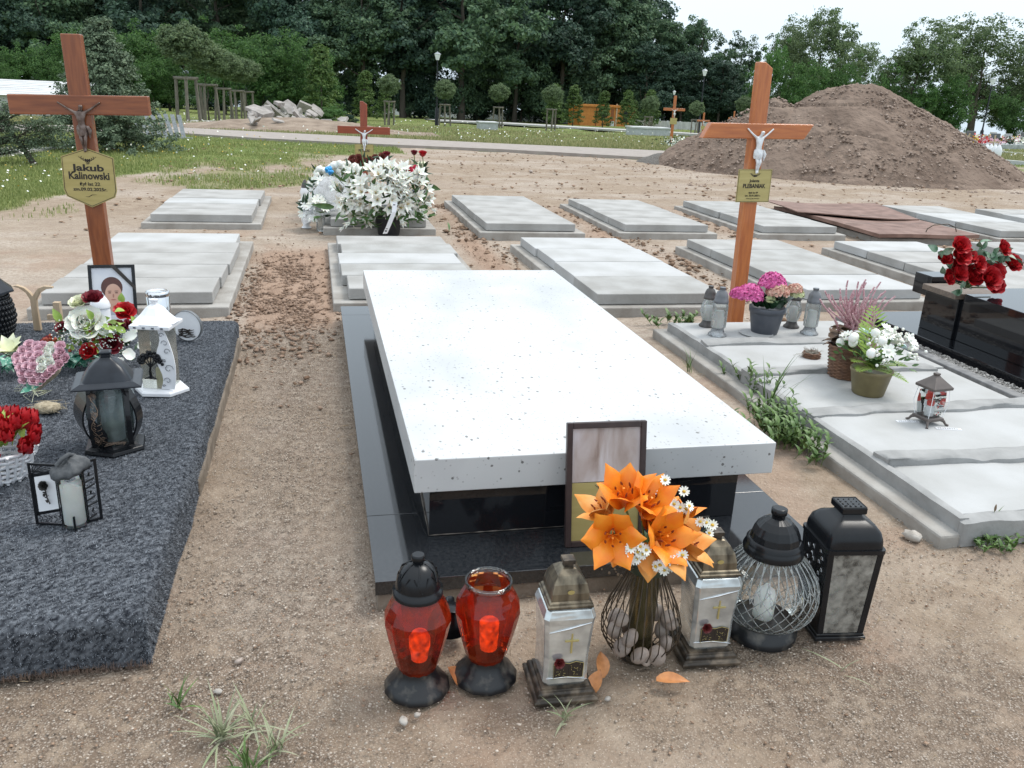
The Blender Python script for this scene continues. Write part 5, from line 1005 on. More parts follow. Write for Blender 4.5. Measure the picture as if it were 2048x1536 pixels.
K['foil'] = mat('silvered_glass', (.72, .76, .76), (.42, .44, .44), .15, .68, scale=22, detail=8, rvar=.14, lo=.35, hi=.72)
def add_irid(m):
    t_ = m.node_tree; b = t_.nodes['Principled BSDF']; L = t_.links.new; lw = N(t_, 'ShaderNodeTexCoord'); mp_ = N(t_, 'ShaderNodeMapping', Rotation=(0, .5, 0), Scale=(6, 6, 22)); L(lw.outputs['Object'], mp_.inputs[0]); wv = N(t_, 'ShaderNodeTexNoise', Scale=1.3); L(mp_.outputs[0], wv.inputs['Vector'])
    bp = N(t_, 'ShaderNodeBump', Distance=.0025, Strength=.8); L(wv.outputs['Fac'], bp.inputs['Height']); L(bp.outputs[0], b.inputs['Normal'])
add_irid(K['foil'])
def silver_lantern(label, px, py, rz):
    t = thing('grave_lantern', label, 'lantern', G(px, py), rz)
    mb = MB(); mb.square([(.078, 0), (.080, .010), (.076, .014), (.070, .016), (.070, .026), (.066, .030), (.060, .031), (.060, .038)]); mb.build('base', K['bronze_dark'], t, .002)
    rg = []
    def sec(h, z, ch=.010): return [(h - ch, -h, z), (h, -h + ch, z), (h, h - ch, z), (h - ch, h, z), (-h + ch, h, z), (-h, h - ch, z), (-h, -h + ch, z), (-h + ch, -h, z)]
    mb = MB(); mb.loft([sec(.050, .038), sec(.056, .048), sec(.0555, .12), sec(.061, .215), sec(.064, .232), sec(.058, .252), sec(.050, .256)], 0, False); mb.build('body', K['foil'], t, .0015)
    for z0, dz in ((.206, .016), (.066, -.012)):
        mb = MB(); mb.tube([(-.05, -.0605 if z0 > .1 else -.057, z0 - .006 - .004 * (1 if dz > 0 else -1)), (0, -.062 if z0 > .1 else -.0575, z0), (.052, -.062 if z0 > .1 else -.0575, z0 + dz * .8)], [.001, .003, .001], 5); mb.build('moulding', K['chrome'], t)
    mb = MB(); mb.square([(.056, .257), (.056, .262), (.052, .264), (.052, .269), (.047, .272)]); mb.square([(.046, .272), (.0455, .290), (.040, .312), (.030, .330), (.018, .341), (.013, .343)], 0); mb.build('lid', K['bronze'], t, .002)
    mb = MB(); mb.square([(.011, .342), (.011, .350), (.015, .352), (.015, .362), (.010, .364)]); mb.build('knob', K['bronze_dark'], t, .001)
    mb = MB(); mb.add([(math.cos(a) * .009, -.0465 + .005 * math.sin(a) * 0, .295 + math.sin(a) * .006) for a in [k * .785 for k in range(8)]], [tuple(range(8))]); q = mb.build('wax_spot', K['gold_plate'], t); q.rotation_euler[0] = 0
    mb = MB(); y = -.0605; mb.box(.005, .009, y, y + .004, .135, .190); mb.box(-.010, .024, y - .001, y + .003, .168, .172); mb.build('cross', K['gold_plate'], t, .0005)
    mb = MB(); y = -.0585; 
    for sg in (-1, 1): mb.prism([(.004, .068), (.004 + sg * .036, .064), (.004 + sg * .037, .104), (.004 + sg * .018, .110), (.004, .105)][::sg], .004, 0, 'y', y)
    mb.build('open_book', K['ink'], t, .001)
    r = random.Random(3); mb = MB()
    for sg in (-1, 1):
        for k in range(16): x = .004 + sg * r.uniform(.006, .031); z = r.uniform(.072, .100); mb.tube([(x, y - .0006, z), (x + r.uniform(-.005, .005), y - .0008, z + r.uniform(-.004, .004))], .0007, 3)
        mb.tube([(.004 + sg * .001, y - .0006, .068), (.004 + sg * .036, y - .0006, .064), (.004 + sg * .037, y - .0006, .104), (.004 + sg * .018, y - .0006, .110), (.004, y - .0006, .105)], .0008, 4)
    mb.build('book_relief', K['gold_plate'], t)
    mb = MB(); mb.rose((-.022, -.061, .112), .012, (0, -1, .3), 0, r); mb.build('rose_relief', mat('dull_red_relief', (.20, .03, .03), (.12, .02, .02), .5) if 'dull_red_relief' not in bpy.data.materials else bpy.data.materials['dull_red_relief'], t)
    return t
silver_lantern('dirty silver square lantern with a bronze domed lid, left of the wire vase', 1118, 1368, R(-2)); silver_lantern('dirty silver square lantern with a bronze lid between wire vase and globe lantern', 1402, 1298, R(-4))

# glass globe lantern
t = thing('grave_lantern', 'round cut glass globe lantern with a black ribbed lid', 'lantern', G(1520, 1262), .1); t.scale = (1.17, 1.17, 1.02)
mb = MB(); mb.lathe([(.083, 0), (.084, .02), (.078, .026), (.076, .045), (.070, .05)], 32); mb.build('base', K['dusty_plastic'], t)
prof = [(.068, .048), (.095, .066), (.112, .095), (.1175, .130), (.113, .165), (.100, .198), (.083, .226), (.066, .246), (.062, .252)]
mb = MB(); mb.lathe(prof, 40, 0, True, False, False); mb.build('glass_globe', K['glass'], t)
K['cut_glass'] = mat('cut_glass_rib', (.62, .65, .64), (.45, .48, .47), .12, scale=30, trans=0)
K['rib_glass'] = glassy('rib_glass', (.75, .79, .78), .1, 1.9, (.75, .77, .76), .22, 80)
def pr(u, P_=prof):
    k = min(len(P_) - 2, int(u * (len(P_) - 1))); f_ = u * (len(P_) - 1) - k; return P_[k][0] * (1 - f_) + P_[k + 1][0] * f_, P_[k][1] * (1 - f_) + P_[k + 1][1] * f_
mb = MB()
for k in range(30):
    a = k * 6.2832 / 30
    for sg in (-1, 1):
        pts = []
        for i in range(15):
            u = .46 + .54 * i / 14; r_, z = pr(u); b = a + sg * .10 * math.sin(max(0, (1 - (u - .46) / .54)) * 3.14) ** 1.0; pts.append(((r_ + .001) * math.cos(b), (r_ + .001) * math.sin(b), z))
        mb.tube(pts, .0016, 4)
for k in range(26):
    for sg in (-1, 1):
        a = k * 6.2832 / 26; pts = []
        for i in range(12):
            u = .05 + .55 * i / 11; r_, z = pr(u); b = a + sg * 1.0 * i / 11; pts.append(((r_ + .001) * math.cos(b), (r_ + .001) * math.sin(b), z))
        mb.tube(pts, .0013, 4)
mb.build('cut_pattern', K['rib_glass'], t)
mb = MB(); mb.lathe([(.024, .05), (.025, .115), (.020, .13), (.010, .14), (.004, .150)], 20); mb.build('candle', K['wax'], t)
mb = MB(); mb.lathe([(.068, .250), (.070, .262), (.066, .272), (.064, .276), (.064, .284), (.058, .290)], 36); rg = []
for r_, z in ((.056, .290), (.053, .306), (.045, .326), (.032, .342), (.018, .351)): rg.append([(r_ * (1 + .035 * (j % 4 == 0)) * math.cos(6.2832 * j / 48), r_ * (1 + .035 * (j % 4 == 0)) * math.sin(6.2832 * j / 48), z) for j in range(48)])
mb.loft(rg, 0, False); mb.lathe([(.015, .350), (.015, .360), (.018, .362), (.018, .376), (.014, .378)], 18); mb.build('lid', K['dark_plastic'], t)

# tall black rectangular lantern
t = thing('grave_lantern', 'tall black rectangular lantern with a patterned cap, right end of the front row', 'lantern', G(1655, 1250), R(-7), rx=R(-1))
def rbox(mb, a, b, z0, z1, k0=1, k1=1): mb.add([(-a * k0, -b * k0, z0), (a * k0, -b * k0, z0), (a * k0, b * k0, z0), (-a * k0, b * k0, z0), (-a * k1, -b * k1, z1), (a * k1, -b * k1, z1), (a * k1, b * k1, z1), (-a * k1, b * k1, z1)], [(0, 3, 2, 1), (4, 5, 6, 7), (0, 1, 5, 4), (1, 2, 6, 5), (2, 3, 7, 6), (3, 0, 4, 7)])
a, b = .070, .075
mb = MB(); rbox(mb, a * 1.05, b * 1.03, 0, .012); rbox(mb, a * .99, b * .97, .0125, .02); mb.build('base', K['dusty_plastic'], t, .002)
mb = MB()
for sx in (-1, 1):
    for sy in (-1, 1):
        w_ = .009; x0, y0, x1, y1 = sx * (a * .96 - w_), sy * (b * .96 - w_), sx * (a * 1.13 - w_), sy * (b * 1.06 - w_)
        mb.add([(x0 - w_, y0 - w_, .02), (x0 + w_, y0 - w_, .02), (x0 + w_, y0 + w_, .02), (x0 - w_, y0 + w_, .02), (x1 - w_, y1 - w_, .275), (x1 + w_, y1 - w_, .275), (x1 + w_, y1 + w_, .275), (x1 - w_, y1 + w_, .275)], [(0, 3, 2, 1), (4, 5, 6, 7), (0, 1, 5, 4), (1, 2, 6, 5), (2, 3, 7, 6), (3, 0, 4, 7)])
mb.build('corner_frame', K['dark_plastic'], t, .002)
mb = MB(); k0, k1 = .955, 1.10
mb.add([(-a * k0, -b * .93, .021), (-a * k0, b * .93, .021), (-a * k1, b * 1.04, .274), (-a * k1, -b * 1.04, .274)], [(0, 1, 2, 3)]); mb.add([(a * k0, -b * .93, .021), (a * k0, b * .93, .021), (a * k1, b * 1.04, .274), (a * k1, -b * 1.04, .274)], [(3, 2, 1, 0)]); mb.add([(-a * k0, b * .94, .021), (a * k0, b * .94, .021), (a * k1, b * 1.03, .274), (-a * k1, b * 1.03, .274)], [(0, 1, 2, 3)])
mb.build('side_panel', K['dark_plastic'], t)
mb = MB(); r = random.Random(5)
for k in range(9):
    z = .12 + k * .017; y = -b * .8 + b * .30 * abs(math.sin(k * 1.3)) + .0; x = -a * (.955 + .145 * (z / .274)) - .001; mb.tube([(x, y, z), (x - .0012, y + .006, z + .009), (x - .0012, y + .011, z + .004), (x, y + .008, z - .002)], .0013, 4)
for k in range(6):
    z = .19 + .012 * k; y = b * .35 + .02 * math.sin(k * 2); x = -a * (.955 + .145 * (z / .274)) - .001; mb.tube([(x, y, z), (x - .0012, y - .008, z + .007), (x, y - .013, z - .003)], .0014, 4)
mb.build('side_ornament', K['chrome'], t)
mb = MB(); mb.add([(-a * .80, -b * .93, .022), (a * .80, -b * .93, .022), (a * .94, -b * 1.03, .272), (-a * .94, -b * 1.03, .272)], [(0, 1, 2, 3)]); mb.build('front_glass', glassy('grimy_glass', (.8, .82, .8), .1, 1.5, (.36, .34, .30), .62, 45), t)
mb = MB(); mb.lathe([(.027, .021), (.027, .16), (.022, .172)], 16); mb.build('candle', K['wax'], t)
rf = []; nn = 28
def rr_(ax, bx, z, pw=5):
    return [(ax * math.copysign(abs(math.cos(q)) ** (2 / pw), math.cos(q)), bx * math.copysign(abs(math.sin(q)) ** (2 / pw), math.sin(q)), z) for q in [6.2832 * j / 40 + .01 for j in range(40)]]
mb = MB(); mb.loft([rr_(a * 1.20, b * 1.15, .272, 12), rr_(a * 1.20, b * 1.15, .284, 12)], 0, False); mb.loft([rr_(a * 1.13, b * 1.09, .284, 9), rr_(a * 1.12, b * 1.08, .305, 8), rr_(a * 1.04, b * 1.00, .326, 7), rr_(a * .84, b * .80, .342, 7), rr_(a * .60, b * .56, .350, 8), rr_(a * .42, b * .40, .358, 9), rr_(a * .40, b * .38, .366, 9)], 0, True, True, True); mb.build('lid', K['dark_plastic'], t)
mb = MB(); mb.square([(.033, .366), (.035, .369), (.035, .384), (.033, .386)]); q = mb.build('cap', K['dark_plastic'], t, .001)
mb = MB()
for i in range(4):
    for j in range(4):
        cx_, cy_ = -.022 + i * .0147, -.022 + j * .0147; mb.tube([(cx_ + .0045 * math.cos(q) * (1 - q / 9), cy_ + .0045 * math.sin(q) * (1 - q / 9), .387) for q in [w * .7 + i + j for w in range(8)]], .0011, 4)
mb.tube([(-.033, -.033, .3865), (.033, -.033, .3865), (.033, .033, .3865), (-.033, .033, .3865)], .0014, 4, closed=True, sm=False); mb.build('cap_relief', K['dusty_plastic'], q)

# ------------------------------------------------------------------ wire vase, stones and lily bouquet
VB = G(1275, 1308); t = thing('wire_vase', 'dark wire vase in a bulb shape holding stones and the orange lilies', 'vase', VB)
wp = [(.050, .012), (.082, .035), (.102, .072), (.104, .105), (.092, .150), (.072, .195), (.055, .235), (.046, .270)]
mb = MB()
for k in range(30): a = k * 6.2832 / 30; mb.tube([(r_ * math.cos(a), r_ * math.sin(a), z) for r_, z in wp], .0017, 5)
mb.build('wire_cage', K['wire'], t)
mb = MB(); mb.lathe([(.052, 0), (.054, .002), (.054, .018), (.050, .02)], 28, 0, True, True, False); mb.build('base_ring', K['wire'], t)
mb = MB(); mb.lathe([(.050, .262), (.052, .268), (.051, .292), (.046, .295), (.045, .28)], 28, 0, True, False, False); mb.build('rim', mat('dark_green_rim', (.015, .028, .015), (.03, .045, .025), .3), t)
mb = MB(); mb.lathe([(.030, .005), (.033, .05), (.040, .29)], 20, 0, True, True, False); mb.build('glass_insert', glassy('brown_glass', (.42, .36, .22), .05, 1.5, (.2, .16, .08), .25, 20), t)
r = random.Random(9)
for k, (a, R_, z, s) in enumerate([(-1.9, .068, .045, .026), (-1.2, .070, .040, .028), (-.5, .070, .05, .025), (.2, .07, .06, .028), (-2.6, .072, .055, .027), (-3.1, .074, .085, .025), (-2.3, .074, .095, .026), (.6, .066, .10, .027), (-.1, .078, .095, .027), (2.0, .06, .06, .03), (1.3, .06, .05, .03), (2.7, .065, .1, .028), (-2.8, .07, .13, .022), (-.4, .068, .128, .020), (-1.6, .062, .028, .018)]):
    mb = MB(); mb.ball((0, 0, 0), (s, s * r.uniform(.75, .95), s * r.uniform(.65, .9)), 14, 9); o = mb.build('stone', K['pebble']); o.location = VB + Vector((R_ * math.cos(a), R_ * math.sin(a), z)); o.rotation_euler = (r.uniform(0, 3), r.uniform(0, 3), r.uniform(0, 3))
    tag(o, 'rounded brown pink stone lying inside the wire vase', 'stone', 'stones inside the wire vase')
def lily(parent, c, axis, s=.1, mi=K['petal_orange'], op=1.15, seed=0, anth=True, name='lily'):
    r = random.Random(seed); mb = MB(); A = Vector(axis).normalized()
    for k in range(6):
        mb.petal(c, A, k * 1.047 + r.uniform(-.1, .1), s * (1.05 if k % 2 else 1.15) * r.uniform(.92, 1.06), s * (.74 if k % 2 else .58), .26, op + .45 + r.uniform(-.35, .55), -.34 if k % 2 else -.25, 1, 9, 4, 0, .05, s * .05, 1.05)
    o = mb.build(name, [mi], parent)
    if anth:
        mb = MB(); h = Vector((1, 0, 0)) if abs(A.x) < .9 else Vector((0, 1, 0)); e1 = (h - A * h.dot(A)).normalized(); e2 = A.cross(e1)
        for k in range(6):
            a = k * 1.047 + .5; out = e1 * math.cos(a) + e2 * math.sin(a); p1 = Vector(c) + A * s * .25; p2 = Vector(c) + A * s * .55 + out * s * .20
            mb.tube([tuple(p1), tuple(p1.lerp(p2, .5) + A * s * .04), tuple(p2)], s * .012, 4, 0); d = (e1 * math.cos(a + 1.5) + e2 * math.sin(a + 1.5)) * s * .02 + A * s * .07; mb.tube([tuple(p2 - d), tuple(p2), tuple(p2 + d)], [s * .014, s * .03, s * .012], 5, 1)
        mb.tube([tuple(Vector(c) + A * s * .1), tuple(Vector(c) + A * s * .6)], [s * .015, s * .03], 5, 0); mb.build('stamens', [mi, K['anther']], o)
    return o
def daisy(mb, c, axis, r_, rnd_, mw_=0, my=1):
    A = Vector(axis).normalized(); n = 11
    for k in range(n): mb.petal(c, A, k * 6.2832 / n + rnd_.uniform(-.1, .1), r_, r_ * .5, 1.25, 1.5, .1, 0, 2, 2, mw_, 0, r_ * .25)
    mb.ball(tuple(Vector(c) + A * r_ * .05), (r_ * .42, r_ * .42, r_ * .30), 8, 5, my)
BQ = thing('lily_bouquet', 'bouquet of orange lilies with small white daisies standing in the wire vase', 'bouquet', VB)
top = Vector((0, 0, .28)); Yp = VB.y
def W(px, py, dy=0): return V(px, py, Yp + dy) - VB
LL = [(1225, 1065, -.07, (-.35, -1, .3), .100, .75, 0), (1250, 1012, .0, (-.25, -.3, 1), .105, .45, 0), (1282, 1022, -.03, (.2, -.5, .85), .100, .45, 0), (1305, 1080, -.06, (.25, -.8, .6), .108, .6, 0), (1345, 1088, -.04, (.6, -.5, .5), .102, .5, 1), (1335, 1050, .03, (.4, .1, .9), .10, .6, 0), (1218, 1035, .03, (-.6, .1, .8), .09, .7, 1), (1300, 1050, .0, (0, -.5, .9), .10, .7, 0)]
st = MB()
for k, (px, py, dy, ax, s, op, pale) in enumerate(LL):
    c = W(px, py, dy); lily(BQ, c, ax, s, K['petal_pale'] if pale else K['petal_orange'], op, k); m_ = (c + top) / 2 + Vector((0, 0, -.01)); st.tube([tuple(c), tuple(m_), tuple(top), (c.x * .1, c.y * .1, .05)], .003, 5)
st.build('stems', K['stem'], BQ)
for k, (px, py, dy, az, L_, a0, a1, pale) in enumerate([(1290, 1085, -.08, -1.6, .09, 2.0, 2.9, 1), (1330, 1098, -.09, -1.3, .10, 1.5, 2.7, 1), (1300, 1100, -.08, -1.9, .08, 2.4, 3.0, 1), (1372, 1095, -.07, -.6, .09, 1.4, 2.9, 1), (1245, 1085, -.06, -2.2, .08, 1.6, 2.5, 0)]):
    mb = MB(); mb.petal(W(px, py, dy), (0, 0, 1), az, L_, .055, a0, a1, -.35, 1, 8, 4, 0, .04, 0, 1.0); mb.build('drooping_petal', K['petal_pale'] if pale else K['petal_orange'], BQ)
mb = MB(); c = W(1305, 1112, -.09)
for k in range(3): mb.petal(c, (0, -.3, 1), k * 2.09, .065, .05, .55, -.35, .4, 1, 7, 4)
mb.build('lily_bud', K['petal_pale'], BQ)
r = random.Random(12)
for nm, cl in (('daisy_spray', [(1330, 960), (1368, 983), (1333, 1000), (1348, 1008), (1360, 1015), (1372, 1018), (1322, 990), (1378, 1012), (1412, 1045), (1425, 1050), (1418, 1066), (1400, 1043), (1340, 985), (1320, 1008)]), ('daisy_spray', [(1262, 1095), (1280, 1093), (1285, 1108), (1272, 1118), (1258, 1105), (1262, 1120), (1292, 1100), (1275, 1104), (1320, 1130), (1335, 1128), (1345, 1133), (1365, 1110), (1355, 1118), (1328, 1140), (1310, 1133), (1342, 1122)])):
    mb = MB()
    for px, py in cl:
        c = W(px, py, -.135 if py > 1080 else -.04); daisy(mb, tuple(c), (r.uniform(-.6, .6), -1, r.uniform(.1, 1.0)), .0115, r); m_ = (c + top) / 2 + Vector((r.uniform(-.02, .02), 0, 0)); mb.tube([tuple(c), tuple(m_), tuple(top)], .0009, 4, 2)
    mb.build(nm, [K['white_petal'], K['yellow'], K['stem']], BQ)
mb = MB()
for k in range(70): c = W(r.gauss(1232, 14), r.gauss(1112, 16), r.uniform(-.06, 0)); mb.ball(tuple(c), r.uniform(.002, .0045), 6, 4, 0); 
for k in range(14): c = W(r.gauss(1230, 12), r.gauss(1115, 12), -.04); mb.tube([tuple(top + Vector((0, -.02, 0))), tuple((c + top) / 2 + Vector((0, 0, -.01))), tuple(c)], .001, 4)
mb.build('dried_spray', K['dry'], BQ)
mb = MB()
for k in range(26): a = r.uniform(0, 6.28); mb.petal((0, 0, .27 + r.uniform(0, .04)), (0, 0, 1), a, r.uniform(.06, .11), .028, .6, r.uniform(1.2, 2.2), .3, 1, 6, 3)
mb.build('leaves', K['leaf'], BQ)
# fallen petals
K['petal_fallen'] = mat('wilted_petal', (.62, .27, .10), (.42, .17, .06), .5, scale=40)
for px, py, rz_, L_, a1, lb in ((905, 1350, 1.7, .085, 2.7, 'curled pale lily petal lying between the two red lanterns'), (1188, 1372, .9, .085, 1.9, 'orange lily petal on the ground right of the left silver lantern, nearer one'), (1200, 1335, 1.3, .085, 2.0, 'slim orange lily petal standing by the wire vase foot'), (1345, 1372, -.3, .085, 1.75, 'flat tan lily petal on the soil in front of the right silver lantern')):
    mb = MB(); mb.petal((-L_ / 2, 0, .012), (0, 0, 1), 0, L_, .036 if L_ > .08 else .028, 1.35, a1, .5, 1, 8, 4); o = mb.build('fallen_petal', K['petal_fallen']); g = G(px, py); o.location = g + Vector((0, 0, .004)); o.rotation_euler = (R(12), R(-18 if px < 1250 else 0), rz_); tag(o, lb, 'petal')
# ------------------------------------------------------------------ framed faded photo leaning on the slab
A = G(1131, 1096, .091); t = thing('picture_frame', 'dark framed faded photograph with a gold plate, leaning against the white slab', 'picture', A, R(-1), rx=R(-10.5)); w_, h_ = .252, .388
mb = MB(); b = .018; mb.box(0, b, 0, .018, 0, h_); mb.box(w_ - b, w_, 0, .018, 0, h_); mb.box(b + .0002, w_ - b - .0002, 0, .018, 0, b); mb.box(b + .0002, w_ - b - .0002, 0, .018, h_ - b, h_); mb.build('frame', mat('dark_brown_frame', (.035, .022, .022), (.055, .035, .032), .35), t, .002)
MB().box(b - .002, w_ - b + .002, .014, .0165, b - .002, h_ - b + .002).build('backing', K['dark_edge'], t)
m_, t_, b_ = nodes('faded_photo'); L = t_.links.new; tcn = N(t_, 'ShaderNodeTexCoord'); mp_ = N(t_, 'ShaderNodeMapping', Scale=(14, 1, 4)); L(tcn.outputs['Object'], mp_.inputs[0]); n1 = N(t_, 'ShaderNodeTexNoise', Scale=1.0, Detail=7.0, Distortion=.6); L(mp_.outputs[0], n1.inputs['Vector'])
vr = N(t_, 'ShaderNodeValToRGB'); e = vr.color_ramp.elements; e[0].position = .28; e[0].color = (.20, .13, .10, 1); e[1].position = .70; e[1].color = (.62, .58, .60, 1); q = e.new(.42); q.color = (.42, .34, .31, 1); q = e.new(.55); q.color = (.56, .50, .50, 1); L(n1.outputs['Fac'], vr.inputs[0]); L(vr.outputs[0], b_.inputs['Base Color']); b_.inputs['Roughness'].default_value = .15
MB().box(b, w_ - b, .010, .013, h_ * .52, h_ - b).build('faded_photo', m_, t); p = MB().box(b, w_ - b, .008, .012, b, h_ * .515).build('gold_plate', K['gold_plate'], t); laurel(p, .04, (w_ * .52, .0075, h_ * .47), K['ink'])
# ------------------------------------------------------------------ things on the carpeted grave
ZC = .156
def GC(px, py): return G(px, py, ZC)
# black curved lantern
t = thing('grave_lantern', 'black lantern with curved floral side panels and a wide pyramid roof, standing on the carpet', 'lantern', GC(232, 893), R(8))
mb = MB(); mb.lathe([(.108, 0), (.110, .006), (.106, .016), (.088, .022), (.080, .030)], 6, 0, False, rot=.52); mb.build('base', K['dark_plastic'], t, .002)
def bulge(u): return .072 + .040 * math.sin(math.pi * min(1, u * 1.05)) ** 1.0
def curved_panel(ang, half, r0, m, name, z0=.03, z1=.245, inner=None, th=.006, K0=bulge):
    mb = MB(); n = 14; A = []; Bm = []
    for i in range(n + 1):
        u = i / n; r_ = K0(u) * r0; z = z0 + (z1 - z0) * u; w0 = half[0](u) if callable(half[0]) else half[0]; w1 = half[1](u) if callable(half[1]) else half[1]
        f = lambda rr, s_: (rr * math.cos(ang) - s_ * math.sin(ang), rr * math.sin(ang) + s_ * math.cos(ang), z)
        A.append([f(r_, w0), f(r_, w1)]); Bm.append([f(r_ - th, w0), f(r_ - th, w1)])
    for i in range(n):
        a, b, c, d = A[i], A[i + 1], Bm[i], Bm[i + 1]
        mb.add([a[0], a[1], b[1], b[0]], [(0, 1, 2, 3)], 0, True); mb.add([c[0], c[1], d[1], d[0]], [(3, 2, 1, 0)], 0, True); mb.add([a[0], b[0], d[0], c[0]], [(0, 1, 2, 3)], 0, True); mb.add([a[1], b[1], d[1], c[1]], [(3, 2, 1, 0)], 0, True)
    return mb.build(name, m, t)
fr = -math.pi / 2
curved_panel(fr, (-.066, lambda u: -.030 + .020 * math.sin(u * 7) - .010 * u), 1.0, K['dark_plastic'], 'floral_panel')
curved_panel(fr, (.050, .066), 1.0, K['dark_plastic'], 'side_panel'); curved_panel(fr + 1.25, (-.062, -.012), .98, K['dark_plastic'], 'side_panel'); curved_panel(fr - 1.25, (-.058, .058), .98, K['dark_plastic'], 'side_panel')
curved_panel(fr + math.pi, (-.060, .060), .98, K['dark_plastic'], 'back_panel')
K['bronze_line'] = mat('bronze_line', (.32, .23, .17), (.2, .14, .1), .4, .6)
mb = MB(); r = random.Random(2)
def on(u, s_): rr = bulge(u) + .0015; return (s_, -rr, .03 + .215 * u)
for k, (u, s_, q) in enumerate([(.88, -.048, .012), (.20, -.038, .015), (.62, -.044, .010)]):
    for w_ in range(3): mb.tube([(on(u, s_)[0] + q * (1 - w_ * .3) * math.cos(a), on(u, s_)[1], on(u, s_)[2] + q * (1 - w_ * .3) * math.sin(a)) for a in [i * .9 + w_ for i in range(7)]], .0009, 4, closed=True)
mb.tube([on(.05 + .85 * i / 12, -.045 + .012 * math.sin(i * .9)) for i in range(13)], .0012, 4)
for k in range(9):
    u = .08 + k * .09; mb.tube([on(u, -.045), on(u + .04, -.055), on(u + .07, -.050), on(u + .03, -.044)], .0009, 4)
    if k < 5: mb.tube([on(u, -.040), on(u + .03, -.026 + .01 * (k < 2)), on(u + .06, -.028)], .0009, 4)
mb.tube([on(.02, -.03), on(.05, 0), on(.10, .02)], .0012, 4); mb.build('floral_relief', K['bronze_line'], t)
text('lettering', 'Pamiętamy', .017, K['bronze_line'], t, (.002, -.079, .045), rot=(R(75), 0, R(-4)), shear=.3)
mb = MB(); mb.lathe([(.062, .031), (.088, .12), (.090, .16), (.070, .246)], 6, 0, False, False, False, rot=.52); mb.build('glass_pane', glassy('lantern_glass', (.80, .86, .86), .05, 1.5, (.5, .55, .55), .14, 20), t)
mb = MB(); mb.lathe([(.036, .032), (.037, .19), (.034, .20)], 20); mb.build('candle_glass', glassy('frosted_glass', (.75, .82, .84), .2, 1.4, (.62, .68, .70), .55, 8), t); mb = MB(); mb.lathe([(.030, .033), (.031, .085), (.02, .09)], 20); mb.build('candle', mat('yellow_wax', (.62, .60, .36), (.55, .5, .3), .5), t)
mb = MB(); mb.square([(.108, .246), (.109, .250), (.104, .253), (.082, .262)], sx=1.0, sy=.92)
rg = []
for h_, z in ((.080, .262), (.070, .280), (.055, .303), (.036, .320), (.022, .328), (.018, .333)): rg.append(rr_(h_, h_ * .92, z, 5))
mb.loft(rg, 0, True); mb.square([(.015, .333), (.015, .345), (.019, .347), (.019, .352), (.013, .355)]); mb.build('roof', mat('slate_plastic', (.009, .012, .018), (.017, .022, .030), .3, rvar=.08, spec=.35), t, .0015)
# black lantern at the far left with woven side
t = thing('grave_lantern', 'black lantern with a lattice textured side, cut by the left edge of the picture', 'lantern', GC(-14, 690), 0)
mb = MB(); mb.lathe([(.12, 0), (.12, .02), (.09, .03)], 8, 0, False); mb.build('base', K['dark_plastic'], t, .002)
bp_ = [(.080, .03), (.100, .08), (.112, .14), (.105, .20), (.085, .26)]
mb = MB(); mb.lathe(bp_, 16, 0, True, False, False); mb.build('body', K['dark_plastic'], t)
mb = MB()
for i in range(11):
    for j in range(13):
        u = i / 10; k = min(3, int(u * 4)); f = u * 4 - k; rr = bp_[k][0] * (1 - f) + bp_[k + 1][0] * f; z = bp_[k][1] * (1 - f) + bp_[k + 1][1] * f; a = -1.0 + j * .16 + .08 * (i % 2); mb.ball((rr * math.cos(a), rr * math.sin(a), z), (.0085, .0085, .011), 6, 4)
mb.build('lattice', K['dark_plastic'], t)
mb = MB(); mb.add([(.01 + .0, -.109, .05), (.045, -.102, .05), (.06, -.108, .14), (.03, -.103, .245), (-.05, -.09, .245), (-.06, -.112, .1)], [(0, 1, 2, 3, 4, 5)]); mb.build('glass_pane', K['glass_dusty'], t); mb = MB(); mb.tube([(.01, -.111, .05), (.047, -.104, .05), (.062, -.110, .14), (.032, -.105, .245)], .002, 5); mb.build('trim', K['chrome'], t)
mb = MB(); mb.lathe([(.125, .26), (.125, .268), (.10, .29), (.06, .33), (.03, .35), (.02, .36)], 8, 0, False); mb.lathe([(.02, .36), (.02, .375)], 8); mb.build('roof', bpy.data.materials['slate_plastic'], t, .002)
# book lantern with a rose pane
t = thing('grave_lantern', 'small black folding lantern with a rose pane and a rough stone-like lid', 'lantern', GC(152, 1050), R(12))
def panel_frame(p, rz, w_, h_, bw, name='panel_frame'):
    mb = MB(); mb.box(0, bw, 0, .005, 0, h_); mb.box(w_ - bw, w_, 0, .005, 0, h_); mb.box(bw + .0002, w_ - bw - .0002, 0, .005, 0, bw); mb.box(bw + .0002, w_ - bw - .0002, 0, .005, h_ - bw, h_); o = mb.build(name, K['dark_plastic'], t, .001); o.location = p; o.rotation_euler[2] = rz; return o
Wp, Hp = .088, .195
o = panel_frame((-.105, .040, 0), R(-26), Wp, Hp, .007)
mb = MB(); mb.box(.007, .014, .001, .004, .03, .165); mb.box(Wp - .014, Wp - .007, .001, .004, .03, .165); mb.add([(.007, .001, .030), (Wp - .007, .001, .048), (Wp - .007, .001, .056), (.007, .001, .040)], [(0, 1, 2, 3)]); mb.add([(.007, .001, .150), (Wp - .007, .001, .168), (Wp - .007, .001, .178), (.007, .001, .160)], [(0, 1, 2, 3)]); mb.build('inner_frame', K['dark_plastic'], o)
mb = MB()
for k in range(7): mb.tube([(.012, .003, .165), (.012 + .066 * math.sin(k * .22), .003, .165 + .025 * math.cos(k * .22))], .0012, 4)
for k in range(5): mb.tube([(.015 + k * .014, .003, .010), (.022 + k * .014, .003, .022), (.012 + k * .014, .003, .030)], .0012, 4)
mb.build('lattice', K['dark_plastic'], o)
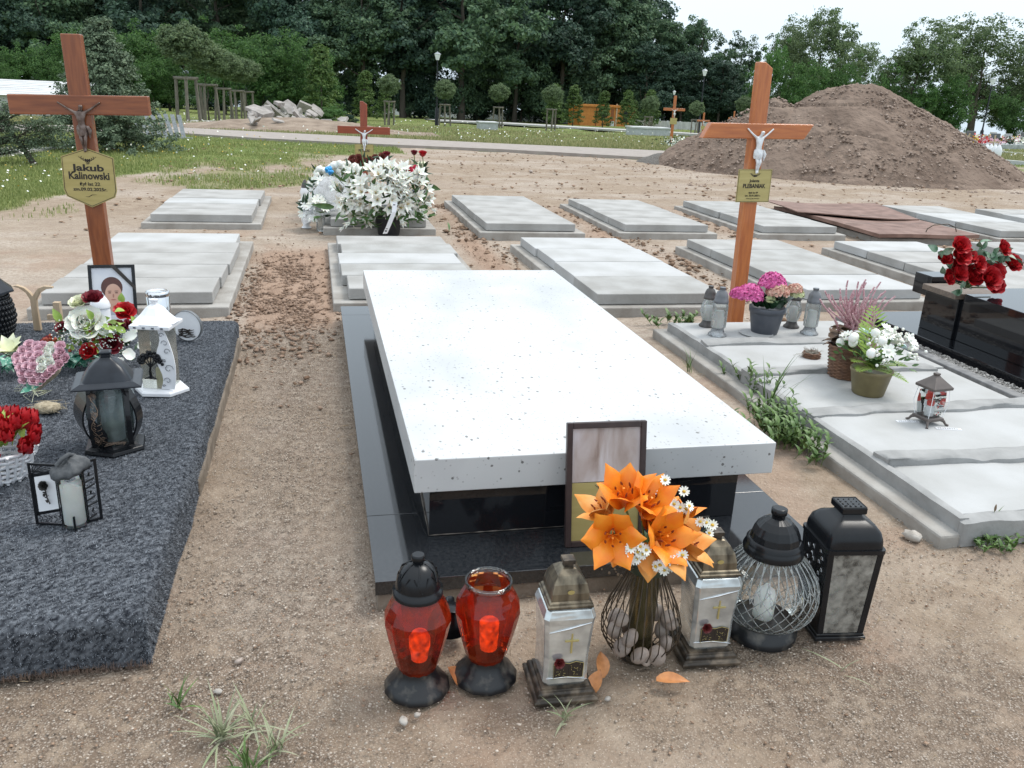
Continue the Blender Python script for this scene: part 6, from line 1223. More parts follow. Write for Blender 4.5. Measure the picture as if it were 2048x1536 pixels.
MB().add([(.014, .002, .040), (Wp - .014, .002, .056), (Wp - .014, .002, .166), (.014, .002, .152)], [(0, 1, 2, 3)]).build('white_pane', K['white_plastic'], o)
mb = MB(); mb.rose((.043, -.001, .128), .013, (0, -1, .3), 0, r); mb.tube([(.043, -.001, .12), (.045, -.001, .09), (.051, -.001, .070)], .0018, 5)
for dx, dz, a in ((-.012, .100, .4), (.012, .096, 2.6), (-.006, .108, 1.0), (.010, .085, 2.2), (.004, .080, .6)): mb.petal((.046 + dx * .3, -.001, dz), (dx * 2, -.2, .02), a, .018, .010, .1, .5, .2, 1, 3, 2)
mb.build('rose_ornament', mat('dark_rose_relief', (.07, .06, .055), (.03, .03, .03), .5), o)
o = panel_frame((.030, .000, 0), R(20), .045, Hp, .008); mb = MB()
for k in range(9): mb.tube([(.010 + .010 * math.sin(k * 2), .003, .012 + k * .019), (.030 - .008 * math.sin(k * 2), .003, .022 + k * .019)], .0028, 5)
mb.build('lattice', K['dark_plastic'], o)
mb = MB(); mb.lathe([(.034, .006), (.035, .010), (.034, .16), (.030, .168)], 24, 0, True, True, False); mb.build('glass_cylinder', K['glass'], t); bpy.data.objects[-1]
mb = MB(); rg = []
for z in (.012, .13): rg.append([(.029 * math.cos(a), .029 * math.sin(a), z + (.008 * math.sin(a * 3) + (.012 if abs(a - 4.3) < .2 else 0) if z > .1 else 0)) for a in [k * .2618 for k in range(24)]])
mb.loft(rg); mb.build('candle', K['wax'], t)
MB().box(-.003, .003, -.042, -.034, -.004, .045).build('front_hook', K['dark_plastic'], t, .001)
mb = MB(); rg = []
for k_, z in ((.80, .166), (1.0, .172), (1.02, .180), (.86, .192), (.5, .202), (.1, .206)): rg.append([(.052 * k_ * math.cos(a) * (1 + .10 * math.sin(3 * a + 1)), .042 * k_ * math.sin(a) * (1 + .08 * math.sin(4 * a)), z + .012 * math.cos(a - .4) + .003 * math.sin(9 * a)) for a in [k * .2244 for k in range(28)]])
mb.loft(rg); mb.tube([(-.028, -.01, .196), (-.012, -.01, .214), (.006, 0, .222), (.022, .01, .214)], [.006, .007, .007, .004], 7); mb.build('lid', mat('stone_lid', (.045, .05, .056), (.09, .095, .10), .7, scale=60, bump=.002, bscale=80), t)
# white lantern with a tree
t = thing('grave_lantern', 'white lantern with a black tree ornament and scrollwork side', 'lantern', GC(325, 780), R(-14), s=1.14)
mb = MB(); mb.lathe([(.098, 0), (.098, .010), (.092, .016), (.075, .020)], 6, 0, False, rot=.1, sy=.86); mb.build('base', K['white_plastic'], t, .002)
def sw(z):  # curved width of the right side
    u = z / .25; return .040 + .036 * math.sin(math.pi * min(1, max(0, (1 - u) * .80 + .02)))
pz = [(.012, .0)]; mb = MB(); inn = [(.018 + .010 * math.sin(u * 9) - .0 , .022 + .22 * u) for u in [k / 12 for k in range(13)]]; outr = [(sw(.022 + .22 * u), .022 + .22 * u) for u in [k / 12 for k in range(13)]][::-1]
mb.prism(inn + outr, .004, 0, 'y', -.048); mb.build('scroll_panel', K['white_plastic'], t)
mb = MB(); K['grey_line'] = mat('grey_cutout', (.25, .26, .28), (.2, .21, .22), .5)
for z, x, q, sg in ((.225, .035, .010, 1), (.195, .045, .013, -1), (.165, .050, .013, 1), (.13, .038, .008, -1), (.10, .052, .018, 1), (.055, .045, .014, -1), (.035, .030, .006, 1)):
    mb.tube([(x + sg * q * (1 - i / 12) * math.cos(i * .65), -.0505, z + q * (1 - i / 12) * math.sin(i * .65)) for i in range(10)], .0012, 4)
mb.build('scrollwork', K['grey_line'], t)
mb = MB(); mb.box(-.050, .048, -.044, .046, .021, .246); q = mb.build('glass_box', glassy('grey_glass', (.84, .84, .80), .06, 1.5, (.66, .64, .58), .18, 15), t)
mb = MB(); mb.lathe([(.028, .022), (.028, .085), (.02, .09)], 16, c=(.012, 0, 0)); mb.build('candle', bpy.data.materials['yellow_wax'], t)
mb = MB(); r = random.Random(6); y = -.053; x0 = -.012; mb.tube([(x0, y, .062), (x0 - .003, y, .09), (x0 + .002, y, .112)], [.006, .0045, .004], 6); mb.tube([(x0 - .025, y, .060), (x0, y, .068), (x0 + .02, y, .060)], [.002, .005, .002], 5)
for a in (2.6, 2.0, 1.4, .8, .3): mb.tube([(x0, y, .105), (x0 + .022 * math.cos(a), y, .115 + .022 * math.sin(a)), (x0 + .040 * math.cos(a), y, .118 + .036 * math.sin(a))], [.003, .002, .001], 5)
for k in range(70): a = r.uniform(-.1, 3.3); q = r.uniform(.022, .044); mb.ball((x0 + q * math.cos(a), y + r.uniform(-.003, .003), .120 + q * .95 * math.sin(a)), (.0065, .003, .0055), 6, 4, 0, .3, r)
mb.build('tree_ornament', K['dark_plastic'], t)
mb = MB(); mb.square([(.070, .246), (.071, .250), (.071, .258), (.066, .262)], sx=1.0, sy=.9); mb.lathe([(.062 * 1.3, .262), (.050, .290), (.030, .314), (.014, .324)], 8, 0, False, rot=.39, sy=.88); mb.square([(.009, .323), (.009, .335), (.012, .337), (.012, .342)]); mb.build('roof', K['white_plastic'], t, .001)
for k in range(4): MB().box(-.055 + k * .032, -.045 + k * .032, -.0665, -.062, .249, .256).build('chrome_stud', K['chrome'], t)
# round white disc lamp with landscape
t = thing('round_lamp', 'round white disc lamp with a black branch silhouette behind the white lantern', 'lamp', GC(375, 682), R(-22))
mb = MB(); rr0 = .075; mb.lathe([(rr0, -.02), (rr0 + .002, -.02), (rr0 + .002, .0), (rr0, .0)], 40, 0, True, False, False); o = mb.build('rim', mat('grey_rim', (.16, .17, .18), (.12, .13, .14), .4), t); o.rotation_euler[0] = R(90); o.location = (0, 0, rr0 + .002)
mb = MB(); mb.lathe([(rr0 - .001, -.018), (rr0 - .001, -.002)], 40); o = mb.build('disc', K['white_plastic'], t); o.rotation_euler[0] = R(90); o.location = (0, 0, rr0 + .002)
mb = MB(); r = random.Random(8)
for k in range(5): z = .022 + k * .009; mb.tube([(-.045 + i * .017, -.001, z + .004 * math.sin(i * 2 + k)) for i in range(6)], [.0015, .003, .002, .003, .002, .001], 4)
for k in range(16): x = r.uniform(-.04, .04); z = r.uniform(.02, .062); mb.ball((x, -.001, z), (.006, .002, .003), 6, 4)
for v_ in (0,): mb.tube([(-.05, -.001, .02), (-.02, -.001, .045), (.02, -.001, .062)], .002, 4)
mb.build('silhouette', K['ink'], t)
# chrome vase
t = thing('chrome_vase', 'chrome cylinder with a groove near its top, at the back of the carpet', 'vase', GC(320, 642), s=1.12); mb = MB(); mb.lathe([(.053, 0), (.053, .122), (.052, .123), (.052, .126), (.053, .127), (.053, .146), (.048, .148), (.047, .143), (.005, .142)], 40); mb.build('cylinder', K['chrome'], t)
# small flame-shaped glass lamp
t = thing('glass_flame_lamp', 'small clear glass flame shaped lamp between the portrait and the white lantern', 'lamp', GC(274, 662)); mb = MB(); mb.lathe([(.030, 0), (.032, .006), (.028, .012)], 16); mb.build('base', K['white_plastic'], t); mb = MB(); mb.lathe([(.018, .012), (.027, .03), (.026, .05), (.016, .075), (.007, .095), (.002, .110)], 12, 0, False); mb.build('flame', K['rib_glass'], t)
# portrait
A = GC(183, 652); t = thing('picture_frame', 'black framed portrait photograph with a mourning ribbon across its corner', 'picture', A, R(4), rx=R(-14)); w_, h_ = .225, .315; b = .016
mb = MB(); mb.box(0, b, 0, .015, 0, h_); mb.box(w_ - b, w_, 0, .015, 0, h_); mb.box(b + .0002, w_ - b - .0002, 0, .015, 0, b); mb.box(b + .0002, w_ - b - .0002, 0, .015, h_ - b, h_); mb.build('frame', K['dark_plastic'], t, .002)
p = MB().box(b - .001, w_ - b + .001, .009, .012, b - .001, h_ - b + .001).build('photo', mat('photo_paper', (.66, .67, .70), (.60, .61, .66), .3), t)
cx_ = w_ * .50; cz = h_ * .50
def ell(rx_, rz_, x, z, m, nm, y, a0=0, a1=6.2832, sq=1): mb = MB(); n = 26; mb.add([(x + rx_ * math.cos(a0 + (a1 - a0) * i / n), y, z + rz_ * math.sin(a0 + (a1 - a0) * i / n) * sq) for i in range(n)], [tuple(range(n))]); return mb.build(nm, m, p)
skin = mat('printed_skin', (.50, .27, .19), (.58, .36, .27), .3, scale=6); hair = mat('printed_hair', (.10, .03, .02), (.06, .02, .015), .3)
ell(.052, .055, cx_ - .004, cz + .040, hair, 'hair', .0086); ell(.040, .055, cx_ + .002, cz + .004, skin, 'face', .0084); ell(.055, .030, cx_, cz - .105, mat('printed_shirt', (.42, .44, .50), None, .3), 'shirt', .0086, 0, math.pi); ell(.020, .03, cx_, cz - .06, skin, 'neck', .0085)
for sx in (-.016, .017): ell(.0075, .003, cx_ + sx, cz + .012, hair, 'eye', .0080); ell(.010, .0018, cx_ + sx, cz + .021, hair, 'brow', .0080)
ell(.004, .010, cx_ + .001, cz - .003, mat('printed_shadow', (.36, .17, .12), None, .3), 'nose', .0080); ell(.012, .0028, cx_, cz - .024, mat('printed_lips', (.42, .12, .10), None, .3), 'mouth', .0080)
MB().add([(w_ * .45, -.001, h_), (w_ * .57, -.001, h_), (w_ - .0, -.001, h_ * .64), (w_ - .0, -.001, h_ * .74 - .055)][::1], [(0, 1, 2, 3)]).build('mourning_ribbon', K['ink'], t)
# white domed lantern behind the flowers
t = thing('grave_lantern', 'white domed lantern top showing above the flowers in front of the portrait', 'lantern', GC(207, 672)); mb = MB(); mb.lathe([(.05, 0), (.05, .01), (.042, .02), (.045, .13), (.04, .15)], 18); mb.build('body', K['white_plastic'], t)
mb = MB(); mb.lathe([(.048, .15), (.048, .157), (.042, .178), (.030, .198), (.016, .21)], 18); mb.build('dome', K['white_plastic'], t); mb = MB(); mb.lathe([(.012, .209), (.012, .218), (.0155, .22), (.0155, .227)], 14); mb.build('knob', K['chrome'], t)
# wooden Y and wooden cross
t = thing('wooden_sprout', 'pale plywood forked sprout ornament at the left back of the carpet', 'wooden ornament', GC(76, 660), R(-6))
L_ = [(-.016, 0), (.018, 0), (.014, .12), (.016, .16), (.035, .195), (.07, .215), (.10, .219), (.098, .228), (.06, .230), (.030, .218), (.008, .190), (.0, .178), (-.010, .195), (-.035, .220), (-.07, .232), (-.095, .226), (-.06, .218), (-.03, .195), (-.014, .16)]
mb = MB(); mb.prism(L_, .022, 0, 'y', -.011); mb.build('fork', K['bare_wood'], t, .002)
t = thing('wooden_block', 'pale wooden block cross standing among the flowers beside the plywood sprout', 'wooden ornament', GC(122, 668), R(-8)); mb = MB(); mb.box(-.016, .016, -.014, .014, 0, .165); mb.build('upright', K['bare_wood'], t, .002); mb = MB(); mb.box(-.052, -.0165, -.012, .012, .075, .100); mb.build('arm', K['bare_wood'], t, .002)

# ---- flowers on the carpet
def bunch(name, label, cat, loc, rz=0, group=None, s=1): return thing(name, label, cat, loc, rz, group, s=s)
r = random.Random(31)
BA = bunch('flower_arrangement', 'arrangement of dark red and cream roses with lime leaves and gypsophila on the carpet', 'flowers', GC(190, 735))
def WB(px, py, dy=0): return V(px, py, BA.location.y + dy) - BA.location
for px, py, s, m, dy, ax in ((187, 602, .030, 'wine_petal', .04, (0, -.5, 1)), (250, 628, .032, 'red_petal', .03, (.2, -.7, .8)), (160, 610, .028, 'cream_petal', .04, (-.2, -.5, 1)), (176, 655, .055, 'white_petal', 0, (0, -.9, .9)), (180, 704, .026, 'red_petal', -.05, (0, -1, .5)), (222, 690, .032, 'wine_petal', -.03, (.3, -.9, .5)), (128, 658, .022, 'wine_petal', 0, (-.3, -.6, .8)), (262, 655, .026, 'wine_petal', .05, (.5, -.4, .8)), (235, 660, .028, 'wine_petal', .03, (.3, -.4, .9)), (98, 688, .022, 'wine_petal', 0, (-.3, -.6, .8))):
    mb = MB(); mb.rose(WB(px, py, dy), s * 1.35, ax, 0, r); mb.build('rose', K[m], BA)
mb = MB()
for px, py, az, L_ in ((245, 680, .2, .075), (262, 665, .6, .07), (250, 700, -.9, .08), (275, 690, -.2, .07), (240, 715, -1.6, .06), (215, 668, 2.4, .06)): mb.petal(WB(px, py, -.05), (0, -.8, .6), az, L_, .045, .9, 1.4, .3, 0, 6, 4)
mb.build('white_blossom', K['white_petal'], BA)
mb = MB()
for k in range(60): px, py = r.gauss(198, 30), r.gauss(668, 22); mb.petal(WB(px, py, r.uniform(-.05, .05)), (r.uniform(-.5, .5), -.7, .8), r.uniform(0, 6.28), r.uniform(.04, .07), .034, .5, 1.3, .25, 1, 5, 3)
mb.build('lime_leaves', K['leaf_lime'], BA)
mb = MB()
for k in range(40): px, py = r.gauss(190, 45), r.gauss(700, 25); mb.petal(WB(px, py, r.uniform(-.04, .06)), (r.uniform(-.8, .8), -.5, .6), r.uniform(0, 6.28), r.uniform(.04, .07), .028, .8, 1.6, .25, 1, 5, 3)
mb.build('dark_leaves', K['leaf_dark'], BA)
mb = MB()
for k in range(330):
    if k % 2: px, py = r.gauss(150, 20), r.gauss(672, 14)
    else: px, py = r.gauss(215, 28), r.gauss(682, 16)
    mb.ball(WB(px, py, r.uniform(-.08, -.02)), .0035, 5, 3)
mb.build('gypsophila', K['white_petal'], BA)
mb = MB()
for px, py in [(r.gauss(105, 12), r.gauss(688, 10)) for _ in range(26)] + [(r.gauss(190, 10), r.gauss(672, 8)) for _ in range(10)]: mb.ball(WB(px, py, -.05), .008, 7, 5)
mb.build('berries', mat('rust_red_berry', (.36, .06, .02), (.25, .03, .01), .4), BA)
# green leaves with white stripes under the heart and behind
t = bunch('leaf_spray', 'spray of blue green leaves with white veins behind the pink rose heart', 'leaves', GC(150, 745)); mb = MB()
for k in range(20): a = r.uniform(0, 6.28); mb.petal((r.gauss(0, .05), r.gauss(0, .03), .03), (0, 0, 1), a, r.uniform(.07, .12), .042, .5, 1.7, .3, 1, 6, 3)
mb.build('leaves', K['leaf_mint'], t)
t = bunch('leaf_spray', 'dark green leaves with pale stripes at the left picture edge beside the heart', 'leaves', GC(5, 755)); mb = MB()
for k in range(22): a = r.uniform(0, 6.28); mb.petal((r.gauss(0, .05), r.gauss(0, .03), .03), (0, 0, 1), a, r.uniform(.06, .11), .026, .4, 1.8, .3, 1, 6, 3)
mb.build('leaves', K['leaf_mint'], t)
# pink rose heart
HT = thing('rose_heart', 'heart of pale pink and white foam roses with a raffia bow', 'flowers', GC(72, 800), R(-12), rx=R(-38)); HT.location.z += .02
mb1, mb2 = MB(), MB()
def inheart(x, y): x /= .092; y = y / .092 - .10; return (x * x + y * y - 1) ** 3 - x * x * y ** 3 <= 0
pts = []
for i in range(-6, 7):
    for j in range(-6, 7):
        x = i * .031 + (.015 if j % 2 else 0) + r.uniform(-.004, .004); z = j * .026 + r.uniform(-.004, .004)
        if inheart(x, z): pts.append((x, z))
for x, z in pts: 
    w_ = mb2 if (.0 < x < .05 and z > -.015) else mb1; w_.rose((x, -.012 - .03 * max(0, 1 - (x * x + z * z) / .008) + r.uniform(-.004, .004), z + .10), .0205, (r.uniform(-.2, .2), -1, r.uniform(-.1, .2)), 0, r)
mb1.build('pink_roses', K['pink_petal'], HT); mb2.build('white_roses', K['white_petal'], HT)
mb = MB(); out = []
for k in range(40):
    a = k * 6.2832 / 40; x = .070 * math.sin(a) ** 3; z = .0052 * (13 * math.cos(a) - 5 * math.cos(2 * a) - 2 * math.cos(3 * a) - math.cos(4 * a)); out.append((x, z + .105))
mb.prism(out, .02, 0, 'y', 0); mb.build('heart_base', mat('straw_base', (.42, .36, .26), (.3, .25, .17), .9, scale=60), HT, .004)
mb = MB()
for k in range(16): a = r.uniform(0, 6.28); s_ = r.uniform(.02, .05); mb.tube([(0, -.03, .02), (s_ * math.cos(a), -.04, .02 + s_ * math.sin(a)), (s_ * 1.6 * math.cos(a + .8), -.035, .015 + s_ * 1.3 * math.sin(a + .8)), (.01, -.03, .01)], .0012, 4)
mb.build('raffia_bow', K['cream_petal'], HT); mb = MB()
for a in (.3, 2.2, 4.0): mb.petal((0, -.03, .02), (0, -1, .2), a, .05, .03, 1.0, 1.5, .2, 1, 5, 3)
mb.build('bow_leaves', K['leaf_mint'], HT)
# netting package right of heart
t = thing('straw_bundle', 'pale straw coloured netting bundle lying beside the pink heart', 'bundle', GC(95, 825)); mb = MB(); mb.ball((0, 0, .02), (.05, .035, .022), 14, 8, 0, .12, r)
for k in range(40): a = r.uniform(0, 6.28); mb.tube([(r.gauss(0, .03), r.gauss(0, .02), .035), (.07 * math.cos(a), .05 * math.sin(a), r.uniform(.005, .04))], .0008, 3)
mb.build('netting', bpy.data.materials['straw_base'], t)
# cream lily-like flower at the left
t = bunch('cream_flower', 'single large cream coloured flower at the left edge above the heart', 'flower', GC(30, 735), s=1.25); mb = MB()
for k in range(9): mb.petal((0, 0, .04), (-.1, -.5, 1), k * .7, .085, .05, .3 + .1 * (k % 3), 1.1, .35, 1, 6, 4, 0, .04)
mb.build('petals', K['cream_petal'], t); mb = MB(); mb.tube([(0, 0, 0), (0, 0, .05)], .004, 5); mb.build('stem', K['stem'], t)
# little angel figurine (praying figure with wings) and white stone
t = thing('angel_figurine', 'small white kneeling angel figurine with raised wings behind the pink heart', 'figurine', GC(68, 722)); mb = MB(); mb.lathe([(.034, 0), (.035, .01), (.030, .03), (.020, .045), (.013, .055), (.010, .060)], 16); mb.ball((0, -.004, .068), (.012, .012, .013), 12, 8)
mb.tube([(-.014, -.004, .050), (-.012, -.020, .042), (0, -.026, .048)], [.006, .005, .003], 6); mb.tube([(.014, -.004, .050), (.012, -.020, .042), (0, -.026, .048)], [.006, .005, .003], 6); mb.build('body', K['white_plastic'], t)
for sg in (-1, 1): mb = MB(); mb.petal((sg * .006, .008, .045), (sg * .3, .2, 1), 0 if sg > 0 else 3.14, .055, .024, .15, .5, .2, 1, 6, 3); q = mb.build('wing', K['white_plastic'], t)
mb = MB(); mb.ball((0, 0, .012), (.034, .022, .014), 14, 8, 0, .05, r); o = mb.build('white_stone', K['white_plastic']); o.location = GC(92, 716); tag(o, 'smooth white stone lying behind the pink rose heart', 'stone')
# red tulips in a white basket
t = bunch('tulip_basket', 'red and pink tulips in a white wicker basket at the left edge', 'basket', GC(5, 955), s=1.45); mb = MB()
pr_ = [(.045, 0), (.062, .03), (.078, .075)]
for k in range(24):
    a = k * .2618; mb.tube([((r_ + .003 * (-1) ** (k + i)) * math.cos(a), (r_ + .003 * (-1) ** (k + i)) * math.sin(a), z) for i, (r_, z) in enumerate([(.045, 0), (.055, .018), (.062, .036), (.070, .054), (.078, .075)])], .0035, 5)
for i in range(6): z = .008 + i * .013; rr = .048 + i * .0055; mb.tube([((rr + .003 * (-1) ** (k + i)) * math.cos(k * .2618), (rr + .003 * (-1) ** (k + i)) * math.sin(k * .2618), z) for k in range(24)], .004, 5, closed=True)
mb.build('wicker', K['white_plastic'], t)
for k in range(44):
    a = r.uniform(0, 6.28); q = .095 * math.sqrt(r.random()); mb = MB(); c = (q * math.cos(a), q * math.sin(a), .075 + .060 * (1 - q / .10) + r.uniform(-.01, .015)); ax = (math.cos(a) * q * 8, math.sin(a) * q * 8 - .2, 1)
    for w_ in range(6): mb.petal(c, ax, w_ * 1.047, .042, .034, .75 if w_ % 2 else .6, -.55, .5, .9, 5, 4)
    mb.build('tulip', K['red_petal' if k % 3 else 'rose_pink'] if 'rose_pink' in K else K['red_petal'], t)
mb = MB()
for k in range(40): a = r.uniform(0, 6.28); mb.petal((r.gauss(0, .02), r.gauss(0, .02), .08), (0, 0, 1), a, r.uniform(.05, .09), .02, .3, 1.2, .3, 1, 5, 3)
mb.build('leaves', K['leaf_lime'], t)

# ------------------------------------------------------------------ things on the mortared grave
ZR = .106
def GR(px, py, dz=0): return G(px, py, ZR + dz)
def votive(label, px, py, kind, rz=0, s=1):
    t = thing('grave_lantern', label, 'lantern', GR(px, py), rz, s=s); dk = K['grey_plastic'] if kind in (1, 3) else K['dark_lid']
    mb = MB(); mb.lathe([(.046, 0), (.047, .006), (.036, .016), (.030, .030), (.028, .036)], 20); mb.build('base', K['clear_foot'] if kind == 1 or kind == 3 else dk, t)
    mb = MB(); n = 24; rg = []
    pf = [(.028, .036), (.036, .045), (.038, .08), (.038, .15), (.034, .165)] if kind in (1, 3) else [(.028, .036), (.038, .06), (.046, .09), (.044, .12), (.034, .15), (.030, .165)]
    for r_, z in pf: rg.append([(r_ * (1 + .035 * (j % 2)) * math.cos(j * 6.2832 / n), r_ * (1 + .035 * (j % 2)) * math.sin(j * 6.2832 / n), z) for j in range(n)])
    mb.loft(rg, 0, False, False, False); mb.build('glass', K['milky_glass'], t); mb = MB(); mb.lathe([(.024, .037), (.024, .12), (.02, .125)], 14); mb.build('candle', K['wax'], t)
    mb = MB(); mb.lathe([(.036, .165), (.037, .170), (.035, .180), (.033, .182), (.032, .200), (.024, .220), (.014, .228), (.013, .232), (.015, .234), (.015, .243)], 20); mb.build('lid', dk, t); return t
K['grey_plastic'] = mat('grey_plastic_lid', (.16, .165, .18), (.11, .115, .125), .3); K['dark_lid'] = mat('brown_black_lid', (.05, .045, .042), (.09, .08, .075), .4); K['clear_foot'] = glassy('clear_foot', (.7, .72, .73), .1, 1.6, (.5, .51, .52), .4, 60); K['milky_glass'] = glassy('milky_glass', (.86, .88, .87), .08, 1.6, (.74, .76, .76), .26, 9)
votive('cut glass lantern with a brown lid behind the ribbed one left of the hydrangea', 1413, 652, 0, 0, 1.03); votive('ribbed straight glass lantern with a grey lid, left of the hydrangea', 1434, 670, 1, .1, 1.18)
votive('glass lantern with a brown foot half hidden behind the hydrangea', 1582, 654, 0, 0, 1.05); votive('glass lantern with a clear foot between hydrangea and dried heather', 1618, 667, 3, 0, 1.15)
# hydrangea
t = thing('potted_hydrangea', 'pink hydrangea in a dark grey plastic pot', 'potted plant', GR(1528, 664), s=1.12); mb = MB(); mb.lathe([(.068, 0), (.070, .004), (.088, .105), (.089, .112), (.094, .113), (.096, .140), (.092, .142), (.090, .120), (.05, .118)], 36); mb.build('pot', mat('slate_pot', (.060, .068, .085), (.085, .092, .108), .5), t)
mb = MB()
for k in range(46): a = r.uniform(0, 6.28); mb.petal((r.gauss(0, .03), r.gauss(0, .03), .14), (0, 0, 1), a, r.uniform(.09, .13), .065, .4, r.uniform(1.3, 2.1), .25, 1, 6, 4)
mb.build('leaves', K['leaf_dark'], t)
K['pink'] = mat('pink_floret', (.78, .19, .44), (.62, .11, .34), .55, scale=50); K['salmon'] = mat('salmon_floret', (.72, .38, .32), (.66, .48, .36), .55, scale=50); K['greenish'] = mat('greenish_floret', (.52, .58, .28), (.6, .62, .4), .55, scale=50); K['rose_pink'] = mat('rose_pink', (.62, .05, .10), (.5, .03, .07), .5)
def florets(t, c, R_, m, n, seed, sq=1.0):
    rg = np.random.RandomState(seed); d = rg.normal(size=(n, 3)); d /= np.linalg.norm(d, axis=1)[:, None]; d[:, 2] = np.abs(d[:, 2]) * 1.0 - .15; C = np.array(c) + d * R_ * [1, 1, sq] * (1 - .15 * rg.rand(n, 1)); v, f, a = leaves(C, .017, rg, norm=d, jit=.45, aspect=.95)
    v2, f2, a2 = leaves(C, .017, rg, norm=d, jit=.45, aspect=.95); v = np.concatenate([v, v2]); f = np.concatenate([f, f2 + len(C) * 4]); return npmesh('flower_head', v, f, m, t)
for px, py, R_, m, n in ((1500, 592, .062, 'pink', 420), (1545, 568, .060, 'pink', 420), (1478, 590, .040, 'pink', 220), (1555, 585, .050, 'salmon', 330), (1590, 580, .032, 'salmon', 160), (1595, 590, .028, 'greenish', 130), (1540, 600, .022, 'greenish', 90)):
    c = (V(px, py, t.location.y - (.05 if m == 'salmon' else .06 if m == 'greenish' else 0)) - t.location) / 1.12; florets(t, c, R_ * 1.22, K[m], int(n * 1.5), px)
t = thing('pot_saucer', 'white curled saucer edge showing under the hydrangea pot', 'saucer', GR(1512, 668)); t.location.z -= .001; mb = MB(); mb.lathe([(.090, .001), (.098, .006), (.099, .008), (.088, .004)], 30); mb.build('dish', K['slab_pale'], t)
# dried heather in a wicker pot
t = thing('dried_heather', 'dried pink heather in a tall brown wicker pot', 'potted plant', GR(1688, 752), s=1.2); mb = MB()
for i in range(19): z = .004 + i * .0072; rr = .062 + .018 * (z / .14); mb.tube([((rr + .003 * (-1) ** (k + i)) * math.cos(k * .3142), (rr + .003 * (-1) ** (k + i)) * math.sin(k * .3142), z) for k in range(20)], .0048, 5, closed=True)
mb.build('wicker_pot', mat('brown_wicker', (.20, .10, .055), (.12, .06, .035), .6, scale=40), t)
mb = MB(); lf = MB()
for k in range(40):
    a = r.uniform(0, 6.28); L_ = r.uniform(.15, .27); b_ = r.uniform(.05, .5) if k > 7 else r.uniform(.5, .9); 
    if k <= 7: a = 3.14 + r.uniform(-.7, .7)
    st_ = Vector((r.gauss(0, .025), r.gauss(0, .025), .17)); p = [st_ + Vector((math.cos(a) * b_ * L_ * q + .01 * math.sin(q * 6), math.sin(a) * b_ * L_ * q, L_ * q * (1 - .3 * b_ * q))) for q in [i / 7 for i in range(8)]]
    mb.tube(p[:3], .002, 4, 1)
    for w_ in range(1, 7): mb.tube([tuple(p[w_]), tuple(p[w_].lerp(p[w_ + 1], .9))], [.0075 - w_ * .0006, .0032], 5, 0)
for k in range(44): a = r.uniform(0, 6.28); lf.petal((r.gauss(0, .03), r.gauss(0, .03), r.uniform(.08, .20)), (0, 0, 1), a, r.uniform(.05, .09), .045, .8, 2.4, .3, .2, 5, 3)
mb.build('heather_spikes', [mat('mauve_heather', (.40, .19, .22), (.60, .40, .42), .7, scale=150, detail=2), K['dry']], t); lf.build('withered_leaves', mat('withered_leaf', (.19, .12, .075), (.13, .08, .05), .7), t)
# small dried nest
t = thing('dried_wreath', 'small round dried twig bowl on the second slab of the mortared grave', 'wreath', GR(1622, 716)); mb = MB()
for i in range(5): mb.tube([((.044 + .003 * (-1) ** (k + i)) * math.cos(k * .3491), (.044 + .003 * (-1) ** (k + i)) * math.sin(k * .3491), .004 + i * .0065) for k in range(18)], .0042, 5, closed=True)
mb.build('wicker_ring', bpy.data.materials['brown_wicker'], t); mb = MB()
for k in range(70): a = r.uniform(0, 6.28); q = r.uniform(0, .04); mb.tube([(q * math.cos(a), q * math.sin(a), .03), (q * math.cos(a) + r.gauss(0, .02), q * math.sin(a) + r.gauss(0, .015), .045 + r.uniform(-.01, .012))], .0011, 3)
for k in range(7): mb.tube([(-.03, 0, .03), (-.075 + r.gauss(0, .02), r.gauss(0, .02), .012)], .001, 3)
mb.build('twigs', mat('grey_twig', (.38, .36, .31), (.24, .2, .16), .9), t)
# white artificial flowers with ferns in an olive pot
t = thing('flower_pot', 'white artificial flowers with ferns in a low olive brown pot', 'potted plant', GR(1735, 786), s=1.42); mb = MB(); mb.lathe([(.050, 0), (.052, .003), (.066, .075), (.069, .078), (.069, .088), (.064, .088), (.060, .075)], 32); mb.build('pot', mat('olive_pot', (.19, .155, .07), (.14, .11, .05), .45), t)
def fern(mb, base, a, L_, up, seed):
    rr = random.Random(seed); p = [Vector(base) + Vector((math.cos(a) * L_ * q * (1 - up * .6), math.sin(a) * L_ * q * (1 - up * .6), L_ * up * q - L_ * .35 * q * q)) for q in [i / 12 for i in range(13)]]
    mb.tube([tuple(x) for x in p], .0012, 4)
    for i in range(1, 13):
        d = (p[i] - p[i - 1]).normalized(); sd_ = d.cross(Vector((0, 0, 1))); sd_ = sd_.normalized() if sd_.length > .1 else Vector((math.sin(a), -math.cos(a), 0))
        l_ = .038 * math.sin(math.pi * min(1, (i + 2.5) / 15.5)) * L_ / .14
        for sg in (-1, 1): tip = p[i] + sd_ * sg * l_ + d * l_ * .55; mid = p[i].lerp(tip, .5); w_ = d * .0045; mb.add([tuple(p[i]), tuple(mid + w_), tuple(tip), tuple(mid - w_)], [(0, 1, 2, 3)])
mb = MB()
for a, L_, up in ((1.5, .22, 1.25), (2.6, .17, .9), (3.0, .16, .75), (2.2, .16, 1.0), (3.4, .15, .6), (1.9, .19, 1.1), (-.4, .15, .5), (-.8, .13, .2), (-2.6, .14, .45)): fern(mb, (0, 0, .085), a, L_, up, 1)
mb.build('ferns', K['leaf_lime'], t); mb = MB()
for k in range(30): a = r.uniform(0, 6.28); mb.petal((0, 0, .085), (0, 0, 1), a, r.uniform(.07, .11), .035, .5, r.uniform(1.1, 1.9), .2, 1, 6, 3)
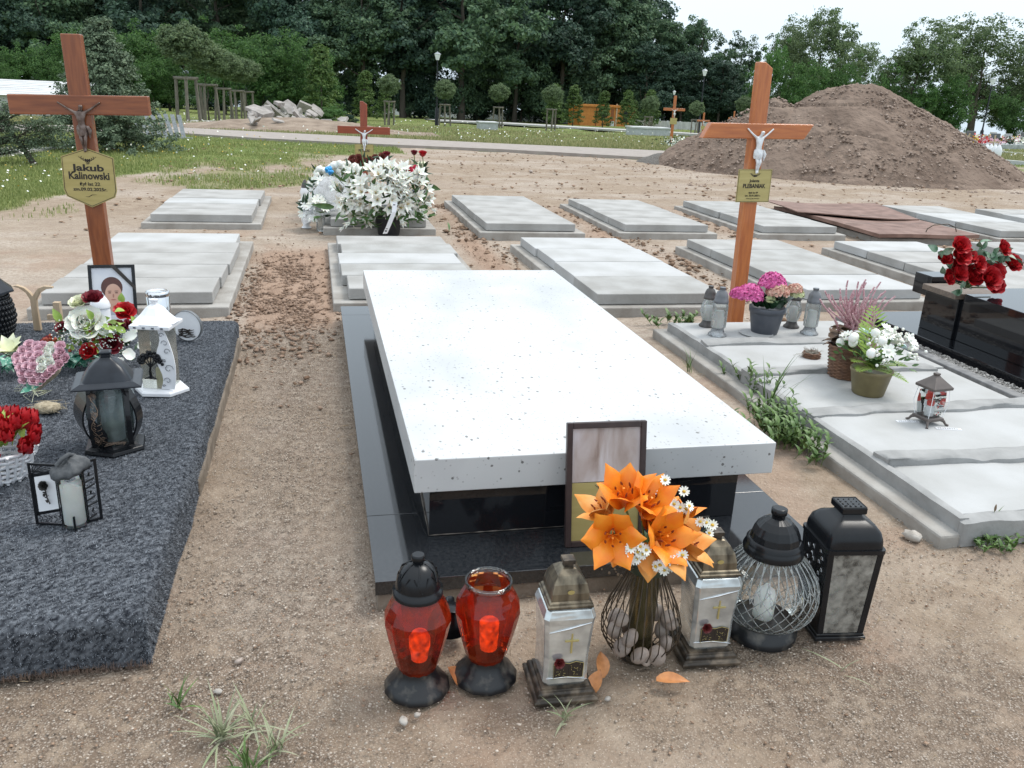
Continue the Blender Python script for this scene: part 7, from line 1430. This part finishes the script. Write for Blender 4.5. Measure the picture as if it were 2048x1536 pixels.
for k in range(70): a = r.uniform(0, 6.28); e = r.uniform(.05, .125); z = .09 + .10 * math.sqrt(max(0, 1 - (e / .13) ** 2)) * r.uniform(.5, 1); mb.petal((e * math.cos(a), e * math.sin(a), z), (math.cos(a), math.sin(a), .4), r.uniform(0, 6), .028, .010, .4, .9, .2, 1, 3, 2)
mb.build('leaves', K['leaf'], t)
wf, yf, bf = MB(), MB(), MB()
for k in range(46):
    a = r.uniform(0, 6.28); e = .13 * math.sqrt(r.random()); z = .10 + .11 * math.sqrt(max(0, 1 - (e / .14) ** 2)); c = (e * math.cos(a) + .01, e * math.sin(a), z + r.uniform(-.01, .02))
    if k % 4 == 0: wf.ball(c, (.015, .015, .017), 10, 7, 0, .04, r)
    elif k % 4 == 1: daisy(wf, c, (math.cos(a) * e * 8, math.sin(a) * e * 8 - .6, 1), .020, r, 0, 0)
    elif k % 9 == 2: daisy(bf, c, (math.cos(a) * e * 8, math.sin(a) * e * 8 - .6, 1), .024, r, 0, 0)
    else:
        for w_ in range(4): wf.ball((c[0] + r.gauss(0, .012), c[1] + r.gauss(0, .012), c[2] + r.gauss(0, .01)), .0055, 6, 4)
wf.build('white_blossoms', K['white_petal'], t); bf.build('pale_blue_blossoms', mat('pale_blue_petal', (.50, .72, .76), (.6, .78, .8), .5), t)
# small brown lantern with printed glass
t = thing('grave_lantern', 'small lantern with a brown pyramid roof and printed glass on curved feet', 'lantern', GR(1853, 846), R(8), s=1.2); K['brown_plastic'] = mat('brown_plastic', (.075, .06, .055), (.11, .09, .08), .4)
mb = MB(); mb.square([(.036, .018), (.038, .022), (.038, .028), (.034, .031)]); mb.build('base', K['brown_plastic'], t, .001)
for sx in (-1, 1):
    for sy in (-1, 1): mb = MB(); mb.tube([(sx * .028, sy * .028, .022), (sx * .038, sy * .038, .018), (sx * .043, sy * .043, .008), (sx * .050, sy * .050, .003)], [.006, .0055, .004, .005], 6); mb.build('foot', K['brown_plastic'], t)
mb = MB(); mb.square([(.027, .031), (.031, .06), (.033, .09), (.031, .125), (.028, .138)], 0, sm=False, cap0=False, cap1=False); mb.build('printed_glass', K['glass'], t)
for sx in (-1, 1):
    for sy in (-1, 1): mb = MB(); mb.tube([(sx * .032, sy * .032, .03), (sx * .041, sy * .041, .085), (sx * .036, sy * .036, .138)], .0012, 4); mb.build('wire', K['white_plastic'], t)
mb = MB(); mb.lathe([(.016, .032), (.017, .06), (.014, .064), (.014, .07)], 14); mb.lathe([(.012, .0705), (.014, .08), (.012, .09)], 12, 1); mb.build('candle', [K['white_plastic'], mat('red_cap', (.60, .03, .02), None, .4)], t)
mb = MB(); mb.prism([(-.028, .104), (.026, .106), (.029, .112), (.026, .120), (-.026, .118), (-.030, .111)], .001, 0, 'y', -.0335); mb.build('label_band', K['ink'], t); text('lettering', 'Pamiętamy', .0125, K['white_petal'], t, (0, -.0347, .1125), shear=.2, bold=.0002)
mb = MB()
for k in range(26):
    x = r.uniform(-.005, .027); z = r.uniform(.035, .098); mb.add([(x, -.0333, z), (x + .004, -.0334, z + .002), (x + .002, -.0333, z + .006), (x - .003, -.0333, z + .003)], [(0, 1, 2, 3)], k % 2)
mb.build('printed_flowers', [mat('print_red', (.35, .02, .02), None, .5), K['ink']], t)
mb = MB(); mb.square([(.044, .138), (.045, .142), (.045, .147), (.012, .180), (.009, .184)]); mb.square([(.007, .184), (.009, .187), (.009, .193)]); mb.build('roof', K['brown_plastic'], t, .001)
for px, py, rz_, lb, L_ in ((1815, 843, -.12, 'printed white paper strip lying left of the small brown lantern', .10), (1897, 858, -.25, 'printed white paper strip lying right of the small brown lantern', .11)):
    t = thing('paper_strip', lb, 'paper', GR(px, py, .002), rz_); MB().box(-L_ / 2, L_ / 2, -.011, .011, 0, .002).build('strip', K['white_plastic'], t); mb = MB()
    for k in range(9): mb.box(-L_ / 2 + .008 + k * .010, -L_ / 2 + .014 + k * .010, -.004, .003 + .002 * (k % 2), .0022, .0026)
    mb.build('printing', K['grey_plastic'], t)

# ------------------------------------------------------------------ red roses on the black monument
YM = 4.30; B0 = V(1925, 575, YM); t = thing('rose_bouquet', 'big red artificial roses lying on the black monument', 'flowers', Vector((B0.x, YM, .385)))
def WM(px, py, dy=0): return V(px, py, YM + dy) - t.location
RM = [(1916, 494, .040), (1905, 545, .052), (1936, 555, .05), (1972, 560, .052), (1985, 575, .042), (1983, 547, .046), (1915, 515, .045), (1930, 518, .042), (1885, 520, .034), (1950, 530, .038), (1999, 500, .038), (2018, 530, .042), (1890, 556, .035), (1965, 548, .04)]
for k, (px, py, s) in enumerate(RM): mb = MB(); mb.rose(WM(px, py, -.05 + .02 * (k % 3)), s * 1.35, (r.uniform(-.4, .4), -1, r.uniform(.2, .9)), 0, r, .9); mb.build('rose', K['red_petal'], t)
mb = MB()
for px, py in ((1895, 530), (1960, 500), (1950, 515), (1940, 530), (1985, 515), (2005, 515), (1880, 510), (1925, 505), (1890, 545), (1965, 525), (2015, 515), (1990, 530), (1920, 585)):
    for w_ in range(4): mb.petal(WM(px + r.gauss(0, 6), py + r.gauss(0, 6), -.02), (r.uniform(-1, 1), -.5, r.uniform(-.2, 1)), r.uniform(0, 6.28), .07, .042, .4, 1.1, .25, 1, 6, 3)
mb.build('leaves', mat('rose_leaf', (.06, .16, .08), (.25, .34, .25), .5, scale=30), t); mb = MB(); c0 = WM(1935, 575)
for px, py, s in RM: mb.tube([tuple(WM(px, py)), tuple((WM(px, py) + c0) / 2), tuple(c0)], .004, 4)
mb.build('stems', K['stem'], t)
# ------------------------------------------------------------------ the heap of white lilies on the far grave
YB = 8.95
BK = thing('flower_bucket', 'black bucket holding a large bunch of white lilies', 'bucket', Vector((V(772, 460, YB).x, YB - .35, 0))); mb = MB(); mb.lathe([(.10, 0), (.105, .005), (.145, .26), (.150, .27), (.150, .28), (.14, .28)], 28); mb.build('bucket', mat('matt_black_bucket', (.018, .019, .024), (.03, .031, .036), .6), BK)
LB = thing('lily_bunch', 'big bunch of white lilies spilling over the black bucket', 'flowers', Vector((BK.location.x, YB - .35, .26)))
def WL(px, py, dy=0): return V(px, py, LB.location.y + dy) - LB.location
r = random.Random(77); hs_ = [MB() for _ in range(1)]
for k in range(105):
    a = r.uniform(0, 6.28); e = math.sqrt(r.random()); px = 765 + 98 * e * math.cos(a); py = 388 + 52 * e * math.sin(a); dy = -.30 * (1 - e) + r.uniform(-.05, .12); c = WL(px, py, dy); ax = ((px - 765) / 70, -1.0, (395 - py) / 45 + .3); s = r.uniform(.085, .125); mb = MB()
    for w_ in range(6): mb.petal(c, ax, w_ * 1.047 + r.uniform(-.15, .15), s * r.uniform(.95, 1.15), s * .52, .3, r.uniform(1.0, 1.6), -.2, 1, 4, 2)
    for w_ in range(3): mb.tube([tuple(c), tuple(Vector(c) + Vector(ax).normalized() * s * .5 + Vector((r.gauss(0, .012), 0, r.gauss(0, .012))))], .0025, 3, 1)
    mb.build('lily', [K['white_petal'], K['yellow']], LB)
for px, py, s in ((700, 445, .08), (688, 455, .06), (800, 440, .09), (850, 405, .08), (862, 418, .07), (845, 430, .07), (690, 395, .08)):
    mb = MB(); 
    for w_ in range(6): mb.petal(WL(px, py, -.2), ((px - 765) / 60, -.6, -.5), w_ * 1.047, s, s * .4, .2, .9, -.2, 1, 4, 2)
    mb.build('lily', K['white_petal'], LB)
mb = MB()
for k in range(150): a = r.uniform(0, 6.28); mb.petal(WL(765 + 85 * r.uniform(-1, 1), 395 + 45 * r.uniform(-1, 1), r.uniform(-.15, .1)), (math.cos(a), -.4, math.sin(a) + .3), r.uniform(0, 6), r.uniform(.10, .17), .035, .2, .9, .25, 1, 5, 2)
for k in range(50): mb.petal(WL(r.gauss(765, 55), r.gauss(432, 9), -.15), (r.uniform(-1, 1), -.4, -.3), r.uniform(0, 6), .10, .03, .2, .9, .25, 1, 5, 2)
mb.build('leaves', K['leaf'], LB); mb = MB(); mb.petal(WL(735, 345, .25), (-.25, 0, 1), .0, .32, .07, -.1, .25, .3, 1, 8, 3); mb.petal(WL(852, 370, .0), (1, 0, -.3), 0, .16, .06, -.1, .4, .3, 1, 6, 3); mb.petal(WL(668, 414, -.1), (-1, -.1, .1), 0, .22, .06, -.1, .3, .3, 1, 6, 3); mb.petal(WL(767, 362, -.1), (0, 0, 1), 0, .16, .03, -.1, .2, .3, 1, 6, 3); mb.build('broad_leaf', K['leaf'], LB)
mb = MB(); pts = [WL(790, 405, -.36), WL(788, 425, -.38), WL(778, 450, -.37), WL(770, 468, -.36)]; wd = .022
v = []
for p in pts: v += [tuple(p + Vector((-wd, 0, 0))), tuple(p + Vector((wd, 0, .004)))]
mb.add(v, [(i * 2, i * 2 + 1, i * 2 + 3, i * 2 + 2) for i in range(3)]); rb = mb.build('ribbon', K['white_plastic'], LB); mb = MB()
for i in range(12): p = pts[0].lerp(pts[3], .08 + i * .075); p.x += (pts[1].x - pts[0].x) * math.sin(i / 12 * 3.1) * .2; mb.box(p.x - .010, p.x + .010, p.y - .006, p.y - .004, p.z - .004, p.z + .007)
mb.build('lettering', K['ink'], rb)
def mound_of(name, label, cat, px, py, w_px, h_px, m, n, seed, y=9.6, kind='rose', s=.05, lf=None):
    c = V(px, py, y); t = thing(name, label, cat, Vector((c.x, y, .14))); rr = random.Random(seed); k_ = y / 1701 / .93
    mb = MB()
    for k in range(n):
        a = rr.uniform(0, 6.28); e = math.sqrt(rr.random()); c = V(px + w_px * e * math.cos(a), py + h_px * e * math.sin(a), y + rr.uniform(-.12, .12)) - t.location; ax = (math.cos(a) * e, -.8, .6)
        if kind == 'rose': mb.rose(c, s * rr.uniform(.8, 1.2), ax, 0, rr)
        elif kind == 'ball': mb.ball(c, s * rr.uniform(.7, 1.1), 8, 6, 0, .25, rr)
        else: daisy(mb, c, ax, s, rr, 0, 0)
    mb.build('blossoms', m, t)
    if lf: 
        mb = MB()
        for k in range(lf): a = rr.uniform(0, 6.28); mb.petal(V(px + w_px * rr.uniform(-1, 1), py + h_px * rr.uniform(-.6, 1.2), y + rr.uniform(-.1, .1)) - t.location, (math.cos(a), -.3, .6), rr.uniform(0, 6), .12, .03, .3, 1, .2, 1, 4, 2)
        mb.build('leaves', K['leaf_dark'], t)
    return t
mound_of('white_wreath', 'wreath of white chrysanthemums behind the lilies, upper left of the heap', 'wreath', 688, 345, 34, 20, K['white_petal'], 90, 1, 10.0, 'ball', .036, 20)
mound_of('white_bunch', 'bunch of small white flowers at the far left of the heap', 'flowers', 645, 347, 16, 12, K['white_petal'], 40, 2, 9.9, 'ball', .03, 20)
mound_of('blue_flower', 'bright blue flower tucked into the white flowers on the heap', 'flower', 659, 341, 9, 7, mat('bright_blue_petal', (.03, .35, .72), (.02, .25, .6), .5), 14, 3, 9.7, 'ball', .022)
mound_of('white_posy', 'small white lilies and leaves low at the left foot of the heap', 'flowers', 628, 415, 24, 18, K['white_petal'], 34, 4, 8.9, 'daisy', .06, 26)
mound_of('white_posy', 'white blossoms above the striped leaves left of the bucket lilies', 'flowers', 648, 372, 28, 14, K['white_petal'], 34, 14, 9.5, 'daisy', .05, 34)
mound_of('dried_roses', 'dried brownish red roses at the foot of the small dark cross', 'flowers', 716, 326, 15, 8, mat('dried_red', (.20, .04, .03), (.13, .03, .02), .7), 12, 5, 10.6, 'rose', .045, 16)
mound_of('dried_roses', 'dried red blossoms just right of the small dark cross', 'flowers', 758, 320, 18, 8, bpy.data.materials['dried_red'], 12, 6, 10.5, 'rose', .04, 16)
mound_of('pink_bunch', 'bright pink flowers in a dark pot at the right of the heap', 'flowers', 823, 350, 13, 9, K['rose_pink'], 12, 7, 9.4, 'rose', .05, 14)
mound_of('cream_bunch', 'cream flowers behind the pink bunch at the right of the heap', 'flowers', 842, 338, 12, 11, K['cream_petal'], 16, 8, 9.7, 'ball', .03, 14)
for px, py, s, m, lb in ((773, 314, .052, 'wine_petal', 'single dark red rose on a long stem at the middle of the heap'), (828, 310, .045, 'wine_petal', 'dark red rose on a long stem beside the bright red one'), (845, 313, .055, 'red_petal', 'bright red rose on a long stem at the right of the flower heap')):
    c = V(px, py, 9.5); t = thing('long_stem_rose', lb, 'rose', Vector((c.x + .03, 9.5, .15))); mb = MB(); q = c - t.location; mb.rose(q, s, (0, -.4, 1), 0, r, .6); mb.build('blossom', K[m], t); mb = MB(); mb.tube([(0, 0, 0), (.01, 0, q.z * .5), tuple(q)], .005, 5); mb.build('stem', K['stem'], t); mb = MB()
    for k in range(9): mb.petal((0, 0, q.z * r.uniform(.3, .85)), (0, 0, 1), r.uniform(0, 6.28), .09, .045, .4, 1.6, .2, 1, 5, 3)
    mb.build('leaves', K['leaf_dark'], t)
c = V(836, 375, 9.3); t = thing('flower_pot', 'dark plastic pot under the pink flowers at the right of the heap', 'pot', Vector((c.x, 9.35, .14))); mb = MB(); mb.lathe([(.07, 0), (.09, .2), (.095, .2), (.095, .22)], 20); mb.build('pot', K['dark_plastic'], t)
mb = MB(); P0, P1 = V(606, 420, 8.85), V(700, 376, 9.2); v = []
n = 22
for i in range(n + 1):
    for j in range(9):
        u, w_ = i / n, j / 8; p = P0.lerp(P1, u); p.z += .20 * math.sin(u * 3.14) * math.sin(w_ * 3.14) - .12 * (w_ - .3) * 0; p.y += (w_ - .5) * .5; p.z = max(.05, p.z - .25 * abs(w_ - .5)) + .03 * float(fbm(u * 14, w_ * 8, 3, 4)); v.append(tuple(p))
mb.add(v, [(i * 9 + j, (i + 1) * 9 + j, (i + 1) * 9 + j + 1, i * 9 + j + 1) for i in range(n) for j in range(8)], 0, False)
tag(mb.build('cellophane_wrap', glassy('cellophane', (.86, .88, .9), .12, 1.5, (.8, .82, .85), .24, 18)), 'crumpled clear cellophane wrap on the left of the flower heap', 'wrapping')
for px, by, s, k, lb in ((613, 455, .17, 0, 'white patterned glass lantern at the left foot of the flower heap'), (642, 462, .16, 1, 'frosted straight glass lantern beside the white one at the left foot of the heap'), (611, 405, .20, 0, 'white lantern with a grey cap behind the cellophane')):
    g = G(px, by, 0); t = thing('grave_lantern', lb, 'lantern', g); mb = MB(); q = s / .2
    mb.lathe([(.06 * q, 0), (.035 * q, .03 * q), (.055 * q, .07 * q), (.065 * q, .13 * q), (.045 * q, .18 * q)] if k == 0 else [(.055 * q, 0), (.058 * q, .18 * q), (.06 * q, .2 * q)], 16); mb.build('body', K['milky_glass'] if k else K['white_plastic'], t)
    if px == 611: mb = MB(); mb.lathe([(.045 * q, .18 * q), (.04 * q, .22 * q), (.02 * q, .26 * q), (.01 * q, .28 * q)], 14); mb.build('cap', K['dark_lid'], t)
# flowers at the far cross
g = G(1352, 296); rg = np.random.RandomState(3); t = thing('flower_bunch', 'bunch of white flowers at the foot of the far small cross', 'flowers', g); C = rg.normal(0, 1, (160, 3)) * [.32, .15, .10] + [0, 0, .17]; v, f, a = leaves(C, .085, rg, up=1, aspect=.9); npmesh('blossoms', v, f, K['white_petal'], t); C = rg.normal(0, 1, (120, 3)) * [.32, .15, .11] + [-.1, .05, .18]; v, f, a = leaves(C, .1, rg, up=1, aspect=.5); npmesh('leaves', v, f, K['leaf_dark'], t)

# ------------------------------------------------------------------ weeds
K['weed'] = foliage('weed_leaves', (.05, .12, .03), (.15, .27, .07), trans=.3)
def leafy(name, label, loc, n, sx, sy, h, seed, L_=.045):
    rr = random.Random(seed); t = thing(name, label, 'weed', loc); mb = MB(); st_ = MB()
    for k in range(n):
        x, y = rr.gauss(0, sx), rr.gauss(0, sy); hh = h * rr.uniform(.4, 1.1); tx, ty = x * 1.25 + rr.gauss(0, .02), y * 1.1 + rr.gauss(0, .02); st_.tube([(x, y, 0), ((x + tx) / 2, (y + ty) / 2, hh * .6), (tx, ty, hh)], .0016, 4)
        for w_ in range(7):
            u = .25 + .75 * w_ / 6; mb.petal((x + (tx - x) * u, y + (ty - y) * u, hh * u), (0, 0, 1), w_ * 2.4 + rr.uniform(-.4, .4), L_ * rr.uniform(.6, 1.2), L_ * .42, .5, rr.uniform(1.2, 1.9), .25, 1, 4, 2)
    mb.build('leaves', K['weed_solid'], t); st_.build('stems', K['stem'], t); return t
K['weed_solid'] = mat('weed_leaf', (.055, .115, .025), (.12, .20, .05), .5, scale=18)
g = G(1570, 880); leafy('leafy_weed', 'dense leafy green weed growing between the white monument and the mortared grave', (g.x - .02, g.y - .0, 0), 95, .045, .10, .12, 1)
g = G(1525, 800); leafy('leafy_weed', 'taller green weed stems beside the mortared grave, behind the dense weed', (g.x, g.y, 0), 22, .03, .10, .16, 2, .04)
g = G(1345, 650); leafy('leafy_weed', 'thin weed at the left back corner of the mortared grave', g, 16, .09, .05, .07, 3, .05)
g = G(1982, 1085); leafy('leafy_weed', 'low weed at the front corner of the mortared grave', g, 24, .06, .03, .035, 4, .03)
def grassy(name, label, loc, n, L_, seed, flat=.5, wd=.004, m=None, tipup=1):
    rr = random.Random(seed); t = thing(name, label, 'grass', loc); mb = MB()
    for k in range(n):
        a = rr.uniform(0, 6.28); l_ = L_ * rr.uniform(.5, 1.2); b0 = rr.uniform(.1, flat); mb.petal((rr.gauss(0, .008), rr.gauss(0, .008), 0), (0, 0, 1), a, l_, wd * rr.uniform(.8, 1.4), b0, b0 + rr.uniform(.3, .9), .3, 1, 7, 2)
    mb.build('blades', m or K['weed_solid'], t); return t
K['pale_grass'] = mat('dusty_grass', (.22, .27, .14), (.32, .32, .22), .7, scale=20)
g = G(1530, 830); grassy('tall_grass', 'tall grass blades rising above the weed beside the mortared grave', g, 9, .33, 3, .45, .007)
g = G(1378, 745); grassy('grass_tuft', 'small grass tuft at the left edge of the mortared grave frame', g, 9, .14, 4, .6, .005)
g = G(1540, 690, .1)
for k, (px, py, n, L_, fl, m, lb) in enumerate([(360, 1415, 11, .085, 1.2, 'weed_solid', 'green leafy tuft in the gravel in front of the carpeted grave'), (440, 1478, 36, .12, 1.45, 'pale_grass', 'flattened dusty grass tuft near the bottom left of the picture'), (548, 1505, 22, .10, 1.2, 'pale_grass', 'dusty grass tuft right of the flattened one at the bottom'), (505, 1455, 14, .10, 1.5, 'pale_grass', 'thin pale grass blades lying above the flattened tuft'), (495, 1540, 20, .09, 1.0, 'weed_solid', 'green grass tuft cut by the bottom edge of the picture'), (1690, 1345, 3, .10, 1.5, 'pale_grass', 'three loose grass blades on the soil at the lower right'), (500, 670, 14, .07, 1.3, 'dry', 'dry grass tuft behind the carpeted grave'), (1130, 1440, 12, .07, 1.4, 'pale_grass', 'faint grass tuft in front of the left silver lantern')]):
    grassy('grass_tuft', lb, G(px, py), n, L_, 20 + k, fl, .0045, K[m])
t = thing('seed_head_grass', 'single grass stalk with a brown seed head at the front corner of the mortared grave', 'grass', G(1973, 1075)); mb = MB(); mb.tube([(0, 0, 0), (.004, 0, .06), (.006, 0, .105)], .0012, 4); mb.build('stalk', K['stem'], t); mb = MB(); mb.ball((.006, 0, .115), (.004, .004, .013), 8, 6, 0, .15, r); mb.build('seed_head', K['dry'], t); mb = MB(); mb.petal((0, 0, .01), (0, 0, 1), .3, .13, .006, .0, 1.3, .2, 1, 8, 2); mb.build('blade', K['weed_solid'], t)
# stones and bits on the ground
def stone(px, py, s, label, m='pebble_pale', z=0): mb = MB(); rr = random.Random(px); mb.ball((0, 0, s * .35), (s, s * .75, s * .6), 9, 6, 0, .22, rr); o = mb.build('stone', K[m]); o.location = G(px, py, z); o.rotation_euler[2] = rr.uniform(0, 3); tag(o, label, 'stone')
K['pebble_pale'] = mat('pale_stone', (.46, .43, .39), (.32, .28, .24), .8, scale=20, bump=.003)
stone(1822, 1078, .034, 'pale stone lump on the soil beside the corner of the mortared grave'); stone(437, 1385, .011, 'small white pebble in front of the carpeted grave'); stone(808, 1445, .014, 'pale stone chip in front of the domed red lantern'); stone(835, 1432, .009, 'tiny pale chip just right of the stone chip by the domed red lantern'); stone(478, 1325, .012, 'grey pebble in the gravel left of the red lanterns', 'pebble'); stone(1215, 1400, .009, 'small pale pebble in front of the wire vase'); stone(1062, 345, .05, 'brown stone on the sand behind the third row', 'pebble'); 
rr = random.Random(44)
mb = MB()
def twig(n, xr, yr, m, name, lmin, lmax, seed):
    rr = random.Random(seed); mb = MB()
    for k in range(n):
        x, y = rr.uniform(*xr), rr.uniform(*yr); a = rr.uniform(0, 3.14); l_ = rr.uniform(lmin, lmax); p = Vector((x, y, .004)); d = Vector((math.cos(a), math.sin(a), 0)) * l_; q = Vector((-math.sin(a), math.cos(a), 0)) * l_ * rr.uniform(-.3, .3); mb.tube([tuple(p), tuple(p + d * .5 + q + Vector((0, 0, rr.uniform(0, .006)))), tuple(p + d)], rr.uniform(.0005, .0012), 3)
    tag(mb.build(name, m), kind='stuff')
twig(420, (-.9, 2.6), (.95, 3.0), mat('straw_bits', (.40, .30, .19), (.2, .14, .09), .9), 'plant_litter', .008, .035, 1); twig(260, (-.45, .13), (3, 6), bpy.data.materials['straw_bits'], 'plant_litter', .01, .05, 2); twig(300, (1.45, 2.1), (1.2, 6), bpy.data.materials['straw_bits'], 'plant_litter', .01, .05, 3)
